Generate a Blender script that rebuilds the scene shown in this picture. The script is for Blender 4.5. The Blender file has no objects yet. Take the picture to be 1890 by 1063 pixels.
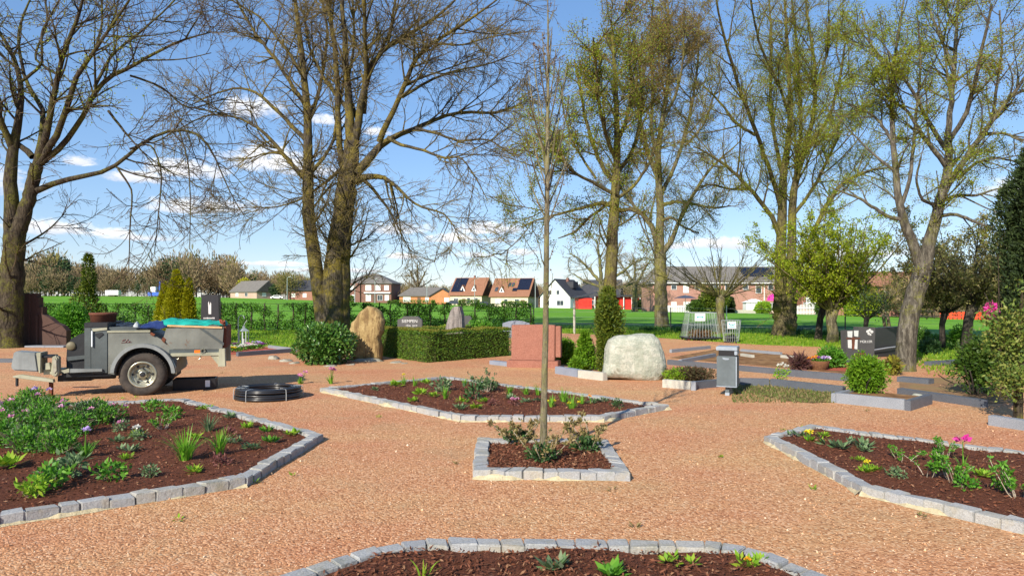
import bpy, bmesh, math, random
import numpy as np
from mathutils import Vector, Matrix
random.seed(7)
rng = np.random.default_rng(11)
S = bpy.context.scene
COL = S.collection
R = math.radians
EYE, HOR, F, CX = 1.65, 552.0, 1300.0, 945.0

# ------------------------------------------------------------------ positions
def G(px, py, z=0.0):
    "ground point (height z) seen at a pixel of the survey photo"
    d = (EYE - z) * F / (py - HOR)
    return ((px - CX) * d / F, d)
def PT(px, py, d):
    return ((px - CX) * d / F, d, EYE + (HOR - py) * d / F)
FAR = np.array([(-900,280,545),(200,280,546),(400,250,549),(540,235,553),(640,223,557),(745,225,560),(850,215,563),
    (915,210,566),(1010,200,568),(1200,165,572),(1450,137,578),(1600,125,583),(1750,115,588),(2100,100,596),(2900,90,600)], float)
FT = (FAR[:,0]-CX)/F; FD = FAR[:,1]; FZ = EYE + (HOR-FAR[:,2])*FD/F
def gz(x, y):
    x = np.asarray(x, float); y = np.asarray(y, float)
    t = x/np.maximum(y, 1.0)
    D = np.interp(t, FT, FD); Z = np.interp(t, FT, FZ)
    s = np.clip((y-46.0)/(D-46.0), 0, 1)
    return Z*s
# ------------------------------------------------------------------ objects
def O(name, me, mat=None, parent=None, loc=(0,0,0), rz=0.0, smooth=False):
    o = bpy.data.objects.new(name, me); COL.objects.link(o)
    o.location = loc; o.rotation_euler = (0,0,rz)
    if parent is not None: o.parent = parent
    if mat is not None:
        for m in (mat if isinstance(mat,(list,tuple)) else [mat]): me.materials.append(m)
    if smooth and hasattr(me,'polygons'):
        me.polygons.foreach_set('use_smooth', np.ones(len(me.polygons), bool))
    return o
def tag(o, label=None, cat=None, group=None, kind=None):
    if label: o['label'] = label
    if cat: o['category'] = cat
    if group: o['group'] = group
    if kind: o['kind'] = kind
    return o
def E(name, label, cat, loc=(0,0,0), rz=0.0, group=None):
    o = bpy.data.objects.new(name, None); COL.objects.link(o)
    o.location = loc; o.rotation_euler = (0,0,rz); o.empty_display_size = .1
    return tag(o, label, cat, group)
def mesh_np(name, V, faces, mi=None):
    "V (n,3); faces: list of (m,k) arrays"
    me = bpy.data.meshes.new(name)
    V = np.asarray(V, np.float32)
    if not isinstance(faces, list): faces = [faces]
    faces = [np.asarray(f, np.int32) for f in faces if len(f)]
    me.vertices.add(len(V)); me.vertices.foreach_set('co', V.ravel())
    nl = sum(f.size for f in faces); npoly = sum(len(f) for f in faces)
    me.loops.add(nl); me.polygons.add(npoly)
    me.loops.foreach_set('vertex_index', np.concatenate([f.ravel() for f in faces]))
    tot = np.concatenate([np.full(len(f), f.shape[1], np.int32) for f in faces])
    st = np.concatenate([[0], np.cumsum(tot)[:-1]]).astype(np.int32)
    me.polygons.foreach_set('loop_start', st)
    if mi is not None: me.polygons.foreach_set('material_index', np.asarray(mi, np.int32))
    me.update(calc_edges=True); me.validate()
    return me
class MB:
    "collects boxes, prisms, tubes ... into one mesh"
    def __init__(s): s.v=[]; s.f=[]; s.mi=[]; s.m=0
    def add(s, vs, fs):
        b=len(s.v); s.v += [tuple(map(float,p)) for p in vs]
        for f in fs: s.f.append([b+i for i in f]); s.mi.append(s.m)
        return s
    def box(s, x0,x1,y0,y1,z0,z1):
        return s.add([(x0,y0,z0),(x1,y0,z0),(x1,y1,z0),(x0,y1,z0),(x0,y0,z1),(x1,y0,z1),(x1,y1,z1),(x0,y1,z1)],
            [(3,2,1,0),(4,5,6,7),(0,1,5,4),(1,2,6,5),(2,3,7,6),(3,0,4,7)])
    def prism_xz(s, pts, y0, y1):
        n=len(pts); vs=[(x,y0,z) for x,z in pts]+[(x,y1,z) for x,z in pts]
        fs=[list(range(n)), list(range(2*n-1,n-1,-1))]
        for i in range(n):
            j=(i+1)%n; fs.append((j,i,n+i,n+j))
        return s.add(vs,fs)
    def prism_xy(s, pts, z0, z1):
        n=len(pts); vs=[(x,y,z0) for x,y in pts]+[(x,y,z1) for x,y in pts]
        fs=[list(range(n-1,-1,-1)), list(range(n,2*n))]
        for i in range(n):
            j=(i+1)%n; fs.append((i,j,n+j,n+i))
        return s.add(vs,fs)
    def tube(s, pts, r, k=8, cap=True):
        pts=[Vector(p) for p in pts]; n=len(pts)
        rr = r if isinstance(r,(list,tuple)) else [r]*n
        vs=[]; ref=None
        for i,p in enumerate(pts):
            t=(pts[min(i+1,n-1)]-pts[max(i-1,0)]).normalized()
            if ref is None: ref = Vector((0,0,1)) if abs(t.z)<.9 else Vector((1,0,0))
            u=t.cross(ref); 
            if u.length<1e-4: u=t.orthogonal()
            u.normalize(); w=t.cross(u).normalized()
            for a in range(k):
                c=2*math.pi*a/k; vs.append(p+(u*math.cos(c)+w*math.sin(c))*rr[i])
        fs=[]
        for i in range(n-1):
            for a in range(k):
                b=(a+1)%k; fs.append((i*k+a,i*k+b,(i+1)*k+b,(i+1)*k+a))
        if cap: fs.append(list(range(k-1,-1,-1))); fs.append([ (n-1)*k+a for a in range(k)])
        return s.add(vs,fs)
    def lathe(s, prof, k=24, axis='z', c=(0,0,0)):
        vs=[]; n=len(prof)
        for r,h in prof:
            for a in range(k):
                t=2*math.pi*a/k
                p=(r*math.cos(t), r*math.sin(t), h) if axis=='z' else (r*math.cos(t), h, r*math.sin(t))
                vs.append((p[0]+c[0],p[1]+c[1],p[2]+c[2]))
        fs=[]
        for i in range(n-1):
            for a in range(k):
                b=(a+1)%k
                q=(i*k+a,i*k+b,(i+1)*k+b,(i+1)*k+a)
                fs.append(q if axis=='z' else q[::-1])
        return s.add(vs,fs)
    def mesh(s, name, bevel=0.0):
        me=bpy.data.meshes.new(name); me.from_pydata(s.v,[],s.f)
        me.polygons.foreach_set('material_index', s.mi); me.update()
        if bevel:
            bm=bmesh.new(); bm.from_mesh(me)
            bmesh.ops.recalc_face_normals(bm, faces=bm.faces)
            es=[e for e in bm.edges if len(e.link_faces)==2 and e.calc_face_angle(0)>R(35)]
            bmesh.ops.bevel(bm, geom=es, offset=bevel, segments=2, affect='EDGES', clamp_overlap=True)
            bm.to_mesh(me); bm.free()
        return me
    def obj(s, name, mat, parent=None, bevel=0.0, smooth=False, loc=(0,0,0), rz=0.0):
        return O(name, s.mesh(name,bevel), mat, parent, loc, rz, smooth)
# ------------------------------------------------------------------ materials
class NT:
    def __init__(s, name):
        s.m=bpy.data.materials.new(name); s.m.use_nodes=True; s.t=s.m.node_tree
        s.t.nodes.clear(); s.out=s.n('ShaderNodeOutputMaterial')
    def n(s, ty, **kw):
        nd=s.t.nodes.new(ty)
        for k,v in kw.items(): setattr(nd,k,v)
        return nd
    def set(s, sock, v):
        if isinstance(v, bpy.types.NodeSocket): s.t.links.new(v, sock)
        elif isinstance(v,(tuple,list)) and len(v)==3 and sock.type=='RGBA': sock.default_value=(*v,1)
        else: sock.default_value=v
    def coord(s, k='Object'): return s.n('ShaderNodeTexCoord').outputs[k]
    def pos(s): return s.n('ShaderNodeNewGeometry').outputs['Position']
    def noise(s, vec, scale, detail=4, rough=.6, out='Fac', dist=0):
        nd=s.n('ShaderNodeTexNoise'); s.set(nd.inputs['Vector'],vec); nd.inputs['Scale'].default_value=scale
        nd.inputs['Detail'].default_value=detail; nd.inputs['Roughness'].default_value=rough; nd.inputs['Distortion'].default_value=dist
        return nd.outputs[out]
    def voro(s, vec, scale, feature='F1', out='Distance'):
        nd=s.n('ShaderNodeTexVoronoi', feature=feature); s.set(nd.inputs['Vector'],vec); nd.inputs['Scale'].default_value=scale
        return nd.outputs[out]
    def ramp(s, fac, stops, interp='LINEAR'):
        nd=s.n('ShaderNodeValToRGB'); s.set(nd.inputs[0],fac); cr=nd.color_ramp; cr.interpolation=interp
        while len(cr.elements)<len(stops): cr.elements.new(.5)
        for e,(p,c) in zip(cr.elements,stops):
            e.position=p; e.color=(*c,1) if isinstance(c,(tuple,list)) else (c,c,c,1)
        return nd.outputs[0]
    def mix(s, fac, a, b, mode='MIX'):
        nd=s.n('ShaderNodeMix', data_type='RGBA', blend_type=mode)
        s.set(nd.inputs[0],fac); s.set(nd.inputs[6],a); s.set(nd.inputs[7],b); return nd.outputs[2]
    def math(s, op, a, b=0.0, c=None, clamp=False):
        nd=s.n('ShaderNodeMath', operation=op, use_clamp=clamp); s.set(nd.inputs[0],a); s.set(nd.inputs[1],b)
        if c is not None: s.set(nd.inputs[2],c)
        return nd.outputs[0]
    def map(s, vec, scale=(1,1,1), rot=(0,0,0), loc=(0,0,0)):
        nd=s.n('ShaderNodeMapping'); s.set(nd.inputs[0],vec); nd.inputs['Scale'].default_value=scale
        nd.inputs['Rotation'].default_value=rot; nd.inputs['Location'].default_value=loc; return nd.outputs[0]
    def bump(s, h, strength=.5, dist=.02):
        nd=s.n('ShaderNodeBump'); s.set(nd.inputs['Height'],h); nd.inputs['Strength'].default_value=strength
        nd.inputs['Distance'].default_value=dist; return nd.outputs[0]
    def bsdf(s, col, rough=.8, spec=.3, metal=0.0, normal=None):
        nd=s.n('ShaderNodeBsdfPrincipled'); s.set(nd.inputs['Base Color'],col); s.set(nd.inputs['Roughness'],rough)
        nd.inputs['Specular IOR Level'].default_value=spec; s.set(nd.inputs['Metallic'],metal)
        if normal is not None: s.set(nd.inputs['Normal'],normal)
        s.t.links.new(nd.outputs[0], s.out.inputs[0]); return nd
def simple(name, c1, c2=None, scale=6, rough=.7, bump=0.0, bdist=.01, metal=0.0, spec=.3, lo=.35, hi=.65, bscale=None, space='Object'):
    T=NT(name); v=T.coord(space)
    if c2 is None: c2=tuple(x*.75 for x in c1)
    f=T.noise(v,scale,5,.65)
    col=T.ramp(f,[(lo,c1),(hi,c2)])
    nm=T.bump(T.noise(v,bscale or scale*4,6,.7),bump,bdist) if bump else None
    T.bsdf(col,rough,spec,metal,nm); return T.m
def leafmat(name, cols, rough=.55, trans=.35, spec=.3):
    "each leaf its own tint; light passes through"
    T=NT(name); g=T.n('ShaderNodeNewGeometry')
    n=len(cols); col=T.ramp(g.outputs['Random Per Island'],[(i/max(n-1,1),c) for i,c in enumerate(cols)])
    p=T.n('ShaderNodeBsdfPrincipled'); T.set(p.inputs['Base Color'],col); p.inputs['Roughness'].default_value=rough
    p.inputs['Specular IOR Level'].default_value=spec
    tr=T.n('ShaderNodeBsdfTranslucent'); T.set(tr.inputs[0],col)
    mx=T.n('ShaderNodeMixShader'); mx.inputs[0].default_value=trans
    T.t.links.new(p.outputs[0],mx.inputs[1]); T.t.links.new(tr.outputs[0],mx.inputs[2]); T.t.links.new(mx.outputs[0],T.out.inputs[0])
    return T.m
M={}
def gravel():
    T=NT('red_gravel'); v=T.pos()
    big=T.noise(v,.45,4,.6); mid=T.noise(v,3.2,5,.7)
    vn=T.n('ShaderNodeTexVoronoi',feature='F1'); T.set(vn.inputs['Vector'],v); vn.inputs['Scale'].default_value=62
    rnd=T.n('ShaderNodeSeparateColor'); T.set(rnd.inputs[0],vn.outputs['Color'])
    stone=T.ramp(rnd.outputs[0],[(0,(.20,.085,.042)),(.22,(.46,.235,.115)),(.55,(.66,.385,.205)),(.82,(.78,.51,.30)),(1,(.88,.74,.54))])
    fine=T.noise(v,150,3,.7)
    stone=T.mix(.35,stone,T.ramp(fine,[(.3,(.20,.095,.045)),(.7,(.82,.51,.29))]))
    tone=T.ramp(T.math('ADD',T.math('MULTIPLY',big,.6),T.math('MULTIPLY',T.noise(T.map(v,(.35,1.1,1),(0,0,.5)),.5,4,.65),.4)),[(.38,(.89,.65,.59)),(.5,(.94,.80,.71)),(.62,(.96,.90,.75))])
    c=T.mix(1.0,stone,tone,'MULTIPLY')
    c=T.mix(T.ramp(mid,[(.55,0.0),(.8,.4)]),c,(.40,.24,.13))
    patch=T.ramp(T.noise(v,.9,5,.75),[(.53,0.0),(.72,.6)])
    c=T.mix(patch,c,(.36,.225,.125))
    h=T.math('ADD',T.math('MULTIPLY',vn.outputs['Distance'],-1.0),T.math('MULTIPLY',fine,.6))
    T.bsdf(c,.92,.15,0,T.bump(h,.6,.014)); return T.m
M['gravel']=gravel()
def mulch():
    T=NT('bark_mulch'); v=T.pos()
    a=T.noise(T.map(v,(1,2.6,1),(0,0,.7)),38,5,.7,dist=1.2); b=T.noise(T.map(v,(2.6,1,1),(0,0,.2)),44,5,.7,dist=1.0)
    h=T.math('MAXIMUM',a,b)
    c=T.ramp(h,[(.38,(.034,.012,.007)),(.5,(.135,.044,.022)),(.63,(.24,.084,.042)),(.76,(.36,.165,.09))])
    T.bsdf(c,.9,.2,0,T.bump(h,1.0,.03)); return T.m
M['mulch']=mulch()
M['chip']=leafmat('bark_chip',[(.05,.02,.011),(.14,.05,.027),(.2,.075,.04),(.10,.036,.02),(.33,.18,.10)],.85,0.0,.2)
def sett():
    T=NT('granite_sett'); g=T.n('ShaderNodeNewGeometry'); v=T.pos()
    base=T.ramp(g.outputs['Random Per Island'],[(0,(.285,.285,.28)),(.35,(.35,.35,.345)),(.6,(.41,.395,.35)),(.8,(.32,.325,.33)),(1,(.44,.40,.32))])
    sp=T.noise(v,90,3,.8); c=T.mix(.5,base,T.ramp(sp,[(.35,(.17,.18,.195)),(.65,(.50,.505,.50))]))
    st=T.ramp(T.noise(v,7,4,.6),[(.52,0.0),(.72,.55)]); c=T.mix(st,c,(.36,.31,.21)); c=T.mix(T.ramp(T.noise(v,3.1,5,.7),[(.52,0.0),(.68,.5)]),c,(.17,.17,.11))
    T.bsdf(c,.85,.25,0,T.bump(T.noise(v,45,5,.7),.7,.012)); return T.m
M['sett']=sett()
M['mortar']=simple('pale_mortar',(.62,.52,.33),(.42,.36,.22),14,.95,.8,.02,space='Object')
def grassmat(name,c1,c2,c3,s=.35):
    T=NT(name); v=T.pos()
    f=T.noise(v,s,4,.6); g2=T.noise(T.map(v,(1,.35,1)),6,5,.75)
    c=T.ramp(T.math('ADD',T.math('MULTIPLY',f,.6),T.math('MULTIPLY',g2,.4)),[(.38,c1),(.5,c2),(.63,c3)])
    T.bsdf(c,.9,.1,0,T.bump(g2,.6,.08)); return T.m
M['field']=grassmat('young_cereal_crop',(.095,.235,.018),(.13,.305,.022),(.19,.36,.04),.05)
M['margin']=grassmat('dark_green_strip',(.008,.045,.014),(.012,.062,.018),(.022,.085,.022),.3)  # much darker green than lawn and crop, for the strip between them
M['lawn']=grassmat('lawn_grass',(.10,.20,.014),(.17,.32,.015),(.26,.36,.03),.5)
M['earth']=grassmat('bare_earth',(.20,.12,.06),(.28,.17,.09),(.22,.2,.07),.6)
M['blade']=leafmat('grass_blade',[(.10,.21,.01),(.17,.31,.015),(.24,.36,.02),(.28,.30,.05)],.6,.4)
M['litter']=grassmat('leaf_litter_soil',(.12,.06,.03),(.24,.13,.06),(.38,.24,.11),2.5)
M['weeds']=grassmat('weedy_soil',(.07,.05,.025),(.15,.11,.045),(.16,.17,.05),3)
def bark(name,c1,c2,moss,mossamt,s=1.0):
    T=NT(name); v=T.coord('Object'); g=T.n('ShaderNodeNewGeometry')
    vv=T.map(v,(9*s,9*s,2.2*s)); f=T.noise(vv,1.6,7,.75,dist=.6)
    c=T.ramp(f,[(.36,tuple(x*.5 for x in c1)),(.48,c1),(.62,c2)])
    mm=T.ramp(T.noise(v,1.7*s,5,.7),[(.62-mossamt*.35,0.0),(.72-mossamt*.25,1.0)])
    fine=T.ramp(T.noise(v,26*s,3,.7),[(.38,0.0),(.6,.9)])
    c=T.mix(T.math('MULTIPLY',mm,fine),c,moss)
    T.bsdf(c,.9,.12,0,T.bump(f,.9,.05)); return T.m
M['bark_old']=bark('furrowed_bark',(.045,.036,.025),(.10,.08,.055),(.15,.15,.02),.45)
M['bark_big']=bark('grey_mossy_bark',(.055,.045,.033),(.12,.10,.072),(.24,.185,.02),.5)
M['bark_pale']=bark('pale_lichen_bark',(.10,.085,.055),(.22,.19,.125),(.22,.21,.03),.5)
M['bark_mossy']=bark('yellow_mossy_bark',(.075,.06,.035),(.16,.135,.07),(.22,.21,.025),.5)
M['bark_dark']=bark('dark_bark',(.05,.042,.034),(.11,.09,.07),(.14,.14,.03),.3)
M['bark_lean']=bark('leaning_trunk_bark',(.085,.074,.058),(.20,.18,.14),(.17,.17,.03),.34)
M['bark_young']=bark('smooth_young_bark',(.17,.145,.095),(.29,.25,.165),(.25,.25,.08),.5,1.6)
def twigmat(name,c1,c2):
    T=NT(name); v=T.coord('Object'); c=T.ramp(T.noise(v,.8,4,.7),[(.38,c1),(.62,c2)]); T.bsdf(c,.85,.15); return T.m
M['twig_brown']=twigmat('brown_twigs',(.06,.042,.034),(.14,.10,.058))
M['twig_big']=twigmat('purple_brown_twigs',(.085,.062,.045),(.23,.18,.055))
M['twig_olive']=twigmat('olive_twigs',(.10,.082,.045),(.22,.195,.055))
M['twig_red']=twigmat('red_brown_twigs',(.10,.062,.048),(.17,.105,.07))
M['twig_pale']=twigmat('pale_twigs',(.22,.18,.13),(.30,.25,.18))
M['bud_brown']=leafmat('brown_buds',[(.13,.07,.04),(.2,.11,.05),(.16,.1,.04)],.7,.2)
M['leaf_spring']=leafmat('spring_leaves',[(.14,.22,.008),(.26,.36,.012),(.36,.42,.02),(.22,.24,.02)],.55,.45)
M['leaf_bronze']=leafmat('bronze_catkins',[(.13,.07,.03),(.21,.12,.035),(.25,.18,.03),(.17,.085,.045),(.2,.17,.025)],.7,.3)
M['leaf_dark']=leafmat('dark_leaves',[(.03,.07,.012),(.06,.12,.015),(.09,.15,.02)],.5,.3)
M['leaf_olive']=leafmat('olive_buds',[(.20,.2,.02),(.30,.30,.03),(.22,.17,.04),(.15,.19,.015)],.7,.35)
M['laurel']=leafmat('glossy_evergreen_leaves',[(.02,.07,.01),(.045,.13,.015),(.10,.21,.03),(.16,.26,.06)],.32,.15,.5)
M['hedge']=leafmat('clipped_yew_leaves',[(.03,.085,.008),(.07,.16,.014),(.125,.225,.02),(.19,.27,.03)],.55,.2)
M['hedgetop']=leafmat('yellowed_hedge_tips',[(.16,.17,.02),(.24,.22,.03),(.14,.15,.015)],.6,.3)
M['espal']=leafmat('field_hedge_leaves',[(.04,.12,.008),(.08,.21,.012),(.13,.29,.022),(.02,.065,.008),(.012,.035,.006)],.5,.35)
M['yew']=leafmat('yew_needles',[(.03,.06,.006),(.07,.11,.008),(.12,.16,.012),(.17,.19,.02)],.6,.2)
M['thuja_gold']=leafmat('golden_thuja_sprays',[(.2,.23,.006),(.36,.36,.01),(.46,.43,.015)],.6,.45)
M['thuja_dark']=leafmat('dark_conifer_sprays',[(.012,.026,.009),(.028,.05,.013),(.055,.085,.022)],.65,.2)
M['conif']=leafmat('bright_conifer_sprays',[(.06,.15,.006),(.12,.26,.01),(.2,.34,.02)],.6,.3)
M['scrub']=leafmat('scrub_leaves',[(.20,.2,.06),(.30,.28,.10),(.26,.2,.10),(.18,.23,.05)],.7,.3)
M['wood_brown']=leafmat('bare_wood_twigs',[(.20,.145,.085),(.29,.21,.125),(.24,.19,.09),(.34,.26,.15)],.9,.2)
M['wood_green']=leafmat('far_evergreen',[(.02,.045,.022),(.04,.075,.03),(.06,.10,.03)],.9,.15)
M['wood_olive']=leafmat('far_budding',[(.16,.15,.04),(.22,.2,.05),(.15,.12,.05)],.9,.2)
M['willow']=leafmat('yellow_willow',[(.40,.38,.03),(.5,.47,.04)],.9,.3)
M['plant']=leafmat('fresh_green_leaves',[(.05,.17,.02),(.10,.28,.02),(.17,.36,.04)],.5,.35)
M['plant_grey']=leafmat('grey_green_leaves',[(.10,.17,.07),(.2,.3,.13),(.07,.14,.05),(.3,.36,.2)],.6,.3)
M['plant_lime']=leafmat('lime_leaves',[(.16,.34,.02),(.26,.45,.03),(.34,.44,.04)],.5,.4)
M['plant_iris']=leafmat('iris_blades',[(.10,.28,.02),(.18,.42,.03),(.26,.46,.05)],.45,.4)
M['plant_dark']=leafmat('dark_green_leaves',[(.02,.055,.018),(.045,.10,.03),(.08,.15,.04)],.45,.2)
M['plant_red']=leafmat('reddish_leaves',[(.12,.03,.03),(.2,.07,.06),(.25,.13,.1)],.6,.3)
M['mauve']=leafmat('mauve_stems',[(.24,.15,.13),(.34,.22,.19),(.20,.18,.09),(.42,.34,.28)],.7,.2)
def pet(n,*c): M[n]=leafmat(n,list(c),.6,.3)
pet('petal_pink',(.75,.28,.5),(.8,.45,.62)); pet('petal_mag',(.62,.03,.28),(.75,.08,.38)); pet('petal_lilac',(.5,.38,.75),(.65,.5,.8))
pet('petal_yellow',(.8,.6,.02),(.85,.75,.05)); pet('petal_white',(.8,.8,.75),(.75,.72,.62)); pet('petal_orange',(.8,.25,.02),(.85,.4,.03)); pet('petal_purple',(.2,.03,.22),(.35,.08,.33))
M['plant_buff']=leafmat('buff_leaves',[(.30,.20,.09),(.40,.30,.14),(.22,.18,.06),(.13,.15,.05)],.6,.3)
M['stem']=simple('plant_stem',(.30,.24,.17),(.42,.36,.28),20,.8)
# ------------------------------------------------------------------ vegetation
def unit(a): return a/np.maximum(np.linalg.norm(a,axis=-1,keepdims=True),1e-9)
def rdir(n): return unit(rng.normal(size=(n,3)))
def perp(t):
    r=rdir(len(t)); return unit(np.cross(t,r))
def tubes_np(P, Rr, k=3):
    m,n,_=P.shape
    T=np.empty_like(P); T[:,1:-1]=P[:,2:]-P[:,:-2]; T[:,0]=P[:,1]-P[:,0]; T[:,-1]=P[:,-1]-P[:,-2]; T=unit(T)
    mt=np.abs(T.mean(1)); ax=np.argmin(mt,1); ref=np.zeros((m,3)); ref[np.arange(m),ax]=1
    U=unit(np.cross(T,ref[:,None,:])); W=np.cross(T,U)
    a=np.arange(k)*2*np.pi/k
    V=P[:,:,None,:]+(U[:,:,None,:]*np.cos(a)[None,None,:,None]+W[:,:,None,:]*np.sin(a)[None,None,:,None])*Rr[:,:,None,None]
    V=V.reshape(-1,3)
    b=(np.arange(m)*n*k)[:,None,None]+(np.arange(n-1)*k)[None,:,None]; i=np.arange(k)[None,None,:]; j=(i+1)%k
    Fc=np.stack([b+i,b+j,b+k+j,b+k+i],-1).reshape(-1,4)
    return V,Fc
def leaf_np(C, D, L, Wd, side=None):
    n=len(C); s=perp(D) if side is None else unit(side-D*(side*D).sum(-1,keepdims=True))
    L=np.broadcast_to(L,(n,))[:,None]; Wd=np.broadcast_to(Wd,(n,))[:,None]
    V=np.stack([C,C+D*L*.45+s*Wd,C+D*L,C+D*L*.45-s*Wd],1).reshape(-1,3)
    return V, np.arange(4*n).reshape(-1,4)
def join_np(parts):
    V=[];Fs=[];b=0
    for v,f in parts:
        V.append(v); Fs.append(f+b); b+=len(v)
    return np.concatenate(V), Fs
def resample(pts, n):
    pts=np.asarray(pts,float); seg=np.linalg.norm(np.diff(pts[:,:3],axis=0),axis=1); s=np.concatenate([[0],np.cumsum(seg)]); s/=s[-1]
    q=np.linspace(0,1,n)
    # smooth (Catmull-Rom like) interpolation
    out=np.stack([np.interp(q,s,pts[:,i]) for i in range(pts.shape[1])],1)
    for _ in range(2):
        o2=out.copy(); o2[1:-1]=(out[:-2]+2*out[1:-1]+out[2:])/4; out=o2
    return out
def spawn(P,Rr,dens,s0,s1,lmin,lmax,ang,rfac,rmax,rtip,up,wig,n=5,keep=None,tipfade=.5,side_z=0.0):
    m,k,_=P.shape
    L=np.linalg.norm(np.diff(P,axis=1),axis=2).sum(1)
    cnt=rng.poisson(dens*L*(s1-s0)); idx=np.repeat(np.arange(m),cnt); N=len(idx)
    if N==0: return np.zeros((0,n,3)),np.zeros((0,n))
    s=s0+(s1-s0)*rng.random(N); x=s*(k-1); i=np.minimum(x.astype(int),k-2); f=(x-i)[:,None]
    p0=P[idx,i]*(1-f)+P[idx,i+1]*f; t=unit(P[idx,i+1]-P[idx,i]); r0=(Rr[idx,i]*(1-f[:,0])+Rr[idx,i+1]*f[:,0])
    pp=perp(t); pp[:,2]+=side_z; pp=unit(pp)
    a=np.radians(rng.uniform(ang[0],ang[1],N))[:,None]
    d=unit(np.cos(a)*t+np.sin(a)*pp)
    Ln=rng.uniform(lmin,lmax,N)*(1-tipfade*s)
    if lmax<1.2: Ln=Ln*np.clip(L[idx]/2.0,.5,1.2)
    Q=np.empty((N,n,3)); Q[:,0]=p0; st=(Ln/(n-1))[:,None]
    bend=rng.normal(size=(N,3))*wig
    for j in range(1,n):
        d=unit(d+np.array([0,0,1.0])*up/(n-1)+bend*.5+rng.normal(size=(N,3))*wig)
        Q[:,j]=Q[:,j-1]+d*st
    rb=np.minimum(r0*rfac,rmax*(.5+.5*Ln/max(lmax,1e-6))); rb=np.maximum(rb,rtip*1.05)
    w=np.linspace(0,1,n)[None,:]**.8
    return Q, rb[:,None]*(1-w)+rtip*w
def tree(name,label,d,limbs,ntrunk,barkm,twigm,leafs=None,group=None,base_z=None,cfg=None,cat='tree'):
    """limbs: pixel polylines [(px,py,width_px)...]; the first ntrunk ones stay in the trunk's plane"""
    c=dict(l1=1.1,l1len=(1.2,4.2),l2=2.6,l2len=(.5,1.9),l3=4.5,l3len=(.25,.8),up1=.5,up2=.25,up3=.0,tip=.008,s1=.25,ang1=(30,65),rf=1.0,yd=.45,k1=5,l1r=.055,wig=.13)
    if cfg: c.update(cfg)
    b=limbs[0][0]; bx,by,bz=PT(b[0],b[1],d)
    if base_z is None: base_z=float(gz(bx,by))
    root=E(name,label,cat,(bx,by,base_z),0,group); off=np.array([bx,by,base_z])
    NP=18; PP=[];RR=[]
    for li,l in enumerate(limbs):
        k = 0 if li<ntrunk else rng.uniform(-1,1)*c['yd']
        pts=[]; acc=0; prev=None
        for q in l:
            p=np.array(PT(q[0],q[1],d))
            if prev is not None: acc+=np.linalg.norm(p-prev)
            prev=p; dd=d+k*acc
            p=np.array(PT(q[0],q[1],dd)); pts.append([*p, q[2]*d/F/2*c['rf']])
        a=resample(pts,NP); P=a[:,:3].copy(); r=a[:,3]
        P[1:-1]+=rng.normal(size=(NP-2,3))*np.minimum(.045,r[1:-1,None]*(.06 if li<ntrunk else .16))
        if li==0 or (li<ntrunk and l[0][1]>limbs[0][0][1]-15):
            P[0,2]=min(P[0,2],base_z-.15)
        PP.append(P); RR.append(r)
    PP=np.array(PP); RR=np.array(RR)
    nt=ntrunk
    # flare at the foot
    RR[0,0]*=1.2; RR[0,1]*=1.05
    V,Fc=tubes_np(PP[:nt]-off,RR[:nt],14)
    O('trunk',mesh_np('trunk',V,Fc),barkm,root,smooth=True)
    parts=[tubes_np(PP[nt:]-off,RR[nt:],9)] if len(PP)>nt else []
    Z0,Z0r=spawn(PP,RR,c.get('l0',.42),c['s1'],.97,*c.get('l0len',(2.2,5.5)),(22,55),.6,c['l1r']*1.35,c['tip']*2,c['up1']*.7,c['wig']*.22,18)
    parts.append(tubes_np(Z0-off,Z0r,6)); PP=np.concatenate([PP,Z0]); RR=np.concatenate([RR,Z0r])
    A,Ar=spawn(PP,RR,c['l1']*1.5,c['s1'],1,*c['l1len'],c['ang1'],.55,c['l1r'],c['tip']*1.5,c['up1'],c['wig'],8)
    # leading tips of every limb
    B,Br=spawn(A,Ar,c['l2']*1.35,.12,1,*c['l2len'],(25,60),.6,c['l1r']*.5,c['tip']*1.1,c['up2'],c['wig'],6)
    P2=np.concatenate([A[:,::2],B[:,::2][:, :]],0) if False else None
    C1,C1r=spawn(B,Br,c['l3']*c.get('tw',1.25),.15,1,*c['l3len'],(20,60),.7,c['tip']*1.6,c['tip']*.7,c['up3'],c['wig']*1.3,4)
    C2,C2r=spawn(A,Ar,c['l3']*.8,.2,1,*c['l3len'],(20,60),.7,c['tip']*1.6,c['tip']*.7,c['up3'],c['wig']*1.3,4)
    Cc=np.concatenate([C1,C2]); Cr=np.concatenate([C1r,C2r])
    V,Fs=join_np(parts+[tubes_np(A-off,Ar,5)])
    crown=O('crown',mesh_np('crown',V,Fs),barkm,root,smooth=True)
    V,Fs=join_np([tubes_np(B-off,Br,3),tubes_np(Cc-off,Cr,3)])
    O('twig_sprays',mesh_np('twig_sprays',V,Fs),twigm,crown)
    if leafs:
        for lf in leafs:
            mname,frac,per,size,wid,reg=lf
            T=Cc; sel=rng.random(len(T))<frac
            if reg is not None:
                w=reg(T[:,0,0],T[:,0,1],T[:,0,2]); sel&=rng.random(len(T))<w
            T=T[sel]
            if not len(T): continue
            N=len(T)*per; ii=np.repeat(np.arange(len(T)),per); s=rng.random(N)*(T.shape[1]-1.001); i=s.astype(int); f=(s-i)[:,None]
            p=T[ii,i]*(1-f)+T[ii,i+1]*f
            D=unit(T[ii,i+1]-T[ii,i]+rng.normal(size=(N,3))*.9)
            p=p+rng.normal(size=(N,3))*c.get('haze',.07); V,Fc=leaf_np(p-off,D,size*rng.uniform(.6,1.3,N),wid*rng.uniform(.7,1.2,N))
            O('leaves',mesh_np('leaves',V,Fc),M[mname],crown)
    return root
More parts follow.
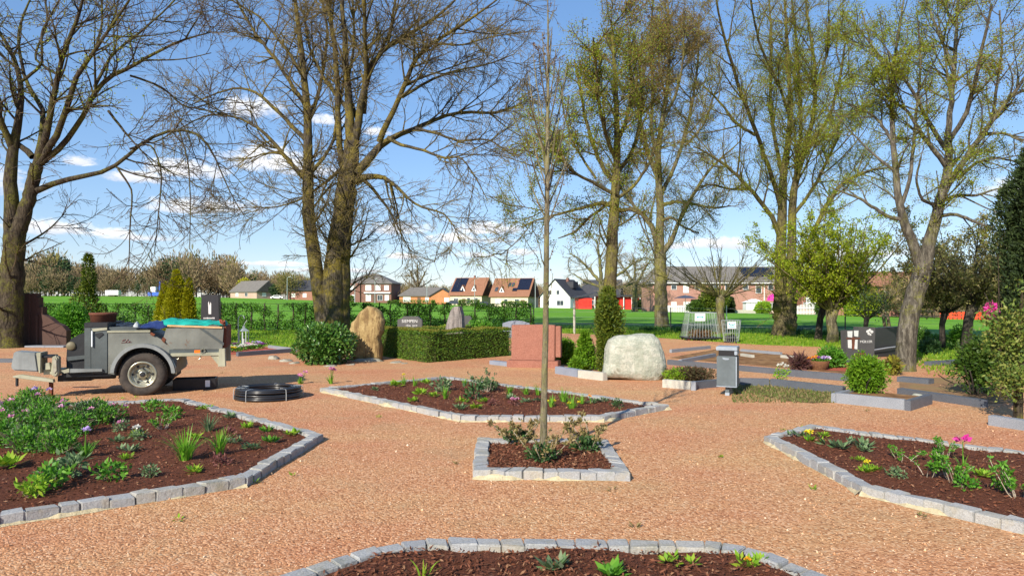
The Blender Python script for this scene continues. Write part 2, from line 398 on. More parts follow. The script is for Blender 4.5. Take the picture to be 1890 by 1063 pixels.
def reg_px(x0,x1,y0,y1,soft=40):
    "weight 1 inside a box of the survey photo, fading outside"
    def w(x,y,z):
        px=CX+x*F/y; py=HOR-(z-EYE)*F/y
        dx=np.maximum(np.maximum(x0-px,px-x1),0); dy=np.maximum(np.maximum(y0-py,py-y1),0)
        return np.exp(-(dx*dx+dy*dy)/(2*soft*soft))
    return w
def lump(P,amp,seed,fr=2.2):
    r=np.random.default_rng(seed); o=np.zeros(len(P))
    for _ in range(7):
        k=r.normal(size=3)*fr; o+=np.sin(P@k+r.uniform(0,6.3))
    return 1+amp*o/2.6
def foliage(c,rad,n,L,W,seed=0,amp=.22,shell=.55,zmin=None,up=.3,shape='ell',power=1.0,fr=2.2):
    "leaf blades through a lumpy volume around c"
    D=rdir(n)
    if shape=='cone':
        h=rng.random(n)**.85; th=rng.uniform(0,2*np.pi,n)
        rr=(1-h)**power*(.45+.55*np.sqrt(rng.random(n)))+.03
        P=np.stack([np.cos(th)*rr,np.sin(th)*rr,h*2-1],1); out=unit(np.stack([np.cos(th),np.sin(th),np.full(n,.6)],1))
    elif shape=='col':
        h=rng.random(n); th=rng.uniform(0,2*np.pi,n)
        pr=np.minimum(1,np.minimum((h+.25)*2.2,(1.02-h)*4))**.6
        rr=pr*(.5+.5*np.sqrt(rng.random(n)))
        P=np.stack([np.cos(th)*rr,np.sin(th)*rr,h*2-1],1); out=unit(np.stack([np.cos(th),np.sin(th),np.full(n,.9)],1))
    elif shape=='box':
        P=rng.uniform(-1,1,(n,3)); ax=rng.integers(0,3,n); sg=np.where(rng.random(n)<.5,-1,1)
        q=rng.random(n)<.85; P[np.arange(n)[q],ax[q]]=sg[q]*(1-.12*rng.random(q.sum())); out=unit(P*np.abs(P)**4+1e-3)
    else:
        r=(1-shell)+shell*rng.random(n)**.5; r=np.where(rng.random(n)<.25,rng.random(n),r)
        P=D*r[:,None]; out=D
    if amp: 
        lm=lump(P,amp,seed,fr)[:,None]; P=P*np.concatenate([lm,lm,.5+.5*lm],1)
    C=np.asarray(c)+P*np.asarray(rad)
    Dv=unit(out+rng.normal(size=(n,3))*.75+np.array([0,0,up]))
    if zmin is not None:
        k=C[:,2]>zmin; C=C[k]; Dv=Dv[k]; n=len(C)
    return leaf_np(C,Dv,L*rng.uniform(.6,1.3,n),W*rng.uniform(.7,1.2,n))
def stems_np(n,base_r,h,spread,r0,seed=0,npt=5,z0=-.02):
    th=rng.uniform(0,2*np.pi,n); br=base_r*np.sqrt(rng.random(n))
    P=np.zeros((n,npt,3)); P[:,0]=np.stack([np.cos(th)*br,np.sin(th)*br,np.full(n,z0)],1)
    d=unit(np.stack([np.cos(th)*spread,np.sin(th)*spread,np.ones(n)],1)+rng.normal(size=(n,3))*.15); L=h*rng.uniform(.65,1.1,n)
    for j in range(1,npt):
        d=unit(d+rng.normal(size=(n,3))*.16); P[:,j]=P[:,j-1]+d*(L/(npt-1))[:,None]
    w=np.linspace(1,.45,npt)[None,:]
    return P, np.ones((n,1))*r0*w
def blades_np(n,h,spread,w,base_r=.03):
    "arching strap leaves"
    th=rng.uniform(0,2*np.pi,n); k=5; L=h*rng.uniform(.6,1.1,n)
    out=np.stack([np.cos(th),np.sin(th),np.zeros(n)],1); side=np.stack([-np.sin(th),np.cos(th),np.zeros(n)],1)
    tilt=rng.uniform(.05,1,n)*spread
    p=out*(base_r*rng.random(n))[:,None]; V=[]; a=tilt*.5
    for j in range(k):
        wd=(w*(1-(j/(k-1))**1.6)+.0008)*np.ones(n)
        V.append(p-side*wd[:,None]); V.append(p+side*wd[:,None])
        dv=out*np.sin(a)[:,None]+np.array([0,0,1.])*np.cos(a)[:,None]; p=p+dv*(L/(k-1))[:,None]; a=a+tilt*.32
    V=np.stack(V,1); base=(np.arange(n)*2*k)[:,None]
    Fs=[base+np.array([2*j,2*j+1,2*j+3,2*j+2]) for j in range(k-1)]
    return V.reshape(-1,3), np.concatenate(Fs)
def rosette_np(n,L,W,lift=.5):
    th=rng.uniform(0,2*np.pi,n); e=rng.uniform(.1,1,n)*lift*1.5
    D=unit(np.stack([np.cos(th),np.sin(th),e],1)); C=D*.02; side=np.stack([-np.sin(th),np.cos(th),rng.normal(size=n)*.3],1)
    return leaf_np(C,D,L*rng.uniform(.6,1.2,n),W*rng.uniform(.7,1.2,n),side)
def petals_np(cs,r,n=14,s=.02):
    Vs=[]
    for c in cs:
        D=rdir(n); D[:,2]=np.abs(D[:,2])*.8; Vs.append(leaf_np(np.asarray(c)+D*r*.25,unit(D),np.full(n,s*1.6),np.full(n,s*.6)))
    return join_np(Vs)
def bush(name,label,cat,loc,rad,n,L,W,mat,shape='ell',amp=.22,seed=1,group=None,zc=None,stem=True,extra=None,power=1.0,shell=.55,core=True,fr=2.2):
    root=E(name,label,cat,loc,0,group); zc=rad[2]*.85 if zc is None else zc
    V,Fc=foliage((0,0,zc),rad,n,L,W,seed,amp,shell,.01,.3,shape,power,fr); parts=[(V,Fc)]
    if core:
        k=.62; parts.append(foliage((0,0,zc),[r*k for r in rad],int(n*.5),L*1.9,W*2.2,seed+3,amp,.5,.01,.1,shape,power,fr))
    V,Fs=join_np(parts)
    O('foliage',mesh_np('foliage',V,Fs),mat,root)
    if extra:
        V,Fc=foliage((0,0,zc),[r*1.03 for r in rad],extra[1],L,W,seed,amp,.12,.01,.5,shape,power,fr); O('blossoms',mesh_np('blossoms',V,Fc),extra[0],root)
    if stem:
        P,r=stems_np(7,.06+rad[0]*.12,zc*1.3,.35,.012+.012*rad[0]); V,Fc=tubes_np(P,r,5); O('stem',mesh_np('stem',V,Fc),M['bark_dark'],root)
    return root
# ------------------------------------------------------------------ camera, sun, sky
cam=bpy.data.cameras.new('camera'); co=bpy.data.objects.new('camera',cam); COL.objects.link(co); S.camera=co
co.location=(0,0,EYE); co.rotation_euler=(R(90),0,0); cam.sensor_width=36; cam.lens=36*F/1890; cam.shift_y=(HOR-531.5)/1890
cam.clip_start=.05; cam.clip_end=3000
SUN_EL=31.0; sdir=Vector((.46,.89,0)).normalized()
tr=Vector((sdir.x*math.cos(R(SUN_EL)),sdir.y*math.cos(R(SUN_EL)),-math.sin(R(SUN_EL))))
sl=bpy.data.lights.new('sun','SUN'); so=bpy.data.objects.new('sun',sl); COL.objects.link(so)
sl.energy=5.0; sl.angle=R(.53); sl.color=(1,.92,.79); so.rotation_euler=tr.to_track_quat('-Z','Y').to_euler(); so.location=(-20,-40,40)
W=bpy.data.worlds.new('World'); S.world=W; W.use_nodes=True; wt=W.node_tree; wt.nodes.clear()
class WN(NT):
    def __init__(s): s.t=wt; s.out=s.n('ShaderNodeOutputWorld')
T=WN()
sky=T.n('ShaderNodeTexSky',sky_type='NISHITA',sun_disc=False); sky.sun_elevation=R(SUN_EL)
sky.sun_rotation=math.atan2(-sdir.x,-sdir.y)   # azimuth the light comes from
sky.air_density=1.0; sky.dust_density=.1; sky.ozone_density=4.0; sky.altitude=60
hs=T.n('ShaderNodeHueSaturation'); hs.inputs['Saturation'].default_value=1.24; hs.inputs['Value'].default_value=1.0
gm=T.n('ShaderNodeGamma'); gm.inputs[1].default_value=.62; T.set(gm.inputs[0],sky.outputs[0]); T.set(hs.inputs['Color'],T.mix(1.0,gm.outputs[0],(2.0,2.06,2.3),'MULTIPLY'))
dv=T.n('ShaderNodeTexCoord').outputs['Generated']
sp=T.n('ShaderNodeSeparateXYZ'); T.set(sp.inputs[0],dv); X,Y,Z=sp.outputs
az=T.math('ARCTAN2',X,Y); el=T.math('ARCSINE',Z)
cmb=T.n('ShaderNodeCombineXYZ'); T.set(cmb.inputs[0],az); T.set(cmb.inputs[1],T.math('MULTIPLY',el,1.8)); ae=cmb.outputs[0]
n1=T.noise(ae,14,8,.66); n2=T.noise(ae,52,6,.7)
nn=T.math('ADD',T.math('MULTIPLY',T.math('SUBTRACT',n1,.5),3.0),T.math('MULTIPLY',T.math('SUBTRACT',n2,.5),2.2))
clouds=[(385,383,95,20),(330,388,55,12),(735,425,62,17),(905,425,75,17),(835,440,70,10),(970,467,34,9),(115,425,70,17),(205,430,55,9),
        (490,300,85,32),(350,318,75,20),(250,330,60,14),(575,318,70,18),(470,205,52,24),(150,300,30,12),(600,225,40,12),(860,445,110,8),(520,488,80,6),(260,440,60,8),(60,420,40,14),(690,245,30,10),
        (870,472,55,8),(745,475,40,7),(1330,452,70,16),(1250,455,50,9),(440,487,60,5),(1600,470,120,12),(620,500,110,6),(-150,330,160,30),(2100,330,170,30),(2400,420,150,25),(-400,420,120,22)]
mask=None; shade=None
for (px,py,w,h) in clouds:
    a0=math.atan((px-CX)/F); e0=math.atan((HOR-py)/F*math.cos(a0)); w=w/F*1.05; h=h/F*1.1
    u=T.math('DIVIDE',T.math('SUBTRACT',az,a0),w); v=T.math('DIVIDE',T.math('SUBTRACT',el,e0),h)
    vb=T.math('MULTIPLY',T.math('MINIMUM',v,0.0),.9)      # flat undersides
    v2=T.math('ADD',v,vb)
    q=T.math('SUBTRACT',1.0,T.math('ADD',T.math('MULTIPLY',u,u),T.math('MULTIPLY',v2,v2)))
    q=T.math('MAXIMUM',q,-2.0)
    mask=q if mask is None else T.math('MAXIMUM',mask,q)
    sv=T.math('MULTIPLY',T.math('MULTIPLY_ADD',v,.55,.5,True),T.math('GREATER_THAN',q,-1.2))
    shade=sv if shade is None else T.math('MAXIMUM',shade,sv)
dens=T.math('ADD',mask,nn)
mr=T.n('ShaderNodeMapRange',interpolation_type='SMOOTHSTEP'); T.set(mr.inputs[0],dens); mr.inputs[1].default_value=-.05; mr.inputs[2].default_value=1.05
thin=T.n('ShaderNodeMapRange',interpolation_type='SMOOTHSTEP'); T.set(thin.inputs[0],T.math('ADD',n1,T.math('MULTIPLY',T.math('SUBTRACT',n2,.5),.4))); thin.inputs[1].default_value=.56; thin.inputs[2].default_value=.8
low=T.math('SUBTRACT',1.0,T.math('MULTIPLY',el,2.3),None,True)
cov=T.math('MAXIMUM',T.math('MULTIPLY',mr.outputs[0],.9),T.math('MULTIPLY',T.math('MULTIPLY',thin.outputs[0],.35),low))
cc=T.mix(T.math('MULTIPLY_ADD',nn,.18,shade,True),(5.2,5.6,6.7),(9.6,9.4,9.2))
fin=T.mix(T.math('MULTIPLY',cov,T.math('GREATER_THAN',Z,0.0)),hs.outputs[0],cc)
bg=T.n('ShaderNodeBackground'); T.set(bg.inputs[0],fin); bg.inputs[1].default_value=.094
wt.links.new(bg.outputs[0],T.out.inputs[0])
S.view_settings.view_transform='Standard'; S.view_settings.look='None'; S.view_settings.exposure=.52; S.view_settings.gamma=1
S.cycles.max_bounces=6; S.cycles.transparent_max_bounces=8; S.cycles.use_denoising=True
# ------------------------------------------------------------------ ground
def fan(name,mat,px,y0f,y1f,ny,dz,kind='structure',geo=True):
    px=np.asarray(px,float); t=(px-CX)/F; nx=len(px)
    y0=np.array([y0f(p) for p in px]); y1=np.array([y1f(p) for p in px]); s=np.linspace(0,1,ny)[None,:]
    Yv=(y0[:,None]*(y1/y0)[:,None]**s) if geo else y0[:,None]+(y1-y0)[:,None]*s
    Xv=t[:,None]*Yv; V=np.stack([Xv,Yv,gz(Xv,Yv)+dz],-1).reshape(-1,3)
    i=(np.arange(nx-1)*ny)[:,None]; j=np.arange(ny-1)[None,:]
    Fc=np.stack([i+j,i+ny+j,i+ny+j+1,i+j+1],-1).reshape(-1,4)
    o=O(name,mesh_np(name,V,Fc),mat); return tag(o,kind=kind)
PXW=np.linspace(-2200,4100,127)
pl=lambda tab: (lambda p: float(np.interp(p,[a for a,b in tab],[b for a,b in tab])))
grav_lim=pl([(-2200,24),(0,24),(420,25.5),(560,24),(640,25),(945,33),(1000,35),(1180,31),(1290,28),(1400,25.5),(1550,24),(1660,20),(1720,15.5),(1900,14.5),(4100,14)])
field_lim=pl([(-2200,36),(560,37.3),(960,39.5),(1200,36.5),(1400,33.5),(1550,31),(1790,26.5),(1950,25),(4100,25)])
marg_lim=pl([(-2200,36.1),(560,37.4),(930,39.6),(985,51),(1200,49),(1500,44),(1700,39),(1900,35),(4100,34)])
# base sheet to the horizon
fa=lambda p:3.0; fb=lambda p:1400.0
base=fan('ground',M['earth'],PXW,fa,fb,90,-.06)
b2=MB(); b2.add([(-60,-40,-.06),(60,-40,-.06),(60,3,-.06),(-60,3,-.06)],[(0,1,2,3)]); O('ground_behind',b2.mesh('ground_behind'),M['gravel'])['kind']='structure'
# gravel yard (columns from behind the camera to the lawn edge)
xs=np.linspace(-45,45,181); V=[];Fc=[]
def glim(x):
    y=25.0
    for _ in range(12): y=grav_lim(CX+x*F/y)*.5+y*.5
    return y
for x in xs:
    y1=glim(x); V+= [(x,yy,0) for yy in (-30,0,y1*.35,y1*.7,y1)]
for i in range(len(xs)-1):
    for j in range(4): a=i*5+j; Fc.append((a,a+5,a+6,a+1))
tag(O('gravel_yard',mesh_np('gravel_yard',np.array(V),np.array(Fc)),M['gravel']),kind='structure')
fan('lawn',M['lawn'],np.linspace(-2200,4100,253),lambda p:grav_lim(p)-.12,lambda p:field_lim(p)+.1,8,-.012)
fan('dark_field_margin',M['margin'],np.linspace(-2200,4100,253),field_lim,marg_lim,6,.004)  # dark green strip from the lawn edge to the crop
fan('crop_field',M['field'],PXW,marg_lim,lambda p:float(np.interp((p-CX)/F,FT,FD))*1.04,60,.0)
# worn litter / soil patches inside the grave plots
def patch(name,mat,pts,z=.005,px=True):
    b=MB(); q=[G(*p) if px else p for p in pts]; b.add([(x,y,z) for x,y in q],[list(range(len(q)))]); me=b.mesh(name)
    if me.polygons[0].normal.z<0: me.flip_normals()
    return tag(O(name,me,mat),kind='structure')
patch('litter_soil',M['litter'],[(1236,660),(1320,645),(1440,652),(1470,656),(1580,668),(1660,672),(1655,690),(1560,689),(1440,678),(1330,669)])
patch('weedy_soil',M['weeds'],[(1366,702),(1420,700),(1545,714),(1548,742),(1500,744),(1450,740),(1395,728),(1350,716)])
patch('red_chippings',simple('red_chippings',(.30,.06,.035),(.42,.11,.06),30,.9,.5),[(1500,672),(1590,672),(1600,688),(1500,682)],.008)
patch('dry_grass_soil',M['earth'],[(1660,697),(1830,697),(1900,742),(1810,745),(1660,718)])
patch('red_chippings',bpy.data.materials['red_chippings'],[(425,641),(520,641),(540,648),(425,655)],.007)
# grass blades on the lawn and rough edges: nobody can count them
def blades_on(name,n,pxr,f0,f1,h,mat,w=.006,clump=1):
    p=rng.uniform(*pxr,n); a=np.array([f0(q) for q in p]); b=np.array([f1(q) for q in p]); y=a+(b-a)*rng.random(n); x=(p-CX)/F*y
    C=np.stack([x,y,gz(x,y)-.01],1); D=unit(np.stack([rng.normal(size=n)*.35,rng.normal(size=n)*.35,np.ones(n)],1))
    V,Fc=leaf_np(C,D,h*rng.uniform(.5,1.3,n),w*rng.uniform(.7,1.4,n)*np.ones(n)); return tag(O(name,mesh_np(name,V,Fc),mat),kind='stuff')
blades_on('grass',30000,(380,1950),lambda p:grav_lim(p)+rng.normal()*.35,field_lim,.10,M['blade'],.016)
blades_on('margin_grass',9000,(950,2000),lambda p:field_lim(p)-.2,lambda p:field_lim(p)+2.5,.22,leafmat('dark_green_blades',[(.012,.06,.012),(.03,.10,.015),(.06,.15,.02)],.7,.3),.02)  # dark green blades on the near side of the strip
blades_on('weeds',2600,(1352,1550),lambda p:11.2+.0*p,lambda p:14.0-(p-1366)*.006,.06,leafmat('weed_blades',[(.14,.16,.04),(.08,.12,.02),(.24,.2,.09),(.2,.14,.06)],.8,.2),.012)
# loose stones lying on the gravel
n=18000; yy=3.2+10.5*rng.random(n)**1.5; xx=(rng.random(n)*2-1)*yy*.80
BEDS_EXCL=[]
# ------------------------------------------------------------------ flower beds with sett kerbs
def inset(poly,w):
    n=len(poly); out=[]
    for i in range(n):
        p0,p1,p2=[Vector(poly[k%n]) for k in (i-1,i,i+1)]
        a=(p1-p0).normalized(); b=(p2-p1).normalized(); na=Vector((-a.y,a.x)); nb=Vector((-b.y,b.x))
        m=(na+nb); m=m/max(m.dot(na),.25) if m.length>1e-6 else na
        out.append(tuple(p1+m*w))
    return out
def inside(poly,x,y):
    x=np.asarray(x);y=np.asarray(y); c=np.zeros(len(x),bool); n=len(poly)
    for i in range(n):
        x1,y1=poly[i]; x2,y2=poly[(i+1)%n]
        k=((y1>y)!=(y2>y))&(x<(x2-x1)*(y-y1)/((y2-y1) or 1e-9)+x1); c^=k
    return c
def bed(name,label,poly,kw=.135,h=.078,mz=.045,sl=.17,chips=2500,mort=()):
    area=sum(poly[i][0]*poly[(i+1)%len(poly)][1]-poly[(i+1)%len(poly)][0]*poly[i][1] for i in range(len(poly)))
    if area<0: poly=poly[::-1]
    cx=sum(p[0] for p in poly)/len(poly); cy=sum(p[1] for p in poly)/len(poly)
    root=E(name,label,'flower bed',(cx,cy,0)); P=[(x-cx,y-cy) for x,y in poly]; I=inset(P,kw)
    rd=random.Random(len(label)+int(cx*10)); bm=bmesh.new(); n=len(P)
    def block(q):   # q: 4 corner xy, slightly uneven block
        hz=h+rd.uniform(-.007,.007); jit=lambda s:rd.uniform(-s,s)
        vs=[bm.verts.new((x+jit(.004),y+jit(.004),-.06)) for x,y in q]+[bm.verts.new((x+jit(.006),y+jit(.006),hz+jit(.006))) for x,y in q]
        for f in ((3,2,1,0),(4,5,6,7),(0,1,5,4),(1,2,6,5),(2,3,7,6),(3,0,4,7)): bm.faces.new([vs[i] for i in f])
    for i in range(n):
        a,b=Vector(P[i]),Vector(P[(i+1)%n]); ia,ib=Vector(I[i]),Vector(I[(i+1)%n]); L=(b-a).length; k=max(1,round(L/sl))
        cuts=[0]+[ (j+rd.uniform(-.18,.18))/k for j in range(1,k)]+[1]; g=.003/L
        for j in range(k):
            s,e=cuts[j]+(g if j else g*.5),cuts[j+1]-(g if j<k-1 else g*.5)
            d0=rd.uniform(-.007,.007)
            nrm=Vector((-(b-a).normalized().y,(b-a).normalized().x))*d0
            block([tuple(a.lerp(b,s)+nrm),tuple(a.lerp(b,e)+nrm),tuple(ia.lerp(ib,e)+nrm),tuple(ia.lerp(ib,s)+nrm)])
    es=[e for e in bm.edges]; bmesh.ops.bevel(bm,geom=es,offset=.007,segments=2,affect='EDGES',clamp_overlap=True)
    for v in bm.verts: v.co+=Vector((rd.uniform(-.0025,.0025),rd.uniform(-.0025,.0025),rd.uniform(-.003,.003)))
    me=bpy.data.meshes.new('stone_kerb'); bm.to_mesh(me); bm.free(); O('stone_kerb',me,M['sett'],root)
    # mulch: fine grid, gently heaped
    I2=inset(P,kw*.7); xs=[p[0] for p in I2]; ys=[p[1] for p in I2]
    bm=bmesh.new(); vs=[bm.verts.new((x,y,0)) for x,y in I2]; bm.faces.new(vs)
    step=.12
    for ax,lo,hi in ((0,min(xs),max(xs)),(1,min(ys),max(ys))):
        t=lo+step
        while t<hi:
            bmesh.ops.bisect_plane(bm,geom=bm.verts[:]+bm.edges[:]+bm.faces[:],plane_co=(t,0,0) if ax==0 else (0,t,0),plane_no=(1,0,0) if ax==0 else (0,1,0)); t+=step
    for v in bm.verts: v.co.z=mz+.018*math.sin(v.co.x*5.1+1)*math.sin(v.co.y*4.3)+rd.uniform(-.012,.012)
    me=bpy.data.meshes.new('mulch'); bm.to_mesh(me); bm.free()
    if me.polygons[0].normal.z<0: me.flip_normals()
    O('mulch',me,M['mulch'],root,smooth=True)
    x=rng.uniform(min(xs),max(xs),chips*3); y=rng.uniform(min(ys),max(ys),chips*3); k=inside(inset(P,kw*1.02),x,y); x,y=x[k][:chips],y[k][:chips]; m=len(x)
    C=np.stack([x,y,mz+.012+.018*np.sin(x*5.1+1)*np.sin(y*4.3)+rng.uniform(-.01,.012,m)],1); D=rdir(m); D[:,2]*=.35; D=unit(D)
    sd=rdir(m); sd[:,2]*=.5; V,Fc=leaf_np(C,D,rng.uniform(.014,.05,m),rng.uniform(.003,.009,m),sd)
    tag(O('bark_chips',mesh_np('bark_chips',V,Fc),M['chip'],root),kind='stuff')
    # pale bedding mortar squeezed out at the foot of some edges
    if mort:
        b=MB()
        for i in mort:
            a,c=Vector(P[i]),Vector(P[(i+1)%n]); L=(c-a).length; nx=Vector(((c-a).normalized().y,-(c-a).normalized().x)); k=max(2,int(L/.06)); top=[];
            vs=[];fs=[]
            ww=[max(0.0,.006+.018*math.sin(t*.55+i*3)+.022*math.sin(t*.21+i)+rd.uniform(-.014,.016)) for t in range(k+1)]
            for t in range(k+1):
                p=a.lerp(c,t/k); q=p+nx*(ww[t]+.003); vs+=[(p.x,p.y,min(.05,.003+ww[t]*.9)),(q.x,q.y,.002)]
            for t in range(k): fs.append((2*t,2*t+1,2*t+3,2*t+2))
            b.add(vs,fs)
        b.obj('mortar_haunch',M['mortar'],root)
    BEDS_EXCL.append(poly)
    return root
KT=.078
def g(px,py): return G(px,py,KT)
left_poly=[(-5.2,4.1),g(0,952),g(455,882),g(597,800),g(345,735),g(130,742),(-8.6,10.0),(-9.6,6.8)]
bed('flower_bed','big bed full of green plants beside the grey trailer, kerbed with granite setts',left_poly,chips=16000,mort=(1,))
mid_poly=[g(590,715),g(850,768),g(1115,768),g(1235,746),g(822,694)]
bed('flower_bed','long pointed mulch bed behind the young tree, kerbed with granite setts',mid_poly,chips=8000,mort=(0,1,2))
right_poly=[g(1410,803),g(1590,897),g(1890,966),(4.7,3.4),(8.2,4.2),g(1890,832),g(1495,782)]
bed('flower_bed','mulch bed holding the magenta flower, cut off by the right picture edge',right_poly,chips=9000,mort=(0,1))
front_poly=[(-2.4,2.6),g(510,1063),g(690,1008),g(785,992),g(1300,996),g(1380,1006),g(1540,1063),(2.9,2.6)]
bed('flower_bed','nearest mulch bed with a curved sett kerb, cut off by the lower picture edge',front_poly,kw=.13,chips=11000)
tree_poly=[g(872,868),g(1165,872),g(1120,809),g(880,808)]
bed('tree_pit','small square mulch pit round the young tree, edged with pale setts',tree_poly,kw=.14,chips=5000,mort=(0,))
k=np.ones(n,bool)
for P in BEDS_EXCL: k&=~inside(P,xx,yy)
xx,yy=xx[k],yy[k]; n=len(xx)
r=np.where(rng.random(n)<.03,rng.uniform(.008,.015,n),rng.uniform(.003,.007,n)); oc=np.array([(1,0,0),(0,1,0),(-1,0,0),(0,-1,0),(0,0,1),(0,0,-1)],float)
V=np.stack([xx,yy,r*.3],1)[:,None,:]+oc[None]*r[:,None,None]*rng.uniform(.6,1.25,(n,6,1)); th=0
ofs=np.array([(0,1,4),(1,2,4),(2,3,4),(3,0,4),(1,0,5),(2,1,5),(3,2,5),(0,3,5)])
Fc=(np.arange(n)*6)[:,None,None]+ofs[None]
tag(O('gravel',mesh_np('gravel',V.reshape(-1,3),Fc.reshape(-1,3)),leafmat('loose_stones',[(.26,.115,.06),(.46,.235,.12),(.62,.35,.19),(.72,.47,.28),(.54,.3,.16),(.82,.68,.5)],.9,0,.2)),kind='stuff')
# ------------------------------------------------------------------ small plants
MZ=.05
def place(px,py): x,y=G(px,py,MZ); return (x,y,MZ-.005)
def heads(root,cs,r,n,s,m):
    for c in cs:
        V,Fs=petals_np([c],r,n,s); O('flower',mesh_np('flower',V,Fs),m,root)
def plant(kind,px,py,h,label,name=None,cat='plant',flower=None,group=None,mat=None,n=None):
    loc=place(px,py); x,y,z=loc
    if kind=='blades':
        root=E(name or 'strap_leaved_plant',label,cat,loc,0,group); V,Fc=blades_np(n or 34,h,1.0,.006,.03+.08*h); O('leaves',mesh_np('leaves',V,Fc),M[mat or 'plant_iris'],root)
    elif kind=='rosette':
        root=E(name or 'leafy_plant',label,cat,loc,0,group)
        ps=[rosette_np(n or 16,h*1.1,h*.2,.7)]
        for _ in range(3):
            V,Fc=rosette_np(9,h*.8,h*.16,.9); V=V+np.array([rng.normal()*h*.5,rng.normal()*h*.5,h*.15]); ps.append((V,Fc))
        V,Fs=join_np(ps); O('leaves',mesh_np('leaves',V,Fs),M[mat or 'plant'],root)
    elif kind=='shrub':
        root=E(name or 'young_shrub',label,cat,loc,0,group); P,r=stems_np(n or 9,.03+h*.08,h,.55,.004+.005*h); V,Fc=tubes_np(P,r,4); O('stem',mesh_np('stem',V,Fc),M['stem'],root)
        Q,Qr=spawn(P,r,9/max(h,.15)*.35,.25,1,h*.15,h*.4,(30,70),.7,.004,.0018,.2,.2,4)
        V2,F2=tubes_np(Q,Qr,3); T2=np.concatenate([Q[:,1:].reshape(-1,3),P[:,2:].reshape(-1,3)]); m=8; C=np.repeat(T2,m,0)+rng.normal(size=(len(T2)*m,3))*h*.02
        D=unit(rng.normal(size=C.shape)+np.array([0,0,.5])); L=max(.024,h*.12); V,Fc=leaf_np(C,D,L*rng.uniform(.6,1.2,len(C)),L*.22)
        V,Fs=join_np([(V,Fc),]); O('leaves',mesh_np('leaves',V,Fs),M[mat or 'plant'],root); O('twig_sprays',mesh_np('twig_sprays',V2,F2),M['stem'],root)
    elif kind=='mound':
        root=E(name or 'leafy_plant',label,cat,loc,0,group); V,Fc=foliage((0,0,h*.45),(h*.75,h*.75,h*.55),n or 160,h*.34,h*.085,int(px),.3,.8,0,.4); O('leaves',mesh_np('leaves',V,Fc),M[mat or 'plant'],root)
        P,r=stems_np(8,h*.2,h*.8,.8,.004); V,Fc=tubes_np(P,r,4); O('stem',mesh_np('stem',V,Fc),M['mauve'],root)
    if flower:
        fm,k,fr,fz=flower; cs=[(rng.normal()*h*.25*(k>1),rng.normal()*h*.2*(k>1),fz*rng.uniform(.85,1.1)) for _ in range(k)]
        heads(root,cs,fr*2,16,fr,M[fm])
        if kind in('blades','rosette'):
            for c in cs: MB().tube([(c[0]*.4,c[1]*.4,0),(c[0]*.7,c[1]*.7,c[2]*.6),c],.004,5).obj('flower_stem',M['plant'],root)
    return root
LB='in the big left bed'
for a in [
 ('blades',342,848,.34,'largest upright tuft of lime green blades in the left bed',None,90),
 ('blades',405,836,.28,'second tuft of lime blades, just right of the largest tuft',None,55),
 ('blades',385,795,.22,'grey green bladed tuft behind the two lime tufts','plant_grey',50),
 ('mound',205,885,.17,'spreading bright green leafy clump near the front kerb of the left bed','plant',None),
 ('blades',158,842,.22,'thin bladed plant with one pale lilac flower in the left bed','plant',34),
 ('mound',62,915,.17,'low bright clump nearest the left picture edge, by the front kerb','plant_lime',None),
 ('mound',95,900,.20,'tall lush clump with mauve stalks beside the front kerb','plant',None),
 ('mound',125,880,.21,'lush clump with silvery leaf tips above the front kerb clumps','plant_grey',None),
 ('mound',278,878,.10,'low grey green tuft midway along the front kerb of the left bed','plant_grey',None),
 ('rosette',358,872,.08,'small lime rosette close to the bent front kerb of the left bed','plant_lime',None),
 ('rosette',240,832,.10,'small grey green rosette in open mulch of the left bed','plant_grey',None),
 ('rosette',236,846,.07,'tiny bright rosette just below the grey green one','plant_lime',None),
 ('rosette',135,852,.11,'pale low rosette left of the spreading clump','plant_grey',None),
 ('rosette',540,802,.09,'bright rosette in the right corner of the left bed','plant_lime',None),
 ('rosette',503,816,.10,'little green plant near the right corner of the left bed','plant',None),
 ('rosette',492,797,.09,'small plant with dry stalks below the back kerb of the left bed','plant',None),
 ('rosette',455,790,.09,'lime rosette near the middle of the back kerb','plant_lime',None),
 ('rosette',472,828,.10,'pale upright seedling with whitish leaves','plant_grey',None),
 ('rosette',425,818,.10,'silvery rosette right of the second lime tuft','plant_grey',None),
 ('mound',422,805,.10,'low reddish mauve plant behind the silvery rosette','plant_red',None),
 ('mound',408,858,.11,'dark red leaved plant in front of the second lime tuft','plant_red',None),
 ('rosette',425,770,.09,'pale tuft below the back kerb above the grey blades','plant_grey',None),
 ('rosette',375,755,.08,'small lime plant at the top corner of the left bed','plant_lime',None),
 ('mound',318,770,.17,'bushy green plant under the top corner of the left bed','plant',None),
 ('mound',280,758,.16,'bushy plant against the back kerb below the trailer wheel','plant',None),
 ('shrub',300,790,.26,'thin shrub with mauve stems in the middle of the left bed','plant',None),
 ('mound',255,812,.12,'green and white clump with a pale flower head','plant_grey',None),
 ('mound',222,795,.13,'low green plant with mauve seed heads','plant_grey',None),
 ('rosette',213,816,.09,'whitish green seedling left of the pale flower head','plant_grey',None),
 ('rosette',248,806,.08,'lime blade cluster behind the pale flower head','plant_lime',None),
 ('rosette',360,808,.08,'small lime rosette above the largest tuft','plant_lime',None),
 ('rosette',18,860,.16,'bright upright clump at the left picture edge of the bed','plant_lime',None),
 ]:
    fl=None
    if 'lilac flower' in a[4]: fl=('petal_lilac',1,.03,.25)
    if 'pale flower head' in a[4] and 'clump' in a[4] and a[1]==255: fl=('petal_white',2,.022,.17)
    if 'seed heads' in a[4]: fl=('petal_pink',2,.02,.12)
    plant(a[0],a[1],a[2],a[3],a[4],mat=a[5],n=a[6],flower=fl)
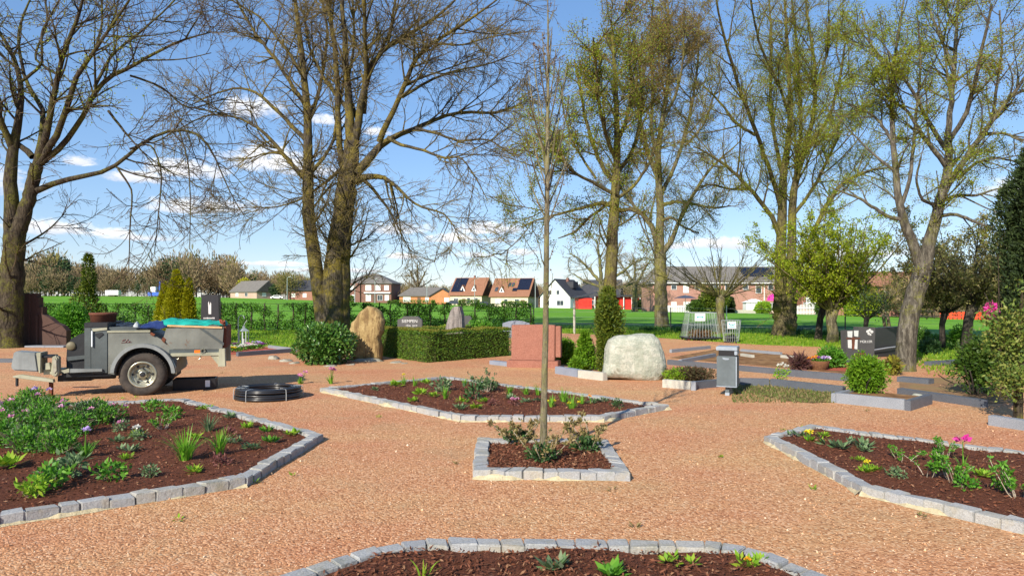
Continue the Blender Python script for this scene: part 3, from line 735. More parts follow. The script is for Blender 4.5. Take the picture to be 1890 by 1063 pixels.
# the dense thicket of evergreen perennials in the far left of the bed
THK=[(20,800,.30,'tall dense shrub at the left picture edge, pale mauve tips'),(75,795,.31,'dense green shrub with mauve stalks left of the bed centre'),
 (130,800,.28,'dense shrub at the right front of the thicket'),(50,830,.25,'sprawling shrub at the thicket foot, greyish leaves'),(110,835,.22,'loose greyish shrub in front of the thicket'),
 (30,770,.30,'dense shrub with pink flowers behind the thicket'),(90,768,.28,'dense shrub below the trailer support leg'),(150,780,.28,'dark leafy shrub right of the thicket'),
 (195,778,.22,'round leafy shrub with a red bud beside the thicket'),(175,765,.22,'low shrub behind the round leafy one'),(5,820,.28,'lowest dense shrub touching the left picture edge'),(60,752,.30,'shrub with lilac flowers at the back kerb')]
for px,py,h,lab in THK:
    loc=place(px,py); root=E('perennial_shrub',lab,'shrub',loc,0,'thicket of perennial shrubs in the left bed')
    V,Fc=foliage((0,0,h*.42),(h*.8,h*.8,h*.55),1150,.045,.011,px,.45,.8,0,.45,fr=5); m='plant_dark' if 'dark' in lab else 'plant'
    O('leaves',mesh_np('leaves',V,Fc),M[m],root)
    V,Fc=foliage((0,0,h*.42),(h*.8,h*.8,h*.58),220,.045,.009,px+1,.4,.8,0,.7,fr=5); O('pale_leaves',mesh_np('pale_leaves',V,Fc),M['plant_grey'],root)
    P,r=stems_np(40,h*.4,h*1.12,.75,.0042); V,Fc=tubes_np(P,r,4); O('stem',mesh_np('stem',V,Fc),M['mauve'],root)
    if 'lilac' in lab or 'pink' in lab or 'red bud' in lab or 'mauve' in lab:
        fm='petal_lilac' if 'lilac' in lab else 'petal_pink'; cs=[(rng.normal()*h*.5,rng.normal()*h*.5,h*rng.uniform(.75,1.05)) for _ in range(4 if 'lilac' in lab or 'pink' in lab else 3)]
        heads(root,cs,.05,14,.022,M[fm])
# centre bed
for a in [
 ('blades',822,735,.22,'bright bladed tuft in front of the grey bush of the middle bed','plant_iris',40,None),
 ('mound',818,722,.24,'grey green twiggy bush nearest the back tip of the middle bed','plant_grey',None,None),
 ('mound',876,735,.24,'bluish twiggy bush in the centre of the middle bed','plant_dark',None,None),
 ('shrub',895,722,.40,'tall sparse shrub rising above the back kerb of the middle bed','plant_grey',9,None),
 ('mound',905,720,.18,'dark round bush beside the tall sparse shrub','plant_dark',None,None),
 ('blades',766,712,.20,'bladed tuft by the back kerb, left of the grey bush','plant_iris',30,None),
 ('rosette',730,712,.15,'bright leafy tuft leftmost by the back kerb','plant_lime',None,None),
 ('blades',745,708,.16,'tuft with a yellow bloom by the back kerb','plant_iris',22,('petal_yellow',1,.02,.16)),
 ('rosette',785,708,.12,'small lime tuft by the back kerb near the grey bush','plant_lime',None,None),
 ('rosette',692,720,.08,'single whitish seedling in the left point of the middle bed','plant_grey',None,None),
 ('rosette',775,728,.14,'green rosette between the left point and the grey bush','plant_lime',None,None),
 ('rosette',800,732,.10,'yellowish rosette beside the bright bladed tuft','plant_lime',None,None),
 ('rosette',762,740,.08,'flat rosette near the front kerb, left half of the middle bed','plant_lime',None,None),
 ('rosette',852,742,.10,'lime rosette below the bluish bush','plant_lime',None,None),
 ('rosette',848,755,.10,'pale rosette close to the left of the front kerb','plant_grey',None,None),
 ('rosette',875,754,.11,'rosette with buff stalks at the front kerb','plant_lime',None,None),
 ('rosette',892,741,.09,'lime tuft under the dark round bush','plant_lime',None,None),
 ('blades',857,712,.18,'upright blades behind the bluish bush','plant_iris',30,None),
 ('blades',940,726,.19,'first of three blade tufts left of the young trunk','plant_iris',34,None),
 ('blades',971,727,.18,'second of three blade tufts left of the young trunk','plant_iris',34,None),
 ('blades',993,728,.19,'blade tuft touching the young trunk on its left side','plant_iris',34,None),
 ('mound',950,748,.11,'small plant with mauve flowers near the front kerb','plant_red',None,('petal_pink',5,.018,.10)),
 ('rosette',972,742,.12,'variegated pale plant left of the young trunk','plant_grey',None,None),
 ('rosette',942,736,.10,'small buff green plant behind the mauve flowers','plant_grey',None,None),
 ('blades',1018,750,.18,'blades with small yellow flowers right of the young trunk','plant_iris',26,('petal_yellow',2,.015,.08)),
 ('blades',1040,740,.24,'tall blade tuft nearer the back kerb right of the trunk','plant_iris',44,None),
 ('blades',1056,755,.24,'blade tuft at the front kerb right of the trunk, yellow bloom','plant_iris',44,('petal_yellow',2,.018,.09)),
 ('blades',1074,744,.17,'thin blade tuft in the right half of the middle bed','plant_iris',26,None),
 ('rosette',1092,744,.10,'grey green rosette with an orange bloom beside it','plant_grey',None,('petal_orange',2,.015,.12)),
 ('rosette',1113,742,.09,'little grey green tuft near the right point','plant_grey',None,None),
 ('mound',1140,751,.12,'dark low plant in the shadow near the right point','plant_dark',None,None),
 ('mound',908,748,.10,'reddish sprouting plant below the dark round bush','plant_red',None,None)]:
    plant(a[0],a[1],a[2],a[3],a[4],mat=a[5],n=a[6],flower=a[7])
# right bed
for a in [
 ('rosette',1492,815,.08,'yellow flowering plant in the left corner of the right bed','plant_lime',None,('petal_yellow',5,.016,.12)),
 ('rosette',1518,806,.08,'small green plant right of the yellow flowers','plant_lime',None,None),
 ('rosette',1478,806,.09,'sparse plant with dry stalks left of the yellow flowers','plant_grey',None,None),
 ('rosette',1545,826,.13,'green and white clump in the left half of the right bed','plant_grey',None,None),
 ('rosette',1590,822,.12,'spiky grey green clump by the back kerb of the right bed','plant_grey',None,None),
 ('rosette',1598,832,.07,'flat whitish rosette under the spiky clump','plant_grey',None,None),
 ('rosette',1588,850,.05,'tiny bright seedling in open mulch','plant_lime',None,None),
 ('rosette',1600,872,.08,'plant with one small yellow flower near the front kerb','plant_lime',None,('petal_yellow',2,.014,.10)),
 ('rosette',1618,868,.07,'lime seedling right of the small yellow flower','plant_lime',None,None),
 ('mound',1654,882,.10,'leafy grey green mound near the front kerb of the right bed','plant_grey',None,None),
 ('shrub',1668,850,.2,'shrub with green tops in the middle of the right bed','plant',7,None),
 ('shrub',1713,878,.31,'shrub on a pale forked stem left of the magenta flower','plant',5,None),
 ('shrub',1742,838,.22,'small leafy shrub touching the back of the bed beside the magenta flower','plant',8,None),
 ('shrub',1765,888,.31,'widest shrub with pale stems below the magenta flower','plant',8,None),
 ('mound',1785,902,.12,'low spreading green plant at the foot of the widest shrub','plant',None,None),
 ('blades',1777,858,.12,'thin stemmed plant bearing one magenta flower head','plant',8,('petal_mag',1,.045,.22)),
 ('rosette',1812,878,.08,'small plant right of the widest shrub','plant_lime',None,None),
 ('shrub',1885,920,.36,'large shrub cut off by the right picture edge','plant',12,None)]:
    plant(a[0],a[1],a[2],a[3],a[4],mat=a[5],n=a[6],flower=a[7])
# front bed and tree pit
for a in [
 ('rosette',1018,1052,.10,'pale green lobed seedling in the middle of the nearest bed','plant_grey',18,None),
 ('rosette',1128,1063,.10,'bright lobed seedling at the lower picture edge','plant',18,None),
 ('rosette',1248,1036,.07,'small green sprout near the kerb of the nearest bed','plant_lime',12,None),
 ('rosette',1380,1046,.08,'sprout with orange yellow leaves near the right kerb','plant_lime',12,('petal_orange',1,.012,.05)),
 ('blades',782,1066,.13,'thin grassy sprout at the left of the nearest bed','plant_lime',9,None),
 ('shrub',955,816,.38,'sparse buff leaved shrub at the back left of the tree pit','plant_buff',9,None),
 ('shrub',1000,848,.36,'low shrub with buff shoots in front of the young trunk','plant_buff',8,None),
 ('shrub',1080,830,.40,'sparse shrub with dark green foot at the right of the tree pit','plant_buff',9,None)]:
    pt=plant(a[0],a[1],a[2],a[3],a[4],mat=a[5],n=a[6],flower=a[7])
    if a[5]=='plant_buff':
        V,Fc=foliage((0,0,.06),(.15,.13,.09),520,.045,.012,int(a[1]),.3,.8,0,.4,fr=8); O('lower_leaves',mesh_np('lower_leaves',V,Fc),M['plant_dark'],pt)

# a few weeds rooted in the gravel
for i,(px,py) in enumerate([(842,858),(700,772),(1330,845),(1172,975),(1445,795),(1475,790),(1600,760),(470,892),(540,880),(1130,905),(1500,905),(330,960),(1700,955),(250,735),(225,737),(410,690)]):
    x,y=G(px,py); V,Fc=rosette_np(10,.05,.008,.8); tag(O('gravel_weed',mesh_np('gravel_weed',V,Fc),M['plant_lime' if i%3 else 'plant_buff'],None,(x,y,0)),'tiny weed rooted in the open gravel','weed','tiny weeds in the open gravel')
# ------------------------------------------------------------------ materials of made things
M['paint_grey']=None
def worn(name,c,rust=(.16,.07,.03),amt=.3,rough=.55,metal=0.0,scale=3):
    T=NT(name); v=T.coord(); n=T.noise(v,scale,7,.75); fine=T.noise(v,40,4,.7)
    c0=T.ramp(T.noise(v,1.3,4,.6),[(.35,tuple(x*.68 for x in c)),(.65,tuple(min(1,x*1.2) for x in c))])
    k=T.ramp(T.math('ADD',n,T.math('MULTIPLY',T.math('SUBTRACT',fine,.5),.25)),[(.74-amt*.3,0.0),(.80-amt*.25,.85)])
    streak=T.ramp(T.noise(T.map(v,(14,14,.8)),1.2,5,.7),[(.5,0.0),(.75,.35)])
    c1=T.mix(streak,c0,tuple(x*.55 for x in c)); c2=T.mix(k,c1,rust)
    T.bsdf(c2,rough,.4,metal,T.bump(T.math('ADD',T.noise(v,18,4,.6),T.math('MULTIPLY',T.noise(v,2.5,2,.5),5.0)),.25,.012)); return T.m
M['paint_grey']=worn('weathered_grey_paint',(.185,.19,.165),amt=.42)
M['paint_dark']=worn('dark_slate_paint',(.085,.10,.10),amt=.12)
M['paint_light']=worn('chalky_grey_paint',(.235,.25,.245),(.25,.2,.14),.15)
M['cream']=worn('dirty_cream_paint',(.36,.35,.25),(.2,.14,.07),.3)
M['black_steel']=worn('sooty_steel',(.018,.019,.022),(.06,.035,.02),.2,.6)
M['tyre']=simple('worn_tyre_rubber',(.035,.030,.027),(.075,.062,.052),8,.9,.4)
M['chrome']=worn('dull_rim_metal',(.40,.39,.30),(.12,.08,.04),.25,.32,.6,9)
M['teal_net']=simple('teal_netting',(.008,.27,.21),(.015,.38,.31),9,.7,.5)
M['blue_bag']=simple('navy_plastic',(.012,.025,.09),(.03,.05,.16),7,.35,.3)
M['wood_plank']=simple('raw_timber',(.52,.32,.14),(.62,.42,.22),5,.8,.2)
M['rust']=simple('rusty_iron',(.19,.06,.03),(.09,.035,.02),6,.9,.5)
M['terracotta']=simple('brown_clay',(.16,.055,.03),(.10,.04,.025),5,.85,.2)
M['black_plastic']=simple('black_plastic',(.014,.014,.016),(.022,.022,.025),5,.35,.1)
M['pe_pipe']=simple('black_pe_pipe',(.012,.013,.015),(.02,.021,.024),3,.28,.0,spec=.5)
M['strap']=simple('pale_strap',(.34,.37,.38),(.45,.46,.45),9,.6)
M['bin']=worn('grey_bin_paint',(.115,.14,.15),(.10,.11,.11),.05,.42)
M['bin_light']=worn('galvanised_edge',(.36,.42,.48),(.3,.33,.35),.1,.35,.3)
M['galv']=simple('galvanised_wire',(.45,.50,.48),(.35,.4,.39),5,.45,0,metal=.4)
M['white_sign']=simple('sign_white',(.8,.83,.83),(.76,.8,.8),3,.4); M['teal_ink']=simple('sign_teal',(.0,.32,.34),(.0,.30,.33),3,.5)
def granite(name,c1,c2,c3,rough=.6,s=120,big=None):
    T=NT(name); v=T.coord(); n=T.noise(v,s,3,.8); m=T.noise(v,4,5,.6)
    c=T.ramp(n,[(.32,c1),(.5,c2),(.68,c3)]); c=T.mix(T.ramp(m,[(.4,0.0),(.75,.35)]),c,big or tuple(x*.6 for x in c2))
    T.bsdf(c,rough,.4,0,T.bump(T.noise(v,60,3,.7),.12,.01)); return T.m
M['red_granite']=granite('red_granite',(.19,.062,.036),(.285,.108,.07),(.40,.19,.135),.7,70)
M['black_granite']=granite('black_granite',(.012,.012,.014),(.025,.025,.028),(.06,.06,.065),.3)
M['dark_granite']=granite('dark_grey_granite',(.03,.03,.03),(.07,.068,.066),(.13,.125,.12),.5,90)
M['grey_granite']=granite('grey_kerb_granite',(.14,.15,.17),(.24,.26,.29),(.36,.37,.39),.6,90)
M['blue_granite']=granite('blue_grey_granite',(.16,.19,.25),(.24,.27,.33),(.34,.37,.42),.4,90)
M['dark_kerb']=granite('dark_kerb_granite',(.05,.055,.065),(.10,.11,.13),(.18,.19,.21),.45,90)
M['concrete']=granite('pale_concrete',(.34,.32,.26),(.46,.44,.37),(.55,.53,.46),.9,50)
M['brown_stone']=granite('brown_stone',(.045,.023,.017),(.075,.04,.03),(.11,.06,.047),.85,40)  # brown stone, with the shade on the monument put into its dark colour
M['letter_white']=simple('letter_paint',(.62,.62,.6),(.5,.5,.48),20,.6)
M['cross_white']=simple('inlay_marble',(.62,.63,.60),(.5,.52,.5),12,.6)
def rockmat(name,cols,streak,s=2.2,bump=.8,veins=None):
    T=NT(name); v=T.coord(); n=T.noise(v,s,7,.7,dist=.8); st=T.noise(T.map(v,(6,6,.9)),1.3,6,.7,dist=.5)
    c=T.ramp(n,[(.30+.4*i/(len(cols)-1),x) for i,x in enumerate(cols)])
    c=T.mix(T.ramp(st,[(.47,0.0),(.60,.8)]),c,streak)
    if veins: c=T.mix(T.ramp(T.noise(T.map(v,(1.2,1.2,2.4),(0,.5,0)),2.6,8,.75,dist=1.6),[(.50,0.0),(.56,.75),(.62,0.1)]),c,veins)
    c=T.mix(T.ramp(T.noise(v,30,4,.8),[(.45,0.0),(.8,.5)]),c,tuple(x*.5 for x in cols[0]))
    T.bsdf(c,.9,.15,0,T.bump(T.math('ADD',T.noise(v,7,7,.75),T.math('MULTIPLY',st,.5)),bump,.06)); return T.m
M['sandstone']=rockmat('ochre_sandstone',[(.19,.125,.055),(.34,.235,.10),(.45,.32,.145),(.38,.31,.165)],(.17,.10,.045))
M['white_rock']=rockmat('pale_lichen_rock',[(.38,.385,.31),(.53,.525,.44),(.45,.46,.375),(.60,.585,.50)],(.36,.38,.30),2.8,.8,(.25,.28,.22))
M['grey_rock']=rockmat('grey_layered_rock',[(.22,.19,.17),(.34,.29,.26),(.27,.24,.22),(.38,.33,.28)],(.14,.12,.11),3)
M['field_stone']=rockmat('field_stone',[(.30,.28,.22),(.42,.38,.30),(.36,.36,.30),(.48,.44,.36)],(.3,.25,.16),4)
# ------------------------------------------------------------------ helpers for stones
def local_outline(px,d):
    xs=[PT(x,y,d) for x,y in px]; cx=(min(p[0] for p in xs)+max(p[0] for p in xs))/2; return cx,[(p[0]-cx,p[2]) for p in xs]
def rock(name,label,cat,px,d,thick,mat,seed=1,rough=.035,sub=5,square=.55,sink=.06,group=None,yoff=0,dig=0.0):
    "boulder whose outline is given; full rounded depth"
    cx,o=local_outline(px,d); zc=(min(z for x,z in o)+max(z for x,z in o))/2; zc=max(zc,.02)
    th=[];rr=[]
    m=len(o); dense=[]
    for i in range(m):
        (x0,z0),(x1,z1)=o[i],o[(i+1)%m]
        for t in np.linspace(0,1,24,endpoint=False): dense.append((x0+(x1-x0)*t,z0+(z1-z0)*t-zc))
    dense=np.array(dense); ang=np.arctan2(dense[:,1],dense[:,0]); rad=np.hypot(dense[:,0],dense[:,1]); oo=np.argsort(ang); ang=ang[oo];rad=rad[oo]
    ang=np.concatenate([ang-2*np.pi,ang,ang+2*np.pi]); rad=np.concatenate([rad]*3)
    bm=bmesh.new(); bmesh.ops.create_icosphere(bm,subdivisions=sub,radius=1)
    P=np.array([v.co[:] for v in bm.verts]); a=np.arctan2(P[:,2],P[:,0]); q=np.hypot(P[:,0],P[:,2]); R0=np.interp(a,ang,rad)
    prof=np.clip(q,0,1)**square
    Q=np.stack([np.cos(a)*R0*prof,np.sign(P[:,1])*np.abs(P[:,1])**.75*thick/2,np.sin(a)*R0*prof+zc],1)
    r=np.random.default_rng(seed); dsp=np.zeros(len(Q))
    for k in range(22):
        f=2.2*1.28**k*.55; kv=unit(r.normal(size=(1,3)))[0]*f*2; dsp+=np.sin(Q@kv+r.uniform(0,6.3))/(1+k*.55)
    dsp2=np.abs(np.sin(Q@(r.normal(size=3)*7))+np.sin(Q@(r.normal(size=3)*5)))
    N=unit(P*np.array([1,1.4,1])); Q=Q+N*(dsp*rough-dsp2*rough*.6)[:,None]
    if dig: Q[:,1]+=dig*(Q[:,2])
    for v,c in zip(bm.verts,Q): v.co=c
    me=bpy.data.meshes.new(name); bm.to_mesh(me); bm.free()
    o2=O(name,me,mat,None,(cx,d+thick*.35+yoff,-sink),smooth=True); return tag(o2,label,cat,group)
def text(body,size,mat,parent,loc,rz=0,name='lettering',ext=.004,align='CENTER',shear=0):
    c=bpy.data.curves.new(name,'FONT'); c.body=body; c.size=size; c.extrude=ext; c.align_x=align; c.align_y='CENTER'; c.shear=shear
    t=bpy.data.objects.new('outline',c); me=bpy.data.meshes.new_from_object(t); bpy.data.objects.remove(t); bpy.data.curves.remove(c)
    me.materials.clear(); o=O(name,me,mat,parent,loc); o.rotation_euler=(R(90),0,rz); return o
def kerb(p0,p1,label,mat,h=.10,w=.09,name='grave_kerb',cat='kerb',group=None,far=True):
    a=Vector(G(*p0,h)); b=Vector(G(*p1,h)); L=(b-a).length; an=math.atan2(b.y-a.y,b.x-a.x)
    m=MB().box(0,L,0,w,-.08,h); o=m.obj(name,mat,None,.008,False,(a.x,a.y,0),an); return tag(o,label,cat,group)
# ------------------------------------------------------------------ the trailer
TX,TY=(263-CX)*12.05/F,12.05; u=12.05/F; YAW=R(18); YC,YS=math.cos(YAW),math.sin(YAW)
def q(px,py):
    t=(px-CX)/F; lx=(t*TY-TX)/(YC-t*YS); return (lx, EYE+(HOR-py)*(TY+lx*YS)/F)
def tw(lx,ly,z=0): return (TX+lx*YC-ly*YS, TY+lx*YS+ly*YC, z)
trl=E('works_trailer','old grey single axle compressor trailer heaped with gardening gear','trailer',(TX,TY,0),YAW)
def tb(x0,x1,y0,y1,ya,yb,name,mat,bev=.006,par=None):
    (a,t),(b,c)=q(x0,y0),q(x1,y1); return MB().box(a,b,ya,yb,c,t).obj(name,mat,par or trl,bev)
def tp(pts,ya,yb,name,mat,bev=.006,par=None,smooth=False):
    return MB().prism_xz([q(*p) for p in pts],ya,yb).obj(name,mat,par or trl,bev,smooth)
WX,WZ=q(263,691); arc=lambda r,a0,a1,n:[(265+r*1.05*math.cos(R(a0+(a1-a0)*i/n)),691-r*math.sin(R(a0+(a1-a0)*i/n))) for i in range(n+1)]
tp([(197,691),(197,613),(268,612),(281,618),(312,636),(325,640),(325,690)]+arc(50,0,180,14)[0:]+[(212,691)],.08,1.42,'body',M['paint_grey'])
tb(197,272,604,612.5,.10,1.40,'hood_recess',M['paint_dark'])
tb(196,276,610.5,613.5,.066,.10,'trim_rail',M['cream'],.002)
# wheel well lining
tp(arc(50,-12,192,18)+[(263,693)],.30,1.2,'wheel_well',M['black_steel'],0)
# tipping skip at the rear : four walls and a floor
sk=E('tipping_skip',None,None,(0,0,0))
sk.parent=trl
m=MB(); P4=[q(306,606),q(413,603.5),q(410,645),q(318,645),q(300,626)]
m.prism_xz(P4,.05,.085); m.prism_xz(P4,1.40,1.435)
(a,t),(b,_),(c,z0),(d_,_),(e_,_)=P4
m.box(a+.002,a+.035,.086,1.399,z0+.2,t-.004); m.box(c-.03,c-.003,.086,1.399,z0+.01,t-.02); m.box(d_,c-.031,.086,1.399,z0+.012,z0+.04)
m.obj('skip_walls',M['paint_grey'],sk,.004)
tp([(374,606),(413,633),(412,638),(366,606)],.043,.052,'brace',M['paint_dark'],0,sk)
tb(311,411,645.2,652,.06,1.42,'chassis_rail',M['paint_dark'])
tb(314,408,652.2,656.5,.04,1.44,'rail_strip',M['cream'])
tp([(388,657),(404,657),(404,676)],.06,.10,'mudflap_bracket',M['cream'],0)
tp([(404,644),(415,643),(416,677),(402,677)],.03,.22,'rear_post',M['cream']); tp([(404,644),(415,643),(416,677),(402,677)],1.24,1.43,'rear_post',M['cream'])
tb(411,417,603,643,.1,1.38,'tailgate',M['rust'])
tb(358,369,646.5,652.5,.045,.062,'side_reflector',simple('amber_lens',(.85,.20,.02),(.8,.18,.02),4,.25),.002)
mm=MB()
for a_ in range(7):
    t=2*math.pi*a_/7; cx_,cz=q(374+4*math.cos(t),648+4*math.sin(t)); mm.box(cx_-.012,cx_+.012,.03,.056,cz-.012,cz+.012)
mm.obj('tail_bracket',M['chrome'],trl,.003)
for hx in (330,370):
    x,z=q(hx,658); MB().tube([(x,.09,z),(x-.02,.08,z-.05),(x-.05,.09,z-.06)],.01,6).obj('hook',M['chrome'],trl)
# mudguards
for ya,yb in ((-.10,.24),(1.26,1.6)):
    out=arc(57,4,176,22); inn=arc(50.5,176,4,22)
    m=MB(); po=[q(*p) for p in out]; pi_=[q(*p) for p in inn[::-1]]
    for i in range(22):
        m.prism_xz([po[i],po[i+1],pi_[i+1],pi_[i]],ya,yb)
    g_=m.obj('mudguard',M['paint_light'],trl,0)
    tp([(206,689),(205,672),(212,672),(213,690)],ya+.01,yb-.01,'mudguard_flap',M['paint_grey'],0,g_)
x0,z0=q(319,664);x1,z1=q(326,690); MB().tube([(x0,-.05,z0),(x1-.01,-.06,(z0+z1)/2),(x1,-.05,z1)],.012,7).obj('stay',M['chrome'],trl)
# wheels
def wheel(y0,sgn):
    rt,ri=.372,.222
    t=MB().lathe([(ri,0.0),(ri+.02,-.015),(ri+.07,-.03),(rt-.04,-.022),(rt-.012,.0),(rt,.03),(rt,.15),(rt-.012,.18),(rt-.05,.2),(ri,.19),(ri,0)],44,'y').obj('tyre',M['tyre'],None,0,True)
    w=E('wheel',None,None,(WX,y0,WZ)); w.parent=trl; t.parent=w
    if sgn<0: w.rotation_euler=(0,0,math.pi)
    tr_=MB()
    for i in range(48):
        a=2*math.pi*i/48; c,s=math.cos(a),math.sin(a); x,z=(rt+.003)*c,(rt+.003)*s; k=.016
        vs=[]
        for rr in (rt-.006,rt+.006):
            for da,yy in ((-.03,.02),(.03,.02),(.05,.085),(-.01,.085)): vs.append((rr*math.cos(a+da),yy,rr*math.sin(a+da)))
            for da,yy in ((-.01,.095),(.05,.095),(.03,.16),(-.03,.16)): vs.append((rr*math.cos(a+da),yy,rr*math.sin(a+da)))
        tr_.add(vs,[(8,9,10,11),(12,13,14,15),(0,1,9,8),(2,3,11,10),(4,5,13,12),(6,7,15,14),(1,2,10,9),(3,0,8,11),(5,6,14,13),(7,4,12,15)])
    tr_.obj('tread',M['tyre'],w)
    rim=MB().lathe([(ri+.004,-.012),(ri-.008,-.022),(ri-.03,-.012),(ri-.035,.02),(ri-.05,.05),(ri-.062,.035),(.14,.05),(.12,.075),(.075,.06),(.07,.02),(.05,.0),(0.001,-.005)],44,'y')
    rim.obj('rim',M['chrome'],w,0,True)
    hb=MB()
    for i in range(5):
        a=2*math.pi*i/5+.3; hb.lathe([(.0001,.03),(.013,.03),(.013,.062)],8,'y',(.098*math.cos(a),0,.098*math.sin(a)))
    for i in range(6):
        a=2*math.pi*i/6; c,s=math.cos(a),math.sin(a); 
        hb.lathe([(.0001,.03),(.022,.031),(.024,.034)],10,'y',(.148*c,0,.148*s))
    hb.lathe([(.0001,-.02),(.034,-.018),(.045,.0),(.06,.05)],16,'y'); hb.obj('hub',M['black_steel'],w)
wheel(.0,1); wheel(1.5,-1)
MB().tube([(WX,.1,WZ),(WX,1.4,WZ)],.05,10).obj('axle',M['black_steel'],trl)
# front cabinet, engine, drawbar
cb=tb(166,196.6,605,689,.07,1.40,'cabinet_door',M['paint_dark'])
tb(153,165.5,600,689,.09,1.40,'cabinet_side',M['paint_dark']); tb(153,197,596,604.6,.08,1.41,'cabinet_top',M['black_steel'])
tp([(168,607),(196,604.5),(196,609),(170,612)],.055,.075,'door_lip',M['cream'],0)
MB().tube([(*q(168.5,612),.0)][:0] or [(q(168.5,611)[0],.045,q(168.5,611)[1]),(q(168.5,640)[0],.045,q(168.5,640)[1])],.012,8).obj('door_handle',M['white_sign'],trl)
tp([(173,616),(186,613.5),(190,617),(180,625),(174,620)],.058,.072,'door_emblem',M['black_steel'],0)
tp([(116,690),(115,665),(117,640),(124,627),(138,619),(152.5,614),(152.5,690)],.20,1.25,'engine_cover',M['black_steel'],.02)
gx,gz_=q(125,640); MB().lathe([(.0001,-.02),(.06,-.02),(.075,.0),(.075,.03)],20,'y',(gx,.19,gz_)).obj('gauge',worn('gauge_rim',(.2,.17,.1)),trl,0,True)
tp([(118,660),(152,657),(152,664),(120,668)],.16,.20,'pipe_cover',M['paint_dark'])
tp([(113,685),(128,681),(188,681),(188,686),(120,689)],.03,.09,'step_rail',M['paint_light'])
tp([(112,684),(127,680),(127,687),(118,689)],.02,.03,'step_end',M['cream'],0)
tb(110,214,690,695,.12,1.36,'chassis_beam',M['black_steel']); tb(96,160,697,706,.3,.6,'drawbar',M['black_steel']); tb(156,205,695.2,702,.3,.4,'spring',M['black_steel'])
tp([(20,695),(35,692),(96,701),(97,707),(22,697.5)],.06,.16,'bumper_bar',M['cream']); tp([(20,695),(35,692),(96,701),(97,707),(22,697.5)],1.2,1.3,'bumper_bar',M['cream'])
tb(82,88.5,707.3,737,.22,.30,'support_leg',M['rust']); tb(25,29,697.6,714,.08,.14,'prop',M['black_steel'])
tp([(18,676),(23,649),(64,652),(69,687),(20,684)],.05,.40,'tool_box',M['paint_light'],.02); tp([(65,651.5),(74,651),(73,690),(70,688)],.04,.41,'tool_box_end',M['cream'])
tb(74.5,94,657,661,.08,.4,'cross_bar',M['black_steel']); tb(74.5,112,683,692,.15,.45,'cross_bar',M['cream']); tp([(79,671),(88,670),(90,683),(79,684)],.1,.2,'junction_box',M['cream'])
tp([(95,660),(98,656),(104,656),(107,660),(107.5,690),(104,696),(96,695),(92.5,690)],.02,.18,'lamp_housing',M['cream'],.02)
tp([(98,664),(101,661),(104,666),(104.5,684),(100,690),(97,684)],.008,.018,'lamp_lens',simple('grubby_lens',(.3,.27,.2),(.42,.4,.32),9,.4),.004)
lg=MB()
for i,(a_,b_) in enumerate(((224,629),(227,628),(230,631),(233,628),(236,631))):
    x,z=q(a_,b_); lg.tube([(x,.075,z-.012),(x+.018,.075,z+.012)],.006,5)
x,z=q(222,633); lg.tube([(x,.075,z),(x+.16,.075,z+.004)],.004,5); lg.obj('badge',simple('badge_red',(.12,.02,.02),(.16,.03,.03),3,.5),trl)
tp([(277,613),(286,617),(283,621),(276,618)],.05,.075,'hinge',M['rust']); tp([(300,622),(306,626),(303,634),(297,628)],.04,.075,'hinge',M['rust'])
# things lying on the trailer
cx0,cz0=q(176,596.2)
MB().lathe([(.0001,0),(.195,0),(.205,.12),(.22,.125),(.222,.165),(.2,.165),(.185,.06),(.0001,.06)],24).obj('plant_tub',M['terracotta'],None,0,True,tw(cx0,.55,cz0)); tag(bpy.data.objects['plant_tub'],'brown clay tub standing on the trailer cabinet','tub')
def sheet_over(name,label,cat,pts_top,ya,yb,mat,nx=26,ny=12,amp=.03,seed=1,base=None,thick=.012):
    P=[q(*p) for p in pts_top]; xs=np.linspace(P[0][0],P[-1][0],nx); zt=np.interp(xs,[p[0] for p in P],[p[1] for p in P]); b0=base
    ys=np.linspace(ya,yb,ny); r=np.random.default_rng(seed); V=[]
    for y_ in ys:
        e=min(1,max(0,1-abs((y_-(ya+yb)/2)/((yb-ya)/2)))*3.2)**.6
        for x_,z_ in zip(xs,zt):
            V.append((x_+.02*math.sin(y_*9),y_,b0+(z_-b0)*e+amp*math.sin(x_*17+y_*13)*.4+amp*math.sin(x_*31-y_*23+seed)*.25+r.normal()*amp*.08))
    V=np.array(V); i=np.arange(nx-1)[None,:]; j=(np.arange(ny-1)*nx)[:,None]; Fc=np.stack([j+i,j+i+1,j+nx+i+1,j+nx+i],-1).reshape(-1,4)
    V2=V-np.array([0,0,thick]); F2=Fc[:,::-1]+len(V)
    o=O(name,mesh_np(name,np.concatenate([V,V2]),np.concatenate([Fc,F2])),mat,None,(TX,TY,0),YAW,smooth=True); return tag(o,label,cat)
zt=q(0,604)[1]
sheet_over('netting','crumpled teal netting spread over the back of the trailer','net',[(287,602),(292,593),(306,590),(318,589),(326,592),(360,592.5),(395,596),(408,594),(411,604)],.10,.95,M['teal_net'],40,18,.028,2,zt)
sheet_over('plastic_sack','navy blue plastic sack slumped on the trailer edge','sack',[(248,607),(256,602),(268,597),(280,594),(296,594),(303,601),(306,607)],.06,.6,M['blue_bag'],24,12,.02,5,q(0,608)[1])
sheet_over('cloth_bundle','small crumpled white and grey cloth on the trailer hood','cloth',[(238,607),(242,598),(245,594),(250,598),(252,607)],.1,.3,M['strap'],12,8,.02,7,q(0,607)[1])
sheet_over('black_tarp','dark folded tarpaulin along the trailer hood','tarpaulin',[(198,605),(204,599),(220,600),(238,603),(252,603),(256,606)],.3,1.3,M['black_plastic'],26,12,.03,9,q(0,606)[1])
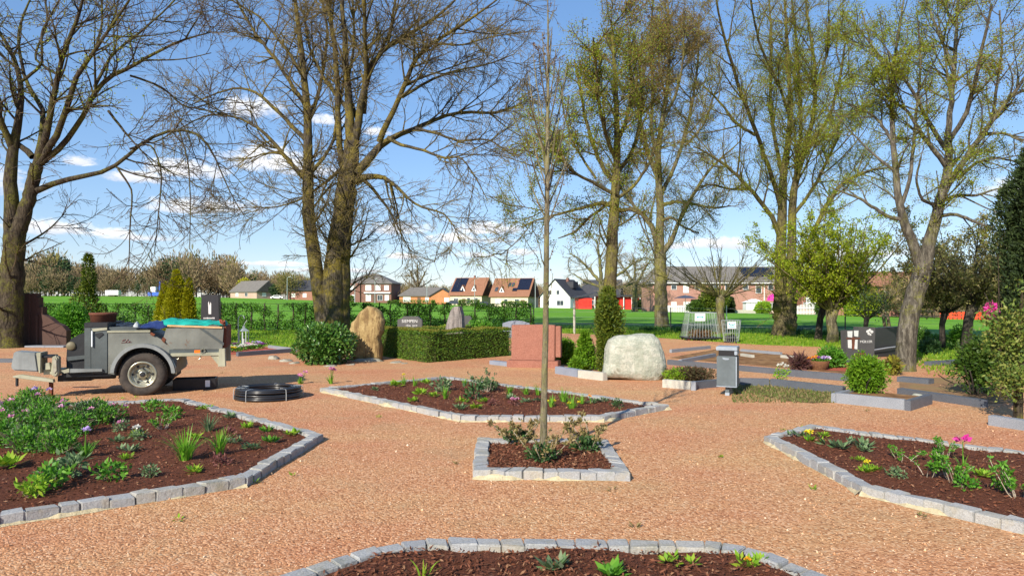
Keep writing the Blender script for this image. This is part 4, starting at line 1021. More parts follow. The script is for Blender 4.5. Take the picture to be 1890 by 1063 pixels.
(a,z1),(b,z2)=q(308,601),q(410,604.5); tag(MB().add([(a,.03,z1-.02),(b,.03,z2-.02),(b,.09,z2-.02),(a,.09,z1-.02),(a,.03,z1+.012),(b,.03,z2+.012),(b,.09,z2+.012),(a,.09,z1+.012)],[(3,2,1,0),(4,5,6,7),(0,1,5,4),(1,2,6,5),(2,3,7,6),(3,0,4,7)]).obj('wooden_plank',M['wood_plank'],None,.004,False,(TX,TY,0),YAW),'raw timber plank along the upper edge of the trailer skip','plank')
rp=MB(); r_=random.Random(3)
for i in range(9):
    c=[(q(409+r_.uniform(-5,5),598+r_.uniform(-5,6))[0],.1+.1*r_.random()+.02*k,q(0,597+r_.uniform(-6,8)+3*k)[1]) for k in range(4)]
    rp.tube(c,.016,6)
tag(rp.obj('strap_bundle',simple('rusty_red_strap',(.28,.07,.035),(.18,.05,.03),9,.85),None,0,False,(TX,TY,0),YAW),'rust red bundle of straps on the rear corner of the trailer','straps')
cx0,_=q(352,690); cr=E('plastic_crate','low black crate on the ground under the rear of the trailer','crate',tw(cx0,.75),YAW); m=MB(); m.box(-.36,.36,-.2,.2,0,.03)
m.box(-.36,.36,-.2,-.175,.031,.2); m.box(-.36,.36,.175,.2,.031,.2); m.box(-.36,-.335,-.174,.174,.031,.2); m.box(.335,.36,-.174,.174,.031,.2); m.obj('crate_box',M['black_plastic'],cr,.006)
MB().box(.18,.26,-.207,-.203,.05,.17).obj('sticker',M['white_sign'],cr)
# ------------------------------------------------------------------ coil of pipe
cxg,cyg=G(486,738); co_=E('pipe_coil','flat coil of black plastic pipe lying on the gravel beside the trailer','pipe coil',(cxg,cyg+.26,0))
pts=[];r_=random.Random(5)
m=MB()
for lay in range(5):
    for ring in range(4):
        rad=.53-ring*.046-.004*lay+r_.uniform(-.008,.008); zz=.022+lay*.036+r_.uniform(-.004,.004); ph=r_.uniform(0,6)
        m.tube([(rad*math.cos(t)*(1+.012*math.sin(3*t+ph)),rad*math.sin(t)*(1+.012*math.sin(2*t+ph)),zz+.006*math.sin(2*t+ph)) for t in np.linspace(0,2*math.pi,65)],.0195,7,False)
m.obj('pipe',M['pe_pipe'],co_,0,True)
for a in (250,318,20,95,170,205):
    c,s=math.cos(R(a)),math.sin(R(a)); prof=[(.552,.0),(.553,.1),(.545,.18),(.45,.19),(.36,.183)]
    MB().tube([(r0*c,r0*s,z) for r0,z in prof],.005,6).obj('strap',M['strap'],co_)
# ------------------------------------------------------------------ litter bin
bx,by=G(1346,731); bn=E('litter_bin','grey metal litter bin on a short post at the path edge','bin',(bx,by+.1,0),R(-24))
MB().box(-.032,.032,-.032,.032,0,.2).obj('post',M['bin'],bn,.004); MB().box(-.036,.036,-.036,.036,0,.055).obj('post_foot',M['bin_light'],bn,.004)
k=MB(); k.box(-.165,.165,-.12,.24,.165,.68); bd=k.obj('body',M['bin'],bn,.012)
MB().box(-.168,.168,-.123,.243,.155,.172).obj('bottom_rim',M['bin_light'],bn,.004)
MB().box(.150,.1675,-.1235,-.112,.175,.675).obj('corner_strip',M['bin_light'],bn,.003)
k=MB(); k.prism_xz([(-.07,.655),(-.06,.63),(-.02,.615),(.03,.62),(.045,.645)],-.1235,-.119); k.obj('handle_recess',M['bin_light'],bn)
MB().box(-.135,.135,-.10,.21,.681,.77).obj('opening',M['black_plastic'],bn)
k=MB(); k.box(-.175,.175,-.13,.25,.775,.84); k.box(.125,.172,-.115,.22,.70,.7745); k.obj('lid',M['bin_light'],bn,.008)
# ------------------------------------------------------------------ grave stones and boulders
tag(rock('sandstone_monolith','tall ochre sandstone monolith between the laurel and the clipped hedge','memorial stone',
 [(650,664),(645,640),(647,618),(642,608),(645,594),(655,580),(664,568),(677,560),(692,562),(702,572),(707,588),(705,606),(699,622),(703,640),(702,664)],18.9,.55,M['sandstone'],4,.016,5,.38))
rock('white_boulder','big pale rounded boulder with green grey lichen','boulder',[(1112,694),(1113,668),(1117,640),(1124,622),(1140,615),(1175,613),(1207,614),(1219,622),(1228,645),(1233,672),(1230,695),(1218,706),(1160,702)],14.3,.7,M['white_rock'],9,.018,5,.42,.05)
rock('white_boulder','low pale rock lying on the kerb behind the right planter','rock',[(1690,741),(1692,731),(1702,725),(1722,725),(1738,731),(1746,740),(1720,744)],11.6,.35,M['white_rock'],12,.02,4,.6,.03)
cxl,ol=local_outline([(817,646),(821,620),(827,594),(834,574),(839,566),(851,565),(855,580),(857,612),(859,646)],21.4); ls=MB(); ls.prism_xz([(x,z) for x,z in ol],-.16,.16)
lso=ls.obj('leaning_stone',M['grey_rock'],None,.03,False,(cxl,21.4,0),R(-16)); tag(lso,'leaning grey slate gravestone standing inside the clipped hedge','gravestone')
for i,(pp,d,lab) in enumerate([([(490,666),(493,655),(505,653),(514,658),(517,668)],19.3,'rounded grey stone at the left end of the stone row'),([(510,671),(515,662),(530,661),(540,668),(538,674)],18.6,'flat stone next to the rounded grey one'),
  ([(527,676),(530,668),(545,666),(556,672),(552,679)],18.0,'pale flat stone in front of the laurel'),([(588,681),(590,674),(620,672),(622,680)],17.3,'long flat slab in front of the laurel'),([(620,680),(623,672),(655,668),(660,677)],17.6,'flat slab left of the monolith foot'),
  ([(642,668),(648,661),(690,659),(712,662),(712,671),(680,674)],18.6,'wide flat stone under the monolith'),([(714,672),(718,666),(738,666),(742,673)],18.2,'small flat slab before the hedge corner'),([(735,674),(738,668),(752,668),(755,675)],18.0,'little stone at the hedge corner'),
  ([(574,677),(578,670),(590,670),(594,678)],17.8,'orange tinted stone under the laurel')]):
    rock('field_stone',lab,'stone',pp,d,.4,M['field_stone'] if 'orange' not in lab else M['sandstone'],30+i,.02,3,.6,.03,'field stones bordering the laurel grave')
# red granite headstone with plinth
rx,ry=G(985,679); rg=E('red_headstone','broad red granite headstone on a plinth beside the clipped hedge','headstone',(rx,ry+.15,0),R(-14))
k=MB(); k.prism_xz([(-.55,.17),(.52,.17),(.53,1.02),(.25,1.035),(-.54,1.02)],-.02,.2); k.obj('slab',M['red_granite'],rg,.012)
MB().box(-.64,.62,-.12,.3,-.05,.168).obj('plinth',M['red_granite'],rg,.012); MB().prism_xz([(.535,.25),(.66,.25),(.66,1.0),(.535,1.0)],.02,.22).obj('side_slab',M['red_granite'],rg,.01)
# dark low headstone SIEMPEN
sx,sy,_=PT(757,612,27); sp_=E('dark_headstone','low dark headstone with cut corners and the name SIEMPEN','headstone',(sx,sy,0),R(-6))
k=MB(); k.prism_xz([(-.5,.0),(.46,.0),(.46,.85),(.36,.92),(.30,.99),(-.26,.99),(-.32,.93),(-.5,.86)],0,.16); k.obj('slab',M['dark_granite'],sp_,.01)
text('SIEMPEN',.165,M['letter_white'],sp_,(-.02,-.003,.80)); text('1936  2019',.10,M['letter_white'],sp_,(.05,-.003,.63))
MB().box(-.56,.52,-.06,.22,-.1,.05).obj('plinth',M['dark_granite'],sp_,.01)
# dark stone behind the leaning one
dx,dy,_=PT(858,612,27.5); ds=E('dark_headstone','dark headstone half hidden behind the leaning slate stone','headstone',(dx,dy,0))
MB().prism_xz([(-.55,0),(.26,0),(.26,.9),(.2,1.0),(-.5,1.0),(-.55,.93)],0,.15).obj('slab',M['dark_granite'],ds,.01); MB().box(-.6,.3,-.05,.2,-.1,.06).obj('plinth',M['dark_granite'],ds,.01)
# grey blue headstone
bx_,by_,_=PT(953,615,30); bl=E('blue_grey_headstone','blue grey headstone with curved top behind the red granite one','headstone',(bx_,by_,0),R(8))
MB().prism_xz([(-.58,0),(.58,0),(.58,.62),(.3,.71),(.0,.745),(-.3,.71),(-.58,.62)],0,.16).obj('slab',M['blue_granite'],bl,.012); MB().box(-.65,.65,-.05,.22,-.1,.06).obj('plinth',M['blue_granite'],bl,.01)
# tall black stele
tx,ty,_=PT(387,650,24); st=E('black_stele','tall black polished stele with a silver emblem behind the trailer','headstone',(tx,ty,0),R(7))
MB().prism_xz([(-.32,.0),(.34,.0),(.29,1.8),(-.27,1.8)],0,.24).obj('slab',M['black_granite'],st,.01); MB().box(-.4,.42,-.06,.3,-.1,.07).obj('plinth',M['black_granite'],st,.01)
k=MB(); k.prism_xz([(-.035,1.14),(.05,1.14),(.05,1.5),(.025,1.55),(.0,1.42),(-.03,1.58),(-.05,1.52)],-.008,.002); k.obj('emblem',M['letter_white'],st)
k=MB(); r_=random.Random(4)
for z,x0,x1,hh in ((.98,-.2,.16,.05),(.88,-.22,.18,.05),(.775,-.13,.12,.06)):
    x=x0
    while x<x1: w=r_.uniform(.02,.04); k.box(x,x+w,-.004,.001,z,z+hh*r_.uniform(.75,1)); x+=w+.012
k.obj('worn_lettering',M['letter_white'],st)
# black stone with cross
cx_,cy_=G(1588,668); cs=E('cross_headstone','two part black headstone with a white inlaid cross','headstone',(cx_,cy_,0),R(12))
k=MB(); k.prism_xz([(-.42,.04),(.42,.04),(.46,1.08),(-.06,1.10),(-.06,1.0),(-.45,.99)],0,.2); k.obj('slab',M['dark_granite'],cs,.01)
MB().box(-.55,.5,-.08,.28,-.1,.039).obj('plinth',M['dark_kerb'],cs,.008)
k=MB()
for b_ in ((-.38,-.25,.79,.97),(-.185,-.07,.81,.985),(-.37,-.265,.45,.70),(-.195,-.095,.42,.70)):
    k.prism_xz([(b_[0],b_[2]),(b_[1],b_[2]-.02),(b_[1]+.01,b_[3]),(b_[0]-.01,b_[3])],-.006,.001)
k.obj('inlay',M['cross_white'],cs)
k=MB(); k.prism_xz([(-.43,.76),(-.28,.75),(-.215,.79),(-.16,.75),(-.02,.76),(-.02,.73),(-.17,.72),(-.19,.42),(-.225,.38),(-.25,.42),(-.27,.72),(-.43,.73)],-.014,-.0065); k.obj('cross',M['rust'],cs)
cs.scale=(1,1,.84)
text('MÜLLER',.105,M['letter_white'],cs,(.17,-.003,.63)); 
k=MB()
for (x,z,s) in ((.22,.95,.05),(.28,.99,.045),(.34,.94,.05),(.25,.88,.04),(.3,.85,.03)): k.lathe([(.0001,-.012),(s,-.006),(s*.9,.0)],9,'y',(x,0,z))
k.obj('rose_relief',M['letter_white'],cs)
wx,wy=G(1650,662); wl=E('dark_grave_wall','low black grave wall behind the cross headstone','grave wall',(wx,wy+.6,0),R(24)); MB().prism_xz([(-.75,0),(.75,0),(.75,.86),(-.75,.82)],0,.16).obj('slab',M['black_granite'],wl,.01)
MB().tube([(-.7,-.1,.2),(0,-.14,.27),(.6,-.12,.3)],.02,6).obj('rail',M['grey_granite'],wl)
# brown stepped monument on the far left
mx,my,_=PT(70,640,24.5); mo=E('brown_monument','brown stepped grave monument with two posts beside the left tree','grave monument',(mx,my,0),R(-4))
k=MB(); k.prism_xz([(-.62,0),(1.0,0),(1.0,.55),(.85,.72),(.6,.82),(.38,1.0),(.12,1.12),(.12,1.38),(-.02,1.38),(-.02,1.72),(-.1,1.72),(-.1,1.85),(-.62,1.85)],.05,.3); k.obj('wall',M['brown_stone'],mo,.01)
for x,h in ((-.32,1.84),(-.03,1.1)): MB().box(x-.035,x+.035,-.04,.03,0,h).obj('post',M['brown_stone'],mo,.005)
MB().box(-.1,1.3,-.5,-.1,0,.06).obj('ledger_slab',M['grey_granite'],mo,.01)
# ------------------------------------------------------------------ grave kerbs
kerb((1231,664),(1440,681),'long dark grave kerb running behind the litter bin',M['dark_kerb'],.12,.12)
kerb((1437,681),(1580,692),'dark kerb in front of the flower basket',M['dark_kerb'],.14,.12)
kerb((1655,695),(1714,700),'short dark kerb at the foot of the leaning trunk',M['dark_kerb'],.10,.25)
kerb((1258,664),(1322,652),'slanting grey kerb between the pale boulder and the bin',M['grey_granite'],.10,.09)
kerb((1240,645),(1312,638),'thin grey kerb farthest behind the pale boulder',M['grey_granite'],.10,.09)
kerb((1366,644),(1440,650),'grey kerb just behind the bin lid, farthest of that plot',M['grey_granite'],.08,.1)
kerb((1366,652),(1387,655),'short pale kerb stub right of the bin lid',M['concrete'],.08,.1)
kerb((1440,655),(1502,661),'pale kerb behind the purple leaved plant',M['concrete'],.08,.12)
kerb((1366,698),(1420,699),'grey kerb right of the litter bin body',M['dark_kerb'],.14,.1)
kerb((1421,699),(1556,713),'dark kerb behind the weedy plot',M['dark_kerb'],.14,.1)
kerb((1655,716),(1812,738),'long dark kerb behind the right planter and pale rock',M['dark_kerb'],.12,.14)
kerb((1222,700),(1274,704),'pale stained kerb at the right foot of the boulder',M['concrete'],.15,.1)
kerb((1275,704),(1284,704.5),'blue grey kerb end block beside the pale stained kerb',M['grey_granite'],.16,.1)
kerb((1285,704),(1366,697),'shaded kerb behind the bin post',M['dark_kerb'],.14,.09)
kerb((1024,676),(1065,682),'blue grey kerb at the right foot of the red headstone',M['blue_granite'],.16,.14)
kerb((1066,683),(1113,688),'pale concrete kerb under the small conifers',M['concrete'],.16,.14)
kerb((903,665),(940,669),'blue grey kerb at the left foot of the red headstone',M['blue_granite'],.1,.16)
kerb((1823,766),(1900,777),'mossy grey kerb at the foot of the right shrub',M['grey_granite'],.13,.12)
kerb((440,650),(542,643),'dark kerb in front of the lantern flowers',M['dark_kerb'],.12,.12)
kerb((494,637),(543,643),'light grey kerb right of the lantern flowers',M['grey_granite'],.1,.1)
kerb((-40,662),(62,662),'dark kerb by the foot of the left tree',M['dark_kerb'],.1,.12)
kerb((0,742),(70,736),'dark kerb on the ground behind the mauve thicket',M['dark_kerb'],.05,.1)
kerb((1720,668),(1812,662),'dark kerb in the shade right of the leaning trunk',M['dark_kerb'],.1,.2)
# planter with clipped bush
p0=Vector(G(1543,725,.16)); p1=Vector(G(1669,737,.16)); L=(p1-p0).length; an=math.atan2((p1-p0).y,(p1-p0).x)
pl_=E('kerbed_planter','grey granite kerb box holding the round lime bush','planter',(p0.x,p0.y,0),an)
MB().box(0,L,0,.08,-.05,.16).obj('front_kerb',M['grey_granite'],pl_,.006); MB().box(L+.004,L+.09,-.01,1.0,-.05,.155).obj('end_kerb',M['dark_kerb'],pl_,.006); MB().box(-.08,-.004,.0,1.0,-.05,.15).obj('end_kerb',M['grey_granite'],pl_,.006)
MB().box(0,L,.081,1.0,-.05,.11).obj('soil',M['litter'],pl_)
def at(px,py): x,y=G(px,py); return (x,y,0)
bush('clipped_bush','dense round lime green conifer bush in the right planter','bush',(p0.x+.7*L,p0.y+.45,.10),(.30,.29,.34),4800,.055,.011,M['conif'],amp=.2,seed=5,fr=7)
bush('laurel_bush','dense glossy laurel bush left of the sandstone monolith','bush',at(598,671),(.74,.7,.56),5200,.10,.026,M['laurel'],amp=.16,seed=8,zc=.46,fr=4)
bush('low_conifer','round bright green conifer right of the red headstone','bush',(G(1043,672)[0],G(1043,672)[1],0),(.30,.3,.36),3000,.06,.013,M['conif'],amp=.2,seed=15,fr=6)
bush('small_conifer','pointed bright green dwarf conifer in front of the yew column','bush',at(1080,682),(.33,.33,.44),3600,.07,.014,M['conif'],shape='cone',amp=.22,seed=17,zc=.44,fr=6,power=.7)
bush('small_conifer','lowest lime conifer spreading at the foot of the pointed one','bush',at(1068,684),(.22,.2,.17),1300,.06,.013,M['conif'],amp=.2,seed=19,fr=7)
bush('yew_column','dark upright yew column in front of the leafy tree','bush',at(1124,686),(.275,.28,.93),8500,.075,.013,M['yew'],shape='col',amp=.22,seed=21,zc=.9,fr=5)
bush('round_bush','round bright bush behind the clipped hedge','bush',(PT(888,606,26)[0],26,0),(.55,.5,.42),2200,.09,.025,M['plant'],amp=.2,seed=25,zc=.45)
bush('golden_bush','small golden bush left of the leaning slate stone','bush',(PT(818,606,25.5)[0],25.5,0),(.22,.22,.3),700,.06,.014,M['plant_lime'],seed=27,zc=.42)
bush('heather_patch','low dark brown heather between the boulder and the bin','plant',at(1272,703),(.50,.25,.14),2400,.05,.009,leafmat('heather_sprigs',[(.07,.035,.02),(.10,.075,.03),(.05,.06,.02),(.13,.08,.05)],.8,.1),amp=.2,seed=31,zc=.14,stem=False,fr=6)
bush('yellow_green_plant','yellow green leafy plant at the right foot of the boulder','plant',at(1247,703),(.24,.16,.11),700,.06,.014,M['plant_lime'],seed=33,zc=.12,stem=False)
bush('red_sedge','dark purple leaved plant beside the flower basket','plant',at(1476,682),(.19,.16,.15),420,.13,.011,leafmat('purple_leaves',[(.06,.025,.03),(.12,.05,.05),(.09,.05,.03)],.7,.2),seed=35,zc=.14,stem=False)
bush('green_mound','green mound plant behind the flower basket','plant',at(1534,678),(.34,.3,.26),1500,.08,.018,M['plant'],seed=37,zc=.22,stem=False)
bush('golden_thuja','tall golden thuja beside the black stele','conifer',(PT(325,640,27)[0],27,0),(.66,.6,1.42),11000,.11,.02,M['thuja_gold'],shape='cone',amp=.25,seed=41,zc=1.4,power=.75,fr=4)
bush('golden_thuja','lower golden thuja touching the black stele','conifer',(PT(349,640,26.5)[0],26.5,0),(.3,.3,1.12),4500,.10,.018,M['thuja_gold'],shape='cone',amp=.25,seed=43,zc=1.1,power=.6,fr=4)
bush('golden_thuja','broad low golden thuja left of the tall one','conifer',(PT(303,640,27.5)[0],27.5,0),(.42,.4,1.1),5000,.10,.018,M['thuja_gold'],shape='cone',amp=.25,seed=44,zc=1.05,power=.6,fr=4)
bush('dark_shrub','small dark conifer at the foot of the black stele','bush',(PT(364,640,25.5)[0],25.5,0),(.22,.2,.5),1300,.07,.014,M['thuja_dark'],seed=45,zc=.5)
bush('spruce_sapling','slender open spruce growing through the field hedge','conifer',(PT(163,620,33)[0],33,0),(.9,.8,1.68),3200,.16,.032,M['yew'],shape='cone',amp=.45,seed=47,zc=1.62,power=.8,core=False,fr=3)
bush('privet_bush','leafy bush between the brown monument and the trailer','bush',(PT(128,625,29)[0],29,0),(.8,.5,.85),3000,.10,.025,M['plant'],seed=49,zc=.75)
bush('rhododendron','small leafy bush in front of the field hedge right of the monument','bush',(PT(215,615,31)[0],31,0),(.9,.5,.6),2200,.10,.025,M['laurel'],seed=50,zc=.5)
# clipped hedge round a grave : four straight runs as one plant
hd=E('clipped_hedge','square clipped yew hedge enclosing the leaning stone','hedge',(0,0,0)); C0=Vector((-2.2,18.25)); C1=Vector((-.02,20.6)); C3=Vector((-4.05,20.8)); C2=C1+(C3-C0)
def hedge_run(a,b,w,h,n,mat,top):
    d=(b-a); L=d.length; d.normalize(); nn=Vector((-d.y,d.x)); Vs=[]
    for (m_,nm,kk) in ((mat,'foliage',n),(top,'young_tips',int(n*.20))):
        q_=rng.random((kk,3)); f=rng.random(kk); 
        if nm=='foliage':
            X=q_[:,0]*L; Yv=np.where(f<.33,0.02*q_[:,1],np.where(f<.55,w-.02*q_[:,1],q_[:,1]*w)); Z=np.where(f<.55,q_[:,2]*h,np.where(f<.9,h-.03*q_[:,2],q_[:,2]*h)); D=np.stack([rng.normal(size=kk)*.5,np.where(f<.33,-1,np.where(f<.55,1,rng.normal(size=kk)*.4)),np.where(f<.55,rng.normal(size=kk)*.5,1)],1)
        else:
            X=q_[:,0]*L; Yv=q_[:,1]*w; Z=h+.01+.02*q_[:,2]; D=np.stack([rng.normal(size=kk)*.6,rng.normal(size=kk)*.6,np.ones(kk)],1)
        Z=Z+.018*np.sin(X*6)+.012*np.sin(X*15+1); Yv=Yv+.02*np.sin(X*5+Z*7)
        P=np.stack([a.x+d.x*X+nn.x*Yv,a.y+d.y*X+nn.y*Yv,Z],1); D=unit(D); DW=np.stack([d.x*D[:,0]+nn.x*D[:,1],d.y*D[:,0]+nn.y*D[:,1],D[:,2]],1)
        DW=unit(DW+rng.normal(size=DW.shape)*.4)
        Vs.append(leaf_np(P,DW,rng.uniform(.03,.065,kk),rng.uniform(.006,.012,kk)))
    return Vs
A_=[];B_=[];core=MB()
for a,b,n_ in ((C0,C1,15000),(C3,C0,15500),(C1,C2,4500),(C2,C3,4500)):
    r_=hedge_run(a,b,.34,.78 if n_>5000 else .74,n_,None,None); A_.append(r_[0]); B_.append(r_[1])
    d=(b-a).normalized(); nn=Vector((-d.y,d.x)); P=[a+d*.05+nn*.05,b-d*.05+nn*.05,b-d*.05+nn*.29,a+d*.05+nn*.29]; core.prism_xy([(p.x,p.y) for p in P],0,.70)
V,Fs=join_np(A_); O('foliage',mesh_np('foliage',V,Fs),M['hedge'],hd); V,Fs=join_np(B_); O('young_tips',mesh_np('young_tips',V,Fs),M['hedgetop'],hd)
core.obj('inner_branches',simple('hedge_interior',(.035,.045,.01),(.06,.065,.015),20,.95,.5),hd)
# sparse field hedge with bare upright stems
fx0,fx1=PT(-60,600,36.6)[0],PT(985,600,38.6)[0]; fy=lambda x:36.6+(x-fx0)/(fx1-fx0)*2.0
fh=E('field_hedge','long sparse hedge with dark upright stems along the green field','hedge',(0,0,0)); x=fx0; r_=random.Random(6)
Ps=[]
while x<fx1:
    y=fy(x); pts=[(x+r_.uniform(-.04,.04),y+r_.uniform(-.04,.04),z) for z in (-.05,.4,.8,1.15,1.42+r_.uniform(-.06,.06))]
    MB().tube(pts,[.055,.05,.045,.04,.03],6).obj('stem',M['bark_dark'],fh); Ps.append([p for p in pts]); x+=.74*r_.uniform(.8,1.2)
Ps=np.array(Ps); Rs=np.full(Ps.shape[:2],.04); Q1,R1=spawn(Ps,Rs,5,.25,1,.25,.8,(45,95),.5,.016,.006,.1,.22,6); Q2,R2=spawn(Q1,R1,6,.1,1,.15,.4,(30,80),.7,.009,.004,.1,.25,4)
V,Fs=join_np([tubes_np(Q1,R1,4),tubes_np(Q2,R2,3)]); O('branch_sprays',mesh_np('branch_sprays',V,Fs),M['bark_dark'],fh)
n_=62000; X=rng.uniform(fx0,fx1,n_); Z=.05+1.38*rng.random(n_)**1.0; cl=np.sin(X*3.1+Z*5)+np.sin(X*7.3-Z*4+1)+np.sin(X*1.3+2)+np.sin(Z*9+X*2); low=Z<.5
kp=(cl+rng.normal(size=n_)*.8>-.3)|(low&(rng.random(n_)<.8)); px_=CX+X*F/37; dense=(px_>640); kp&=(rng.random(n_)<np.where(dense,.9,.85)); X=X[kp];Z=Z[kp]; n_=len(X)
P=np.stack([X,fy(X)+rng.normal(size=n_)*.14,Z],1); V,Fc=leaf_np(P,rdir(n_),.10*rng.uniform(.6,1.3,n_),.03*rng.uniform(.7,1.2,n_)); O('leaves',mesh_np('leaves',V,Fc),M['espal'],fh)
m=MB()
for z in (.55,1.0,1.4): m.tube([(fx0,fy(fx0)+.05,z),(fx1,fy(fx1)+.05,z)],.012,5)
m.obj('training_wire',M['black_steel'],fh)
# wire fence on the right
wf=E('wire_fence','thin wire fence with dark posts between the lawn and the field','fence',(0,0,0)); fpx=[(985,38.6),(1100,39.2),(1238,36.3),(1330,35),(1435,33.4),(1560,31.5),(1680,29),(1790,27),(1930,25.5)]
fp=[((p-CX)/F*d,d) for p,d in fpx]
for x,y in fp: MB().tube([(x,y,-.1),(x,y,1.22)],.03,8).obj('post',M['black_steel'],wf)
m=MB()
for z in (.3,.65,.95,1.18):
    for a,b in zip(fp[:-1],fp[1:]): m.tube([(*a,z),(*b,z)],.004,4,False)
m.obj('wire',M['galv'],wf)
x,y,_=PT(1060,632,33.5); tag(MB().tube([(x,y,-.1),(x,y,1.55)],.055,8).obj('concrete_post',M['concrete'],None),'pale concrete post standing on the lawn behind the dwarf conifer','post')
x,y,_=PT(1341,600,33.6); tag(MB().tube([(x,y,-.1),(x,y,1.35)],.022,8).obj('white_post',M['white_sign'],None),'slim white post beside the pollard behind the wire cage','post')
# wire cage for cuttings, mesh bin
gx,gy=G(1302,629); cg=E('wire_cage','large galvanised wire cage on a low tray at the lawn edge','cage',(gx,gy+.75,0))
wb,wt_,hh=.66,.52,1.10; m=MB()
base=[(-wb,-.6),(wb,-.6),(wb,.6),(-wb,.6)]; top=[(-wt_,-.45),(wt_,-.45),(wt_,.45),(-wt_,.45)]
for i in range(4):
    a,b=base[i],base[(i+1)%4]; c,d=top[i],top[(i+1)%4]; k=11 if i%2==0 else 7
    for j in range(k+1):
        t=j/k; m.tube([(a[0]+(b[0]-a[0])*t,a[1]+(b[1]-a[1])*t,.12),(c[0]+(d[0]-c[0])*t,c[1]+(d[1]-c[1])*t,hh)],.0075,5)
    m.tube([(*c,hh),(*d,hh)],.016,6); m.tube([((a[0]+c[0])/2,(a[1]+c[1])/2,.62),((b[0]+d[0])/2,(b[1]+d[1])/2,.62)],.007,5)
m.obj('bars',M['galv'],cg); m=MB(); m.box(-.72,.72,-.62,.62,.07,.12); m.obj('tray',M['black_steel'],cg,.01)
for sx in (-.6,.6):
    for sy in (-.5,.5): MB().box(sx-.05,sx+.05,sy-.05,sy+.05,-.02,.069).obj('foot',M['rust'],cg)
MB().prism_xz([(-.36,.78),(.05,.78),(.05,1.08),(-.36,1.08)],-.54,-.525).obj('sign_board',M['white_sign'],cg,.004)
m=MB(); m.prism_xz([(-.29,.89),(-.20,.91),(-.11,.91),(-.02,.89),(-.02,.96),(-.11,.945),(-.20,.945),(-.29,.96)],-.546,-.5405); m.obj('sign_symbol',M['teal_ink'],cg)
V,Fc=foliage((0,0,.22),(.45,.4,.14),900,.12,.02,61,.3,.9,.12,.4); tag(O('cuttings',mesh_np('cuttings',V,Fc),M['bud_brown'],None,(gx,gy+.75,0)),'heap of brown cuttings lying inside the wire cage','cuttings')
mx,my=G(1355,633); mb=E('mesh_bin','grey wire mesh bin with a teal lettered sign next to the cage','bin',(mx,my+.35,0)); m=MB()
for a in range(22):
    t=2*math.pi*a/22; m.tube([(.27*math.cos(t),.27*math.sin(t),.04),(.36*math.cos(t),.36*math.sin(t),.84)],.008,4)
for z in (.04,.2,.36,.52,.68,.84):
    rr=.27+.09*(z-.04)/.8; m.tube([(rr*math.cos(t),rr*math.sin(t),z) for t in np.linspace(0,2*math.pi,25)],.010 if z in (.04,.84) else .006,4,False)
m.obj('mesh',M['galv'],mb); MB().lathe([(.0001,-.0),(.27,-.0),(.28,.05),(.0001,.05)],20).obj('bin_base',M['black_plastic'],mb)
MB().box(-.25,.07,-.375,-.36,.54,.80).obj('sign_board',M['white_sign'],mb,.003)
m=MB()
for x0,x1,z0,z1 in ((-.21,-.17,.68,.75),(-.165,-.10,.66,.69),(-.09,-.02,.66,.70),(.0,.03,.67,.75),(-.2,.02,.59,.615)): m.box(x0,x1,-.381,-.376,z0,z1)
m.obj('worn_lettering',M['teal_ink'],mb)
V,Fc=foliage((0,0,.16),(.2,.2,.1),200,.1,.03,63,.3,.9,.05,.4); tag(O('green_waste',mesh_np('green_waste',V,Fc),M['black_plastic'],None,(mx,my+.35,0)),'dark rubbish lying at the bottom of the mesh bin','rubbish')
# lantern with flowers
lx,ly=G(450,638); ln=E('grave_lantern','tall metal lantern hanging from a crook among the grave flowers','lantern',(lx,ly,0)); MB().tube([(-.2,0,-.05),(-.2,0,.9),(-.17,0,1.02),(-.08,0,1.08),(.0,0,1.05),(.02,0,.96)],.016,8).obj('crook',M['galv'],ln)
m=MB()
for sx in (-.12,.12):
    for sy in (-.12,.12): m.box(sx-.012,sx+.012,sy-.012,sy+.012,.08,.52)
m.box(-.02,.02,-.125,-.115,.08,.52); m.box(-.14,.14,-.14,.14,.05,.079); m.obj('frame',M['galv'],ln); MB().lathe([(.2,.521),(.13,.57),(.05,.62),(.04,.70),(.0001,.71)],4).obj('cap',M['galv'],ln)
MB().tube([(0,0,.72),(.05,0,.82),(.12,0,.9)],.012,6).obj('hook',M['galv'],ln); MB().lathe([(.0001,.08),(.05,.08),(.05,.25),(.0001,.25)],12).obj('candle',M['petal_white'],ln)
FL=[(432,643,'petal_purple','purple flowers left of the grave lantern'),(438,648,'petal_white','white flowers at the dark kerb below the lantern'),(448,646,'petal_white','cream flowers under the lantern'),(426,650,'petal_yellow','yellow flowers nearest the trailer rear'),
 (458,643,'petal_pink','pink flowers right of the lantern'),(466,645,'petal_white','white flowers right of the pink ones'),(474,640,'petal_lilac','lilac flowers behind the right end of the row'),(480,643,'petal_purple','dark purple flowers at the right end of the row')]
for px,py,fm,lab in FL:
    x,y=G(px,py); rt=E('bedding_flower',lab,'flowers',(x,y,0),0,'flowers round the grave lantern'); V,Fc=foliage((0,0,.06),(.14,.14,.08),120,.08,.02,px,.2,.9,0,.4); O('leaves',mesh_np('leaves',V,Fc),M['plant'],rt)
    heads(rt,[(rng.normal()*.09,rng.normal()*.09,.13+.03*rng.random()) for _ in range(9)],.05,14,.028,M[fm])
